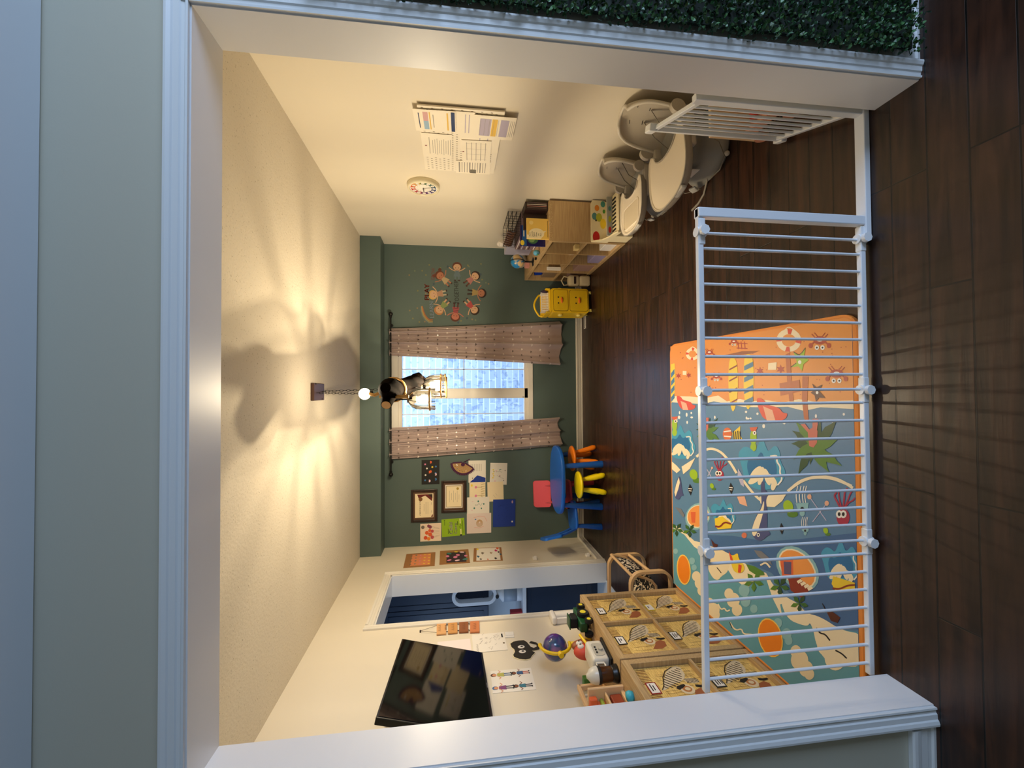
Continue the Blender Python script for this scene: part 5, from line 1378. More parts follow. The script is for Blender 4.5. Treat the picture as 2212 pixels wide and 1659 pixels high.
t = thing('base_cabinet', 'navy base cabinet under white counter, seen through side doorway', 'cabinet', (-2.8, 5.15, 0))
mb = MB(); mb.box(-3.6, -2.13, 4.90, 5.45, .0, .865, NAV); mb.build('cabinet_body', t, world=True); cabinet_doors(t, -3.6, -2.13, 3, 4.90, .09, .855)
mb = MB(); mb.box(-3.6, -2.12, 4.84, 5.455, .866, .905, CNT, .003, 1); tag(mb.build('counter_top'), 'white counter top on navy cabinet in the side room', 'counter')
t = thing('wall_cabinet', 'navy wall cabinet above the white fan in the side room', 'cabinet', (-2.8, 5.25, 1.36))
mb = MB(); mb.box(-3.6, -2.13, 5.06, 5.45, 1.28, 2.48, NAV); mb.build('cabinet_body', t, world=True); cabinet_doors(t, -3.6, -2.13, 4, 5.06, 1.29, 2.47)
# bladeless fan
t = thing('bladeless_fan', 'white oval bladeless fan standing on the side room counter', 'fan', (-2.335, 4.99, .905))
FW = mat('fan_white', (224, 228, 234), .3)
fx, fy = -2.335, 4.99
mb = MB(); mb.lathe([(0, 0), (.10, 0), (.10, .05), (.098, .055), (.098, .215), (.10, .22), (.10, .225), (.06, .255), (.045, .28), (.03, .30), (0, .30)], FW, 28, (fx, fy, .905)); mb.build('fan_base', t, world=True)
mb = MB(); mb.lathe([(.0985, .06), (.1, .06), (.1, .21), (.0985, .21)], mat('fan_grey_mesh', (150, 164, 180), .5), 28, (fx, fy, .905)); mb.build('filter_shroud', t, world=True)
mb = MB(); P = []
for cz, a0 in ((1.60, 0), (1.30, 180)):
    for i in range(13): a = math.radians(a0 + 180 * i / 12); P.append(V((fx + .088 * math.cos(a), fy, cz + .088 * math.sin(a))))
rectbar(mb, P, .10, .036, FW, (0, 1, 0)); mb.build('fan_loop', t, world=True)
mb = MB(); mb.cyl((fx - .02, fy - .062, 1.19), (fx - .02, fy - .05, 1.19), .02, BLACK, n=16); mb.build('control_dial', t, world=True)
wbox('red_box', 'small red box on the counter beside the white fan', 'box', -2.62, -2.53, 4.90, 4.98, .905, 1.04, mat('box_red', (168, 30, 40), .5))
wbox('black_rack', 'small black rack behind the red box on counter', 'rack', -2.74, -2.64, 4.92, 5.0, .905, 1.03, BLACK)

# roll-up gate beside the doorway and its catches
t = thing('rollup_gate', 'white roll-up baby gate housing beside the side doorway', 'gate', (-1.872, 3.50, .10))
mb = MB(); mb.cyl((-1.872, 3.52, .12), (-1.872, 3.52, .845), .030, WPL, n=20); mb.build('gate_roll', t, world=True)
mb = MB(); mb.box(-1.905, -1.842, 3.44, 3.57, .845, .885, WPL, .014, 3, True); mb.build('top_cap', t, world=True)
mb = MB(); mb.box(-1.908, -1.86, 3.455, 3.475, .12, .845, WPL, .004, 1); mb.build('wall_rail', t, world=True)
mb = MB(); mb.box(-1.905, -1.842, 3.46, 3.57, .08, .12, WPL, .010, 2); mb.build('bottom_cap', t, world=True)
for z, lab in ((.77, 'small white gate catch on wall below the three artworks, upper one'), (.15, 'small white gate catch low on the wall by the baseboard')):
    mb = MB(); mb.box(-1.911, -1.885, 4.795, 4.85, z - .022, z + .022, WPL, .005, 2); mb.box(-1.886, -1.872, 4.81, 4.835, z - .022, z + .006, WPL, .004, 1); tag(mb.build('gate_catch'), lab, 'gate catch')

# ================================================================== TV
TVB = mat('tv_black', (10, 10, 11), .3); SCR = mat('tv_screen_glass', (4, 4, 6), .06)
TR_, TL_, BR_ = V((-1.693, 3.05, 2.03)), V((-1.49, 2.06, 2.03)), V((-1.823, 3.045, 1.478))
R_ = (TR_ - TL_).normalized(); Uu = (TR_ - BR_); Uu = (Uu - R_ * Uu.dot(R_)).normalized(); Nn = R_.cross(Uu).normalized(); W_ = (TR_ - TL_).length; H_ = (TR_ - BR_).length
t = thing('television', 'black wall mounted television tilted out over the toys', 'television', (-1.75, 2.55, 1.75))
Mt = Matrix((R_, Nn, Uu)).transposed().to_4x4(); Mt.translation = TL_  # local x right, y out, z up
mb = MB(); mb.box(0, W_, -.035, -.002, -H_, 0, TVB, .004, 2, M=Mt); mb.box(.25, W_ - .25, -.065, -.035, -H_ + .05, -.2, TVB, .01, 2, M=Mt); mb.build('tv_housing', t, world=True)
mb = MB(); mb.box(.009, W_ - .009, -.002, .0, -H_ + .016, -.009, SCR, M=Mt); mb.build('screen', t, world=True)
mb = MB(); mb.box(W_ / 2 - .03, W_ / 2 + .03, .0, .0015, -H_ + .004, -H_ + .009, mat('grey_badge', (120, 120, 124), .3), M=Mt); mb.build('front_badge', t, world=True)
mb = MB(); c = Mt @ V((W_ / 2, -.06, -.30)); mb.tube([c, V((-1.86, 2.62, 1.75)), V((-1.905, 2.62, 1.75))], .016, TVB, 8); mb.box(-1.91, -1.89, 2.52, 2.72, 1.62, 1.90, TVB, .003, 1); mb.build('wall_bracket', t, world=True)

# ================================================================== WALL ART
A = {}
def am(n, c_, r_=.6): return mat('art_' + n, c_, r_)
aw, acr, abk, abl, agr, apk, ayl, aor, aln, adk = am('white', (236, 230, 220)), am('cream', (246, 228, 190)), am('black', (20, 18, 18)), am('blue', (20, 56, 150)), am('green', (150, 190, 30)), am('pink', (226, 130, 170)), am('yellow', (244, 214, 60)), am('orange', (228, 100, 50)), am('ink_grey', (120, 110, 100)), am('dark_brown_frame', (46, 28, 20), .35)
BL_, TQ, LPK = am('mid_blue', (60, 120, 180)), am('teal', (60, 130, 120)), am('light_pink', (240, 200, 214))


def finish(mb, name, label, cat, group=None): return tag(mb.build(name), label, cat, group)


mb, s, w, h = card('back', bb(910.7, 949.3, 993, 1046), abk)
for a, b_, m_, k in ((-.3, .33, BL_, 0), (-.05, .36, LPK, 1), (.3, .3, BL_, 1), (.28, .05, BL_, 0), (-.28, .12, aw, 0), (-.05, .0, aor, 1), (.02, -.02, aor, 1), (-.2, -.15, aw, 0), (.1, -.2, ayl, 0), (.3, -.22, BL_, 0), (.02, -.42 + .02, aor, 1), (.3, .1, LPK, 1), (-.3, -.32, apk, 0)):
    (s.star(-b_ * w * 1.0, a * h * -1, .014, m_, 1, 5, .62) if k == 0 else (s.ell(-b_ * w - .007, -a * h, .008, .012, m_, 1, .5), s.ell(-b_ * w + .007, -a * h, .008, .012, m_, 1, -.5)))
finish(mb, 'flower_art', 'black craft picture with coloured flowers, just left of the curtain top', 'artwork')
mb, s, w, h = card('back', bb(1012, 1049.4, 994.5, 1042), aw); s.poly([(-w / 2 + .004, -h / 2 + .004), (-w / 2 + .004, -.0), (-.01, -h * .32), (.03, -h * .2), (w / 2 - .004, -h * .30), (w / 2 - .004, -h / 2 + .004)][::-1] if False else [(-w / 2 + .004, -h / 2 + .004), (-w / 2 + .004, h * .42), (-w * .18, -.0), (-w * .22, -h * .2), (-w * .3, -h / 2 + .004)], abl, 1)
s.rect(-w * .30, h * .22 + .01, .03, .036, aw, 2); s.rect(-w * .30, h * .22 + .01, .012, .012, aln, 3)
for i in range(7): s.rect(.05, h * .36 - i * .022, .09, .003, aln, 1)
for i in range(2): pass
finish(mb, 'printed_letter', 'white letter with blue mountain shape, below the purple fan', 'paper')
mb, s, w, h = card('back', [(1057.5, 1046.4), (1059.5, 999.9), (1095.8, 999.9), (1094.5, 1047)], aw)
for i in range(5): s.ell(-.05 + i * .025, .07 - (i % 2) * .01, .01, .008, ayl, 1)
for i in range(9): s.ell(rs.uniform(-w * .4, w * .4), rs.uniform(-h * .4, h * .3), .007, .006, (apk, TQ, aln)[i % 3], 1)
s.line([(.02, -.04), (.03, 0), (.02, .03)], .003, TQ, 2); s.line([(-.02, .02), (-.05, -.03), (-.06, -.07)], .002, aln, 2)
finish(mb, 'crayon_drawing', 'faint crayon drawing, lowest right of the papers by the curtain', 'drawing')


def picture_frame(px, label, fn):
    ax, v, R, Up = AX['back']; P = [U(x, y, ax, v) for x, y in px]; c = sum(P, V()) / 4; r = ((P[1] - P[0]) + (P[2] - P[3])).normalized(); u = V((0, -1, 0)).cross(r) * -1; u = ((P[0] - P[3]) + (P[1] - P[2])); w = ((P[1] - P[0]) + (P[2] - P[3])).length / 2; h = u.length / 2; u = (u - r * u.dot(r)).normalized(); n = r.cross(u)
    t = thing('framed_certificate', label, 'picture frame', c, 0); M = Matrix((r, -n, u)).transposed().to_4x4(); M.translation = c
    mb = MB(); k = .028
    for a0, a1, b0, b1 in ((-w / 2, w / 2, h / 2 - k, h / 2), (-w / 2, w / 2, -h / 2, -h / 2 + k), (-w / 2, -w / 2 + k, -h / 2 + k, h / 2 - k), (w / 2 - k, w / 2, -h / 2 + k, h / 2 - k)): mb.box(a0, a1, -.022, -.002, b0, b1, adk, .004, 2, M=M)
    mb.build('frame', t, world=True)
    mb = MB(); mb.box(-w / 2 + k, w / 2 - k, -.010, -.003, -h / 2 + k, h / 2 - k, am('brown_mount', (92, 64, 46), .6), M=M); mb.build('mount', t, world=True)
    mb = MB(); wi, hi = w - 2 * k - .05, h - 2 * k - .042; mb.box(-wi / 2, wi / 2, -.0115, -.010, -hi / 2, hi / 2, acr, M=M); s = Surf(M @ V((0, -.0115, 0)), r, u, mb); fn(s, wi, hi); mb.build('certificate', t, world=True)


def cert1(s, w, h):
    s.rect(0, 0, w, h, acr, 1); s.text('CERTIFICATE', -.03, h * .22, .015, adk, 3, w=w * .62); s.ell(w * .27, h * .2, .024, .024, am('bronze', (130, 88, 50), .4), 4)
    s.poly([(w * .47, -h * .38), (w * .47, h * .38), (w * .30, h * .3), (w * .42, -h * .05), (w * .18, -h * .42), (w * .35, -h * .45)], am('oxblood', (104, 30, 24)), 2); s.poly([(w * .47, -h * .2), (w * .47, -h * .45), (w * .3, -h * .45)], adk, 3)
    [s.line([(-.07 + i * .013, -.004), (-.066 + i * .013, .006), (-.06 + i * .013, -.003)], .0016, adk, 3) for i in range(7)]
    for i in range(3): s.rect(-.03, -.02 - i * .014, w * .5, .0018, aln, 3)
    s.rect(-w * .25, -h * .38, .03, .0018, adk, 3); s.rect(w * .08, -h * .38, .03, .0018, adk, 3); s.poly([(-w * .48, -h * .47), (-w * .36, -h * .47), (-w * .48, -h * .36)], am('oxblood', (104, 30, 24)), 3)


def cert2(s, w, h):
    s.rect(0, 0, w, h, aw, 1); s.rect(0, 0, w * .92, h * .90, am('gold_border', (170, 148, 104)), 2); s.rect(0, 0, w * .87, h * .84, acr, 3); s.ell(w * .33, -h * .22, .016, .016, am('gold_seal', (176, 146, 60), .4), 4)
    for i in range(5): s.rect(-.0, h * .25 - i * .024, w * (.3 if i % 2 else .5), .0022, aln, 4)
    s.rect(-.01, -h * .3, .06, .002, aln, 4)


picture_frame(bb(888, 944.9, 1056.6, 1126.5), 'dark framed certificate with oxblood corner, highest on the green wall', cert1)
picture_frame(bb(953.3, 1007.5, 1037.3, 1106), 'dark framed certificate with a gold seal, below purple fan', cert2)
mb, s, w, h = card('back', bb(1014, 1048.6, 1042, 1076), acr)
for a in (-.35, .2): s.ell(a * w, .02, .016, .014, apk, 1); s.line([(a * w, .01), (a * w * .95, -.03), (a * w * 1.0, -.06)], .004, am('olive_line', (150, 124, 40)), 1)
for i in range(9): s.line([(-w * .45 + i * w * .11, -h * .45), (-w * .40 + i * w * .11, -h * .22)], .004, am('olive_line', (150, 124, 40)), 2)
s.ell(w * .32, h * .35, .016, .012, ayl, 1); finish(mb, 'flower_drawing', 'crayon drawing of pink flowers, under the blue mountain letter', 'drawing')
mb, s, w, h = card('back', [(1053.5, 1083.7), (1052.5, 1040.3), (1087, 1041), (1088, 1081.5)], acr, off=.0024); s.line([(-.05, -.02), (-.02, .0)], .0015, aln, 1); s.line([(-.08, -.0), (-.04, .03)], .0015, aln, 1)
finish(mb, 'blank_paper', 'nearly blank cream paper above the blue sheet', 'paper')
mb, s, w, h = card('back', bb(1009, 1057, 1073.4, 1110.8), aw, off=.0036)
for a, b_, r_ in ((-.03, .05, .012), (-.035, -.04, .010), (.055, .0, .012), (.02, -.07, .011), (.01, .03, .006)): s.ell(a, b_, r_, r_ * .8, TQ, 1)
s.line([(.0, .02), (.03, -.01), (.0, -.03), (.03, -.05)], .004, TQ, 1); s.line([(-.06, .07), (-.05, .08), (-.06, .09)], .003, apk, 1); s.line([(.05, .06), (.06, .08)], .003, apk, 1)
finish(mb, 'marker_drawing', 'white paper with green marker shapes, above the circle drawing', 'drawing')
mb, s, w, h = card('back', bb(1008.5, 1061, 1108.4, 1151.2), am('pale_pink_paper', (230, 214, 208)), off=.0048)
for i in range(6): s.line([(.0 + (.045 - i * .006) * math.cos(a) + .002 * i, -.005 + (.04 - i * .0055) * math.sin(a)) for a in [2 * PI * k / 18 for k in range(18)]], .003, am('gold_scribble', (176, 150, 60)) if i % 2 == 0 else am('orange_scribble', (214, 150, 90)), 1 + i % 2, closed=True)
s.ell(.05, .045, .007, .01, BL_, 2); s.line([(.02, -.10), (.08, -.07), (.09, .0), (.07, .07)], .0025, aor, 1); s.line([(-.05, .06), (-.06, .0), (-.04, -.06)], .0025, aor, 1)
finish(mb, 'circle_drawing', 'pale paper with scribbled gold circles, lower left of papers', 'drawing')
mb, s, w, h = card('back', [(1064.5, 1137.3), (1065.5, 1077.9), (1113, 1078.5), (1113, 1137.3)], abl, off=.006)
s.star(-w * .32, -h * .36, .014, aw, 1, 5, .6); s.ell(w * .38, -h * .36, .011, .01, am('faint_pink', (196, 160, 176)), 1); s.ell(w * .38 + .014, -h * .36, .011, .01, MATS['art_faint_pink'], 1)
for i in range(14): s.ell(rs.uniform(-w * .3, w * .3), rs.uniform(-h * .2, h * .25), .004, .004, am('deep_blue_speck', (14, 40, 116)), 1)
finish(mb, 'blue_card', 'bright blue card sheet, lowest of the wall papers above the table', 'artwork')
mb, s, w, h = card('back', [(955, 1159.8), (953.6, 1122), (1002.8, 1118.5), (1004.5, 1156)], agr)
s.text('Child', -w * .04, h * .10, .042, aw, 2, bold=True, w=w * .66); s.text('Care', -w * .06, -h * .10, .036, aw, 2, bold=True, w=w * .60); s.rect(-w * .2, h * .22, w * .3, .007, am('dark_green_text', (70, 96, 10)), 1); s.rect(w * .22, -h * .20, w * .22, .010, MATS['art_dark_green_text'], 1); s.rect(w * .26, h * .37, w * .22, .006, MATS['art_dark_green_text'], 1); s.ell(w * .42, h * .37, .008, .008, MATS['art_dark_green_text'], 1)
s.rect(-w * .28, -h * .33, w * .32, .012, am('pale_yellow', (244, 244, 170)), 1); s.rect(w * .33, -h * .31, w * .28, .012, MATS['art_pale_yellow'], 1); s.line([(-w * .1, -h * .32), (0, -h * .27), (w * .08, -h * .36), (w * .18, -h * .31)], .005, MATS['art_dark_green_text'], 2); s.rect(.0, -h * .42, w * .7, .005, MATS['art_dark_green_text'], 1); s.rect(-w * .47, -h * .33, .016, .026, abk, 3)
finish(mb, 'child_care_poster', 'lime green Child Care poster beside the balloon painting', 'poster')
mb, s, w, h = card('back', [(907.9, 1169.5), (907.9, 1132), (953, 1129), (953, 1168)], am('pale_peach_paper', (244, 222, 200)))
for a, b_, r_, m_ in ((.30, .33, .022, aln), (.36, .06, .018, am('plum', (140, 70, 90))), (.3, -.02, .022, am('plum', (140, 70, 90))), (.10, .0, .02, aor), (-.02, .14, .024, aor), (.06, -.12, .02, am('rose', (200, 84, 90))), (-.12, -.02, .026, aor), (-.3, .2, .024, am('vermilion', (222, 80, 40))), (-.28, -.12, .022, MATS['art_rose']), (-.36, .05, .022, am('amber', (240, 140, 50)))): s.ell(a * w, b_ * h + .012, r_, r_ * .95, m_, 1); s.line([(a * w, b_ * h - .01), (a * w * .6, -h * .42)], .0012, aln, 1)
finish(mb, 'balloon_painting', 'painting of orange and pink balloons, farthest left on green wall', 'artwork')
# purple fan
t = thing('paper_fan', 'purple fringed paper fan pinned above the gold seal certificate', 'fan')
c = U(1004, 1003, 'Y', D); c.y = D - .006; t.location = c; t.matrix_basis = Matrix.Translation(c)
ang0 = [math.radians(a) for a in range(95, 236, 10)]
PUR = mat('fan_purple', (74, 26, 66), .8); GOLDF = mat('fan_tan', (190, 150, 100), .7)
mb = MB(); s = Surf(c, (1, 0, 0), (0, 0, 1), mb, .001)
cc = (-.02, .075)
def fp(r_, a): return (cc[0] + r_ * math.cos(a) + .05, cc[1] + r_ * math.sin(a) - .06)
P = [fp(.145, a) for a in ang0] + [fp(.03, a) for a in ang0[::-1]]; s.poly(P, GOLDF, 1)
for i in range(5): s.star(*fp(.115, ang0[2 + i * 2]), .008, (adk, TQ, PUR, am('fan_green', (60, 110, 60)), aw)[i], 3, 4)
for i, a in enumerate(ang0[1:-1]): s.line([fp(.04, a), fp(.13, a)], .0016, adk, 2)
mb.build('fan_leaf', t, world=True)
mb = MB(); s = Surf(c, (1, 0, 0), (0, 0, 1), mb, .002)
aa = [math.radians(a) for a in range(93, 239, 4)]
P = []
for i, a in enumerate(aa): P.append(fp(.172 if i % 2 else .158, a))
s.poly(P + [fp(.138, a) for a in aa[::-1]], PUR, 2); s.line([fp(.14, aa[0]), fp(.02, aa[0])], .018, PUR, 2); s.line([fp(.14, aa[-1]), fp(.02, aa[-1])], .018, PUR, 2); s.ell(*fp(.03, math.radians(165)), .025, .025, PUR, 2)
for a in (.9, 2.0): s.ell(*fp(.09, math.radians(100 + a * 8)), .007, .009, aw, 3)
mb.build('fringe', t, world=True)
mb = MB(); p0 = s.p(*fp(.0, 0), 1); mb.tube([p0, p0 + V((.035, -.002, -.075))], .0055, PUR, 6); mb.build('handle_stick', t, world=True)

# left wall: three boards
KR = am('kraft_brown', (160, 112, 66))
arts = [([(870.9, 1227.5), (877.9, 1198.8), (940.5, 1192), (939.2, 1222.6)], 'kraft board with orange paper, highest of three on the left wall'), ([(949.2, 1220.5), (950.6, 1192.2), (1011.4, 1185.7), (1015.2, 1215.6)], 'kraft board with dark pink flower collage, middle of three on left wall'), ([(1021.9, 1213.4), (1023.8, 1185.7), (1082.4, 1182), (1086.5, 1211.2)], 'kraft board with white animal collage, lowest of three on left wall')]
for k, (px, lab) in enumerate(arts):
    mb, s, w, h = card('left', px, KR, .004)
    if k == 0:
        s.rect(0, -.01, w * .82, h * .64, am('salmon', (226, 140, 92)), 1)
        for i in range(4):
            for j in range(5): s.star((i - 1.5) * .085 + .01 * (j % 2), .10 - j * .05, .017, (aln, TQ, apk, ayl, ayl)[j], 2)
    elif k == 1:
        s.rect(-.02, -.02, w * .74, h * .66, am('aubergine', (50, 34, 48)), 1)
        for a, b_, m_, r_ in ((-.1, .06, apk, .028), (.02, .08, apk, .03), (.1, .06, TQ, .03), (-.12, -.03, LPK, .03), (-.02, -.01, apk, .034), (.04, -.04, apk, .03), (.12, -.09, LPK, .03), (-.1, -.12, TQ, .034), (0, -.13, apk, .026), (.14, -.02, ayl, .022)): s.ell(a, b_, r_, r_ * .7, m_, 2, a * 9)
    else:
        s.rect(0, -.005, w * .94, h * .82, aw, 1)
        for a, b_, m_, r_ in ((-.15, .08, aln, .03), (-.07, .11, am('sea_blue', (30, 90, 120)), .035), (.03, .06, aln, .04), (.03, -.04, am('tan', (180, 150, 120)), .036), (.1, -.10, am('magenta', (200, 40, 110)), .04), (.05, -.13, abk, .03), (-.14, -.09, abk, .035), (.17, -.12, aor, .04), (-.02, -.15, am('sea_blue', (30, 90, 120)), .03), (.16, .12, ayl, .035), (-.16, .0, aor, .02)): s.poly([(a - r_, b_), (a, b_ + r_ * .5), (a + r_, b_ + .01), (a + r_ * .2, b_ - r_ * .5)], m_, 2)
    finish(mb, 'art_board', lab, 'artwork')

# left wall: hanging wood sign, papers, switch, elephant, children print
t = thing('hanging_sign', 'four wooden tiles strung together beside the television', 'sign', U(990, 1360, 'X', XL))
WD = [mat('tile_wood_%s' % n, c_, .55) for n, c_ in (('light', (222, 168, 112)), ('honey', (206, 148, 84)), ('dark', (142, 84, 46)), ('rose', (202, 124, 76)))]
tiles = [bb(943.5, 963.5, 1348.5, 1373), bb(968, 988, 1347, 1370.5), bb(992, 1011.5, 1346, 1368.5), bb(1015.5, 1035.5, 1345.2, 1368.5)]
cs = []
for i, px in enumerate(tiles):
    mb, s, w, h = card('left', px, WD[i], .010, .004); cs.append((s.O - s.N * .004, s.R * w, s.Up * h))
    dk_ = mat('burnt_letters', (96, 54, 30), .6)
    if i == 0:
        for q in range(4): s.line([((q - 1.7) * w * .15, .004), ((q - 1.4) * w * .15, .026), ((q - 1.1) * w * .15, .006)], .0035, dk_, 1); s.rect((q - 1.5) * w * .12, -.034, .009, .014, dk_, 1)
    else:
        for q in range(4): s.line([((q - 1.7) * w * .16, -.012), ((q - 1.4) * w * .16, .014), ((q - 1.1) * w * .16, -.012)], .0035, dk_, 1)
    mb.build('wood_tile', t, world=True)
mb = MB(); hk = U(908, 1366, 'X', XL) + V((.012, 0, 0))
for sg in (-.3, .3): mb.tube([hk, cs[0][0] + cs[0][1] * sg + cs[0][2] * .5], .0014, adk, 4)
for i in range(3):
    for sg in (-.3, .3): mb.tube([cs[i][0] + cs[i][1] * sg - cs[i][2] * .5, cs[i + 1][0] + cs[i + 1][1] * sg + cs[i + 1][2] * .5], .0035, adk, 5)
mb.build('hanging_string', t, world=True)
mb = MB(); mb.cyl(hk - V((.012, 0, 0)), hk + V((.004, 0, 0)), .006, adk, n=10); mb.build('wall_hook', t, world=True)
mb, s, w, h = card('left', [(946, 1412), (944, 1388), (1016, 1379), (1018, 1412)], am('pink_white_paper', (246, 228, 226))); finish(mb, 'pale_pink_paper', 'pale pink paper tucked behind the television corner', 'paper')
mb, s, w, h = card('left', [(1024, 1411), (1018.5, 1374.5), (1088.6, 1364.5), (1096, 1404.7)], aw, .004)
[s.line([(-.12 + i * .018, h * .34), (-.113 + i * .018, h * .40), (-.106 + i * .018, h * .35)], .003, aln, 1) for i in range(6)]
for i in range(22): a, b_ = rs.uniform(-.11, .1), rs.uniform(-h * .34, h * .28); s.line([(a, b_), (a + rs.uniform(-.02, .02), b_ + .012), (a + .02, b_ - .006)], .0018, aln, 1)
s.rect(.07, -h * .42, .05, .012, abk, 1); s.ell(-.03, -h * .43, .010, .008, am('brown_dot', (110, 90, 60)), 1)
finish(mb, 'activity_sheet', 'white line drawing calendar sheet beneath the television corner', 'paper')
t = thing('light_switch', 'white rocker light switch plate right of the activity sheet', 'light switch', U(1100, 1372, 'X', XL))
mb, s, w, h = card('left', [(1091.5, 1378.8), (1090.5, 1367), (1109, 1365.5), (1111, 1377.5)], WPL, .006); mb.build('switch_plate', t, world=True)
o = s.O; mb = MB(); mb.box(o.x, o.x + .004, o.y - .017, o.y + .017, o.z - .034, o.z + .034, WPL, .002, 1); mb.build('rocker', t, world=True)
# black animal cut-out
Pp = [(1600, 490), (1650, 455), (1740, 435), (1830, 430), (1880, 460), (1950, 545), (2000, 562), (2050, 540), (2045, 500), (1970, 482), (1920, 470), (1950, 446), (2040, 466), (2100, 520), (2095, 585), (2000, 605), (1960, 605), (2020, 640), (1970, 690), (1940, 740), (1860, 755), (1750, 745), (1665, 712), (1650, 680), (1680, 625), (1665, 580), (1620, 545)]
pxs = [(900 + x * .12658, 1330 + y * .12658) for x, y in Pp]
W3 = [U(x, y, 'X', XL) for x, y in pxs]; cen = sum(W3, V()) / len(W3)
mb = MB(); big = [cen + (p - cen) * 1.06 for p in W3]
mb.prism([p + V((.001, 0, 0)) for p in big], (.003, 0, 0), am('cutout_cream', (236, 222, 180))); mb.prism([p + V((.004, 0, 0)) for p in W3], (.002, 0, 0), am('cutout_black', (40, 36, 26)))
s = Surf((XL + .006, 0, 0), (0, 1, 0), (0, 0, 1), mb, .0006)
for x, y in ((1785, 545), (1805, 625)):
    q = s.ab(U(900 + x * .12658, 1330 + y * .12658, 'X', XL)); s.ell(q[0], q[1], .020, .026, aw, 1); s.ell(q[0] + .004, q[1] - .004, .008, .010, abk, 2)
finish(mb, 'animal_cutout', 'black paper animal head cut-out with white eyes and a curled trunk', 'artwork')
mb, s, w, h = card('left', [(1064, 1498.4), (1060, 1451.5), (1146, 1442), (1158.9, 1490)], aw, .002)


def figure(s, a, b_, k, hair, skin, top, leg, arms=1, l=1):
    s.ell(a, b_ + .30 * k, .085 * k, .10 * k, hair, l); s.ell(a, b_ + .27 * k, .062 * k, .075 * k, skin, l + 1)
    s.poly([(a - .07 * k, b_ + .18 * k), (a + .07 * k, b_ + .18 * k), (a + .10 * k, b_ - .06 * k), (a - .10 * k, b_ - .06 * k)], top, l + 1)
    for sg in (-1, 1):
        s.line([(a + sg * .06 * k, b_ + .15 * k), (a + sg * .16 * k, b_ + .06 * k), (a + sg * .22 * k, b_ + .13 * k * arms)], .032 * k, skin, l + 1); s.line([(a + sg * .04 * k, b_ - .05 * k), (a + sg * .05 * k, b_ - .27 * k)], .045 * k, leg, l + 1); s.ell(a + sg * .06 * k, b_ - .29 * k, .04 * k, .022 * k, abk, l + 2)


hb, sk1, sk2, jeans = am('hair_brown', (90, 50, 34)), am('skin_tan', (214, 150, 110)), am('skin_brown', (130, 78, 54)), am('jeans', (60, 96, 140))
figure(s, .062, .062, .20, hb, sk1, am('moss_shirt', (180, 176, 90)), jeans); figure(s, -.065, .060, .20, am('hijab_blue', (70, 110, 160)), sk1, am('floral_dress', (130, 70, 120)), am('dark_leg', (40, 40, 60))); figure(s, .066, -.068, .18, abk, sk2, jeans, am('red_shorts', (196, 80, 60))); figure(s, -.062, -.068, .18, abk, sk2, am('teal_dress', (60, 120, 140)), am('dark_leg', (40, 40, 60)))
finish(mb, 'children_print', 'white print of four standing children below the television', 'poster')

# ================================================================== GREEN WALL MURAL DECAL
dt = thing('wall_decal', 'faded wall decal of children in a ring around the word TOGETHER', 'wall decal', (1.24, D, 1.65))


def dsurf(): m_ = MB(); return m_, Surf((0, D - .0005, 0), (1, 0, 0), (0, 0, 1), m_, .0004)


mb, s = dsurf()
MS = 190 / 2212


def mp2(x, y): return s.ab(U(880 + x * MS, 560 + y * MS, 'Y', D))


def dm(n, c_): return mat('decal_' + n, c_, .6)


sc_ = .49; HB, HK, SK, SD, BLN = dm('hair_brown', (96, 52, 36)), dm('hair_black', (46, 28, 22)), dm('skin', (200, 160, 126)), dm('skin_deep', (172, 112, 84)), dm('blond', (200, 160, 90))


def kid(x, y, ang, hair, skin, body, leg, buns=False, stripes=None, k=1):
    """feet towards the ring centre; ang = direction of the head"""
    a0, b0 = mp2(x, y); c_, sn = math.cos(ang), math.sin(ang)
    f = lambda u, v: (a0 + (u * sn + v * c_) * k, b0 + (-u * c_ + v * sn) * k)
    el = lambda u, v, r1, r2, m_, l: s.poly([f(u + r1 * math.cos(2 * PI * i / 16), v + r2 * math.sin(2 * PI * i / 16)) for i in range(16)], m_, l)
    el(0, .075, .056, .052, hair, 1); el(0, .065, .044, .040, skin, 2)
    if buns: el(-.05, .115, .02, .02, hair, 1); el(.05, .115, .02, .02, hair, 1)
    s.poly([f(-.02, .03), f(.02, .03), f(.042, -.045), f(-.042, -.045)], body, 1)
    if stripes:
        for q in range(3): s.poly([f(-.03, .015 - q * .02), f(.03, .015 - q * .02), f(.032, .007 - q * .02), f(-.032, .007 - q * .02)], stripes, 2)
    for sg in (-1, 1):
        P = [f(sg * .02, .02), f(sg * .06, .035), f(sg * .095, .06)]; s.line(P, .011, skin, 1); s.poly([f(sg * .010, -.04), f(sg * .028, -.04), f(sg * .03, -.085), f(sg * .014, -.085)], leg, 2); el(sg * .024, -.09, .013, .009, dm('shoe', (64, 44, 38)), 3)
        el(sg * .017, .058, .0045, .005, dm('eye', (60, 40, 30)), 3)
    s.poly([f(-.010, .042), f(.010, .042), f(.0, .036)], dm('mouth', (170, 90, 80)), 3)


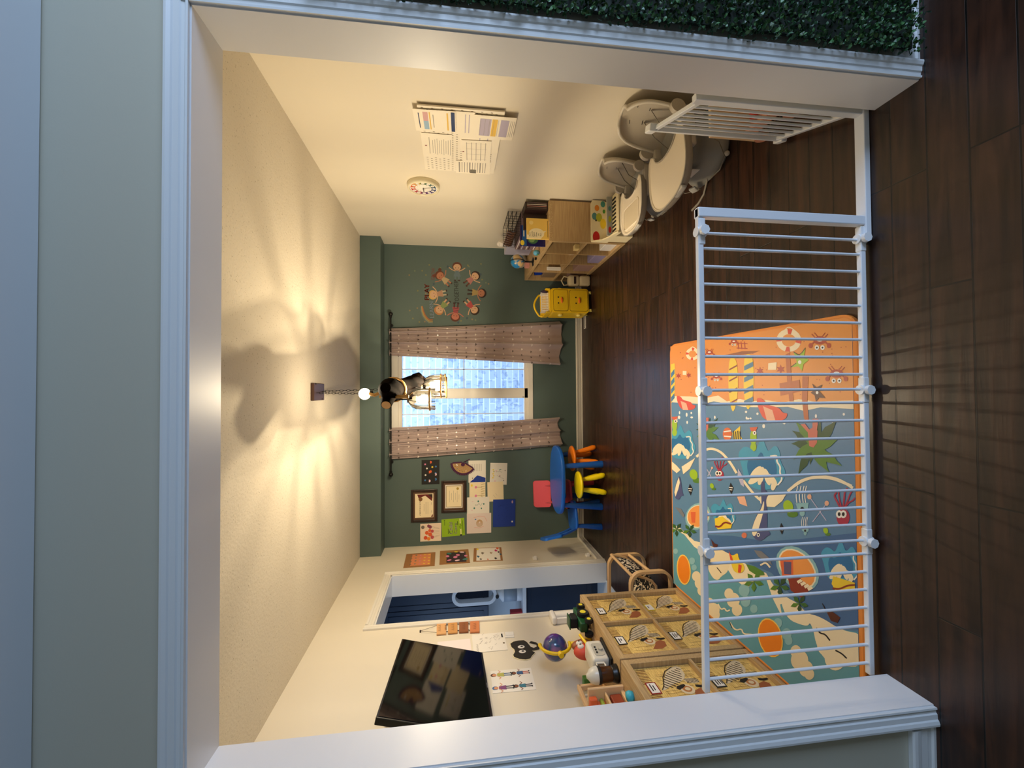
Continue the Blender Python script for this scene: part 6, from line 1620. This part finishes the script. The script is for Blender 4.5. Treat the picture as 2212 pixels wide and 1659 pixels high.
cx0, cy0 = 1250, 800
for x, y, hair, skin, body, leg, bn, st in ((1250, 340, HB, SK, dm('denim', (96, 114, 122)), dm('denim', (96, 114, 122)), False, None), (930, 510, HB, SD, dm('cream_dress', (176, 156, 120)), SD, True, None), (800, 870, BLN, SK, dm('dusty_rose', (170, 130, 104)), dm('pale_trouser', (176, 166, 140)), False, None), (900, 1170, dm('ginger', (176, 120, 72)), SK, dm('leaf_dress', (128, 144, 88)), SK, False, None), (1215, 1300, dm('hair_dark_red', (90, 46, 30)), dm('rosy_skin', (180, 108, 88)), dm('rose_top', (170, 80, 84)), dm('maroon_leg', (84, 40, 40)), False, dm('stripe_dark', (110, 48, 56))), (1590, 1170, HK, SK, dm('raspberry', (176, 72, 72)), SK, False, None), (1720, 840, HK, SD, dm('khaki', (160, 136, 84)), HK, False, None), (1600, 510, HK, SK, dm('mauve_dress', (168, 112, 108)), HB, False, None)):
    a0 = mp2(x, y); a1 = mp2(cx0, cy0); an = math.atan2(a0[1] - a1[1], a0[0] - a1[0]); mb, s = dsurf(); kid(x, y, an, hair, skin, body, leg, bn, st, 1.08); mb.build('child_figure', dt, world=True)
mb, s = dsurf(); a_, b_ = mp2(1235, 830); s.text('TOGETHER', a_, b_, .055, dm('black_letters', (30, 28, 24)), 5, w=.30, ang=.04); mb.build('word', dt, world=True)
mb, s = dsurf(); a_, b_ = mp2(490, 820); s.text('PLAY', a_, b_, .062, dm('red_letters', (160, 74, 56)), 3, w=.20, ang=0, bold=True); mb.build('word', dt, world=True)
mb, s = dsurf(); a_, b_ = mp2(610, 1270); s.text('LEARN', a_, b_, .052, dm('blue_letters', (120, 134, 156)), 3, w=.205, ang=.06); mb.build('word', dt, world=True)
mb, s = dsurf(); a_, b_ = mp2(645, 370); s.text('GROW', a_, b_, .046, dm('maroon_letters', (120, 62, 58)), 3, w=.155, ang=-.05); mb.build('word', dt, world=True)
mb, s = dsurf()
for i, (m_) in enumerate((dm('bow_grey', (96, 110, 112)), dm('bow_sage', (140, 140, 110)), dm('bow_gold', (176, 140, 70)), dm('bow_rust', (168, 100, 64)))):
    o_ = i * 26; P = [mp2(x + o_ * k1, y - o_ * k2) for x, y, k1, k2 in ((345, 1180, .4, 0), (338, 1300, .8, .1), (370, 1430, .9, .5), (450, 1545, .7, .8), (540, 1620, .4, 1.2), (640, 1640, 0, 1.6))]; s.line(P, .012, m_, 2 + i)
mb.build('rainbow', dt, world=True); mb, s = dsurf()
rs2 = random.Random(5)
for _ in range(46):
    x, y = rs2.uniform(20, 2150), rs2.uniform(60, 1620)
    if 650 < x < 1850 and 250 < y < 1450: continue
    a_, b_ = mp2(x, y); s.ell(a_, b_, .011, .011, dm(*rs2.choice((('dot_olive', (124, 122, 84)), ('dot_tan', (136, 118, 88)), ('dot_sage', (112, 124, 100))))), 1, n=10)
o = mb.build('confetti_dots', dt, world=True); o['kind'] = 'stuff'; mb, s = dsurf()
for x, y in ((1015, 185), (665, 620), (1280, 1590), (1500, 1480), (1845, 380)): a_, b_ = mp2(x, y); s.ell(a_, b_, .016, .012, dm('bird_blue', (66, 84, 96)), 2); s.poly([(a_ - .018, b_ + .012), (a_, b_ + .004), (a_ - .006, b_ - .006)], dm('bird_blue', (66, 84, 96)), 2)
mb.build('bird', dt, world=True)

# ================================================================== RIGHT WALL: PEGBOARD, PAPERS, CLOCK
t = thing('pegboard', 'white pegboard covered in papers on the right wall', 'pegboard', U(985, 295, 'X', XR))
PEG = mat('pegboard_white', (238, 228, 208), .5); PEGH = mat('peg_hole', (96, 80, 58), .7)
mb, s, w, h = card('right', [(917.9, 360), (901, 219), (1090, 235.7), (1067.6, 369.5)], PEG, .010, .012)
nx_, nz_ = int(w / .028), int(h / .034)
for j in range(nz_):
    for i in range(nx_):
        a = -w / 2 + .02 + (i + (.5 if j % 2 else 0)) * .028
        if a < w / 2 - .012: s.rect(a, h / 2 - .03 - j * .034 * (h - .05) / (nz_ * .034), .005, .014, PEGH, 1)
mb.build('peg_panel', t, world=True)
lines = am('print_grey', (150, 142, 132)); lil = am('print_lilac', (178, 168, 188)); gold = am('print_gold', (226, 184, 80)); navy = am('print_navy', (30, 52, 96))


def rp(px, label, fn, off, name='paper_sheet', th=.001):
    mb, s, w, h = card('right', px, am('sheet_white', (240, 230, 210)), th, off); fn(s, w, h, mb); finish(mb, name, label, 'paper')


def f1(s, w, h, mb):
    s.rect(0, h * .38, w * .7, .006, navy, 1); s.rect(w * .2, h * .22, w * .4, h * .12, am('print_pink', (206, 160, 160)), 1); s.rect(-w * .2, h * .22, w * .4, h * .12, am('print_sky', (150, 180, 204)), 1); s.rect(0, h * .12, w * .8, .008, gold, 1)
    for i in range(6): s.rect(-.01 * i % 3, h * .04 - i * .02, w * .6, .005, lines, 1)
    s.rect(0, -h * .30, w * .8, .010, gold, 1); s.rect(0, -h * .43, w * .9, h * .09, navy, 1)


def f2(s, w, h, mb):
    for i in range(2): s.rect(0, h * .0 - i * h * .2, w * .8, .006, lil, 1)
def f3(s, w, h, mb):
    s.rect(0, h * .22, w * .74, h * .27, lil, 1); s.rect(0, -h * .0, w * .74, h * .13, gold, 1); s.rect(0, -h * .24, w * .74, h * .2, lil, 1)
    for i in range(5): s.rect(0, h * .34 - i * .03, w * .7, .002, lines, 2)
    for i in range(3): s.rect(0, -h * .38 - i * .012, w * .7, .003, lines, 1)
def f4(s, w, h, mb):
    s.rect(0, h * .26, w * .7, .004, lines, 1)
    for i in range(9): s.rect(-.01, h * .15 - i * .016, w * (.55 + .2 * ((i * 7) % 3) / 3), .003, lines, 1)
    s.ell(0, h * .38, .006, .008, am('pin_red', (120, 30, 20)), 2)
def f5(s, w, h, mb):
    for i in range(5): s.rect(0, h * .33 - i * h * .16, w * .82, .004, lines, 1)
    for i in range(4): s.rect(-w * .35 + i * w * .24, 0, .0015, h * .7, lines, 1)
    s.ell(0, h * .45, .006, .008, am('pin_red', (120, 30, 20)), 2)
def f6(s, w, h, mb):
    for i in range(11): s.rect(0, h * .40 - i * h * .075, w * .8, .005 if i % 4 else .010, lines, 1)
    s.rect(-w * .3, -.0, w * .3, h * .18, am('print_dark', (110, 104, 90)), 2)


rp([(899, 268.5), (890, 224), (984.5, 231), (985, 281)], 'colour printed notice, top right sheet on pegboard', f1, .030)
rp([(985, 281), (985.9, 230.6), (1026, 235), (1024, 286)], 'plain white sheet between the notice and the schedule on pegboard', f2, .026)
rp([(1021, 286), (1025, 236.4), (1116.8, 245), (1105, 295)], 'white schedule with lilac and gold blocks, hanging past pegboard', f3, .032)
rp([(915, 332), (911, 281), (975.7, 281), (976.5, 332)], 'white typed letter pinned at the upper left of pegboard', f4, .026)
rp([(995, 322), (993, 281), (1080, 291), (1075, 322)], 'typed sheet half hidden behind the table chart on pegboard', f2, .0235)
rp([(998, 342), (997.4, 294.3), (1061, 295.7), (1059, 342.8)], 'white chart with thin table lines pinned on pegboard', f5, .029)
rp([(985, 367), (985, 339), (1060, 343), (1058, 369.5)], 'printed form at the lower left corner of pegboard', f6, .026)
# clock
t = thing('wall_clock', 'round white wall clock with a rainbow number ring', 'clock', (XR, 3.845, 1.932)); yc, zc, rc = 3.845, 1.932, .142
mb = MB(); mb.lathe([(0, 0), (rc, 0), (rc, .03), (rc - .004, .042), (rc - .014, .046), (rc - .020, .040), (rc - .022, .034)], mat('clock_cream', (226, 216, 186), .4), 48, (XR - .001, yc, zc), (-1, 0, 0)); mb.build('clock_case', t, world=True)
mb = MB(); mb.cyl((XR - .030, yc, zc), (XR - .034, yc, zc), rc - .021, aw, n=48); s = Surf((XR - .034, yc, zc), (0, -1, 0), (0, 0, 1), mb, .0006)
cols = [am('clk_%s' % 'abcdefghijkl'[i], c_) for i, c_ in enumerate(((196, 60, 40), (210, 130, 60), (200, 170, 80), (90, 110, 60), (60, 100, 80), (50, 90, 90), (50, 70, 110), (50, 50, 100), (80, 60, 120), (90, 40, 90), (140, 40, 60), (176, 40, 36)))]
for i in range(12):
    a1 = PI / 2 - (i - .5) * PI / 6; a2 = a1 - PI / 6; P = [(.112 * math.cos(a1 + (a2 - a1) * k / 4), .112 * math.sin(a1 + (a2 - a1) * k / 4)) for k in range(5)] + [(.072 * math.cos(a2 + (a1 - a2) * k / 4), .072 * math.sin(a2 + (a1 - a2) * k / 4)) for k in range(5)]
    s.poly(P, cols[i], 1); am_ = (a1 + a2) / 2; s.ell(.092 * math.cos(am_), .092 * math.sin(am_), .0155, .0155, aw, 2); s.text(str(i if i else 12), .092 * math.cos(am_), .092 * math.sin(am_), .014, aln, 3); s.text(str(i * 5), .058 * math.cos(am_), .058 * math.sin(am_), .008, aln, 2)
mb.build('dial', t, world=True)
for nm, an, L_, w_ in (('hour_hand', math.radians(180), .055, .006), ('minute_hand', math.radians(-65), .085, .004), ('second_hand', math.radians(180 + 90), .02, .0015)):
    mb = MB(); s = Surf((XR - .040, yc, zc), (0, -1, 0), (0, 0, 1), mb, .0006); s.line([(-.012 * math.cos(an), -.012 * math.sin(an)), (L_ * math.cos(an), L_ * math.sin(an))], w_, abk, 2)
    if nm == 'second_hand': s.ell(0, 0, .007, .007, abk, 3)
    mb.build(nm, t, world=True)

# ================================================================== TOYS ON THE LEFT SHELF
TZ = ZT
# star projector globe on a yellow arc
t = thing('purple_globe', 'large purple and blue toy globe on a yellow arc stand', 'globe', (-1.74, 2.80, TZ))
PG = mat('globe_purple', (92, 44, 132), .12, coat=.6); N, L, b = nodes(PG); tc = N.new('ShaderNodeTexCoord'); n = N.new('ShaderNodeTexNoise'); n.inputs['Scale'].default_value = 7; r = N.new('ShaderNodeValToRGB')
r.color_ramp.elements[0].position = .42; r.color_ramp.elements[1].position = .6; r.color_ramp.elements[0].color = lin((96, 40, 130)); r.color_ramp.elements[1].color = lin((20, 78, 120)); e_ = r.color_ramp.elements.new(.75); e_.color = lin((190, 110, 170))
L.new(tc.outputs['Object'], n.inputs['Vector']); L.new(n.outputs['Fac'], r.inputs[0]); L.new(r.outputs[0], b.inputs['Base Color'])
gc = V((-1.72, 2.84, 1.005)); mb = MB(); mb.sphere((0, 0, 0), .083, PG, 28, 18); o = mb.build('globe_ball', t); o.location = gc - V((-1.74, 2.80, TZ))
mb = MB(); rng = [gc + V((.02, -math.sin(a) * .101, math.cos(a) * .101)) for a in [math.radians(-4 + 10 * i) for i in range(20)]]; mb.tube(rng, .011, YEL, 10); mb.sphere(rng[0], .014, YEL, 12, 8); mb.build('yellow_arc', t, world=True)
mb = MB(); mb.cyl(gc + V((.02, -.098, -.01)), gc + V((.02, -.128, -.014)), .017, YEL, n=14); mb.build('pivot_knob', t, world=True)
mb = MB(); mb.lathe([(0, 0), (.06, 0), (.06, .012), (.03, .03), (.018, .05), (.018, gc.z - .094 - TZ), (0, gc.z - .094 - TZ)], YEL, 24, (gc.x + .01, gc.y, TZ)); mb.build('stand', t, world=True)
# tractor
t = thing('toy_tractor', 'dark green toy tractor with black wheels and yellow hubs', 'toy tractor', (-1.565, 2.86, TZ))
TG = mat('tractor_green', (20, 74, 38), .35); HUBY = mat('hub_yellow', (232, 214, 60), .4); RUB = mat('black_rubber', (18, 18, 16), .7)
mb = MB(); mb.box(-1.60, -1.535, 2.77, 2.90, TZ + .035, TZ + .085, TG, .010, 3, True); mb.box(-1.595, -1.54, 2.89, 3.0, TZ + .035, TZ + .075, TG, .012, 3, True); mb.build('tractor_body', t, world=True)
mb = MB(); mb.box(-1.602, -1.533, 2.83, 2.90, TZ + .083, TZ + .135, RUB, .008, 2); mb.box(-1.606, -1.529, 2.825, 2.905, TZ + .135, TZ + .143, TG, .003, 1); mb.build('cab', t, world=True)
mb = MB(); mb.cyl((-1.567, 2.96, TZ + .075), (-1.567, 2.96, TZ + .105), .004, RUB, n=8); mb.build('exhaust', t, world=True)
for x, y, r_ in ((-1.522, 2.965, .027), (-1.522, 2.868, .040), (-1.522, 2.775, .027), (-1.612, 2.965, .027), (-1.612, 2.868, .040), (-1.612, 2.775, .027)):
    mb = MB(); mb.cyl((x - .011, y, TZ + r_), (x + .011, y, TZ + r_), r_, RUB, n=22); w_ = mb.build('wheel', t, world=True)
    sx = .0115 if x > -1.57 else -.0115; base = V((-1.565, 2.86, TZ)); mb = MB(); mb.cyl(V((x + sx - .001, y, TZ + r_)) - base, V((x + sx + .0015, y, TZ + r_)) - base, r_ * .5, HUBY, n=16); mb.build('hub', w_)
# red googly toy
t = thing('red_toy', 'red toy with big white eyes and a pink tongue under the purple globe', 'toy', (-1.655, 2.69, TZ))
RT = mat('toy_red', (206, 74, 50), .5); BRT = mat('toy_brown', (150, 84, 50), .5)
mb = MB(); mb.sphere((-1.66, 2.67, TZ + .08), (.045, .055, .080), RT); mb.sphere((-1.675, 2.76, TZ + .075), (.035, .045, .075), BRT); mb.build('toy_body', t, world=True)
for y in (2.665, 2.70): mb = MB(); mb.sphere((-1.622, y, TZ + .115), (.016, .018, .022), aw, 14, 10); mb.sphere((-1.608, y, TZ + .118), (.004, .006, .008), abk, 8, 6); mb.build('eye', t, world=True)
mb = MB(); mb.sphere((-1.628, 2.63, TZ + .075), (.018, .02, .022), apk, 12, 8); mb.build('tongue', t, world=True)
t = thing('toy_phone', 'yellow toy handset with a curved arm before the red toy', 'toy', (-1.70, 2.57, TZ))
TY = mat('toy_amber', (244, 186, 50), .5)
mb = MB(); mb.box(-1.725, -1.672, 2.535, 2.605, TZ, TZ + .03, TY, .010, 3, True); mb.build('handset_body', t, world=True)
mb = MB(); mb.tube([(-1.685, 2.585, TZ + .025), (-1.630, 2.60, TZ + .055), (-1.596, 2.66, TZ + .085), (-1.592, 2.74, TZ + .10)], .009, YEL, 8); mb.build('curved_arm', t, world=True)
mb = MB(); mb.sphere((-1.70, 2.575, TZ + .042), (.015, .018, .018), mat('pale_yellow_knob', (244, 226, 150), .5), 12, 8); mb.build('knob', t, world=True)
wbox('green_block', 'small green toy block against the wall under the globe', 'block', -1.86, -1.80, 2.62, 2.66, TZ, TZ + .11, mat('block_green', (70, 120, 50), .5))
# white toy toaster
t = thing('toy_toaster', 'white toy appliance with three buttons and a dial', 'toy', (-1.60, 2.505, TZ), -.10)
TW = mat('toy_white', (222, 216, 200), .3); TGY = mat('toy_panel_grey', (190, 184, 168), .4)
mb = MB(); mb.box(-.055, .055, -.085, .085, .014, .115, TW, .018, 4, True); mb.build('toaster_body', t)
mb = MB(); mb.box(-.062, .062, -.095, .095, 0, .016, BLACK, .004, 1); mb.build('black_base', t)
mb = MB(); P = rr_pts(-.055, .050, .03, .092, .018, 4); mb.prism([V((.0555, a, b_)) for a, b_ in P], (.002, 0, 0), TGY); mb.build('control_panel', t)
for i in range(3): mb = MB(); mb.cyl((.0575, -.03 + i * .022, .075), (.061, -.03 + i * .022, .075), .006, abk, n=10); mb.build('button', t)
mb = MB(); mb.cyl((.0575, -.005, .048), (.068, -.005, .048), .014, TGY, n=20); mb.build('dial_knob', t)
# toy mixer jug
t = thing('toy_blender', 'white and brown toy blender with a domed lid', 'toy', (-1.595, 2.345, TZ))
mb = MB(); mb.lathe([(0, 0), (.048, 0), (.047, .012), (.040, .03), (.04, .034), (0, .034)], BLACK, 28, (-1.595, 2.345, TZ)); mb.build('base', t, world=True)
mb = MB(); mb.lathe([(.036, .034), (.040, .04), (.043, .10), (.043, .105)], mat('brown_translucent', (74, 42, 22), .15), 28, (-1.595, 2.345, TZ)); mb.build('jug', t, world=True)
mb = MB(); mb.lathe([(.0445, .100), (.046, .108), (.046, .114), (.0445, .118)], abk, 28, (-1.595, 2.345, TZ)); mb.lathe([(.046, .118), (.044, .135), (.034, .158), (.018, .170), (.012, .178), (0, .180)], TW, 28, (-1.595, 2.345, TZ)); mb.build('domed_lid', t, world=True)
mb = MB(); mb.tube([(-1.575, 2.383, TZ + .10), (-1.57, 2.408, TZ + .10), (-1.57, 2.408, TZ + .055), (-1.575, 2.383, TZ + .05)], .006, TW, 8); mb.build('jug_handle', t, world=True)
# wooden frame toy behind and wooden vanity with coloured parts
t = thing('wooden_stand_toy', 'pale wooden toy frame behind the toy blender', 'toy', (-1.80, 2.45, TZ))
WP = mat('toy_pale_wood', (226, 186, 136), .5)
mb = MB()
for y in (2.36, 2.56): mb.box(-1.82, -1.79, y - .01, y + .01, TZ, TZ + .16, WP, .003, 1)
mb.box(-1.82, -1.79, 2.35, 2.57, TZ + .15, TZ + .17, WP, .003, 1); mb.box(-1.83, -1.78, 2.35, 2.57, TZ, TZ + .015, WP, .003, 1); mb.build('wood_frame', t, world=True)
mb = MB(); mb.box(-1.812, -1.798, 2.42, 2.435, TZ + .03, TZ + .15, TW, .004, 1); mb.box(-1.812, -1.798, 2.48, 2.495, TZ + .03, TZ + .15, TW, .004, 1); mb.build('white_bar', t, world=True)
t = thing('wooden_activity_toy', 'wooden activity toy with orange and teal pieces at the shelf end', 'toy', (-1.66, 2.18, 0.754))
Z2 = TZ
mb = MB(); mb.box(-1.78, -1.60, 2.248, 2.265, Z2, Z2 + .20, WP, .003, 1); mb.build('end_board', t, world=True)
Y0 = 1.93
mb = MB(); mb.box(-1.78, -1.62, Y0, 2.248, Z2, Z2 + .02, WP, .003, 1); mb.box(-1.78, -1.62, Y0, 2.248, Z2 + .10, Z2 + .112, WP, .003, 1); mb.build('wood_shelf', t, world=True)
mb = MB(); mb.box(-1.70, -1.63, 2.21, 2.24, Z2 + .16, Z2 + .20, aor, .004, 1); mb.box(-1.70, -1.66, 2.21, 2.24, Z2 + .112, Z2 + .16, aor, .003, 1); mb.build('orange_piece', t, world=True)
mb = MB(); mb.box(-1.69, -1.63, 2.14, 2.24, Z2 + .025, Z2 + .085, mat('toy_brick_red', (150, 62, 36), .5), .006, 2); mb.build('brick_red_piece', t, world=True)
mb = MB(); mb.lathe([(0, .0), (.022, .0), (.026, .016), (.022, .032), (0, .036)], mat('toy_aqua', (60, 176, 200), .4), 20, (-1.572, 2.13, TZ + .0)); tag(mb.build('aqua_cup'), 'small aqua toy cup beside the wooden activity toy', 'toy')
mb = MB(); mb.tube([(-1.66, 2.24, Z2 + .13), (-1.65, 2.18, Z2 + .135), (-1.66, 2.14, Z2 + .14)], .012, GTO, 8); mb.build('lime_peg', t, world=True)

# ================================================================== LIGHT
W = bpy.data.worlds.new('world'); bpy.context.scene.world = W; W.use_nodes = True
bg = W.node_tree.nodes['Background']
bg.inputs[0].default_value = (.56, .74, 1.0, 1); bg.inputs[1].default_value = WORLD_S


def area(name, loc, target, sx, sy, power, col):
    d_ = bpy.data.lights.new(name, 'AREA'); d_.shape = 'RECTANGLE'; d_.size = sx; d_.size_y = sy; d_.energy = power; d_.color = col
    o = bpy.data.objects.new(name, d_); C.objects.link(o); o.location = loc; o.rotation_euler = (V(target) - V(loc)).to_track_quat('-Z', 'Y').to_euler(); o.visible_camera = True
    return o


area('assumed_hall_daylight_lamp', (3.12, -.5, 1.45), (-1.2, -.2, 1.2), 2.0, 1.8, HALL_P, (.52, .70, 1.0))  # assumed daylight: unseen area lamp inside the closed hall, no window is built
area('assumed_side_room_daylight_lamp', (-3.7, 3.9, 1.6), (-2.2, 5.0, 1.1), 1.0, 1.2, SIDE_P, (.50, .70, 1.0))  # assumed cool light beyond the doorway: unseen area lamp added, room has no window

# ================================================================== CAMERA
cd = bpy.data.cameras.new('camera'); cam = bpy.data.objects.new('camera', cd); C.objects.link(cam)
f0 = ray(1106, 829.5); cx_ = (ray(1107, 829.5) - f0).normalized(); cy_ = (ray(1106, 828.5) - f0).normalized(); fz = f0.normalized()
M = Matrix((cx_, cy_, -fz)).transposed().to_4x4(); M.translation = V((0, 0, EYE)); cam.matrix_world = M
cd.sensor_fit = 'HORIZONTAL'; cd.sensor_width = 36; cd.lens = 36 * FOC / 2212; cd.clip_start = .02
sc = bpy.context.scene; sc.camera = cam
sc.view_settings.view_transform = 'Standard'; sc.view_settings.look = 'None'; sc.view_settings.gamma = 1; sc.view_settings.use_curve_mapping = False; sc.view_settings.exposure = EXPO
sc.cycles.use_denoising = True; sc.cycles.use_adaptive_sampling = True; sc.cycles.adaptive_threshold = .03; sc.cycles.max_bounces = 7; sc.cycles.diffuse_bounces = 4; sc.cycles.transparent_max_bounces = 16; sc.cycles.sample_clamp_indirect = 6
for o in list(bpy.data.objects):
    if o.type == 'EMPTY' and not o.children: bpy.data.objects.remove(o)
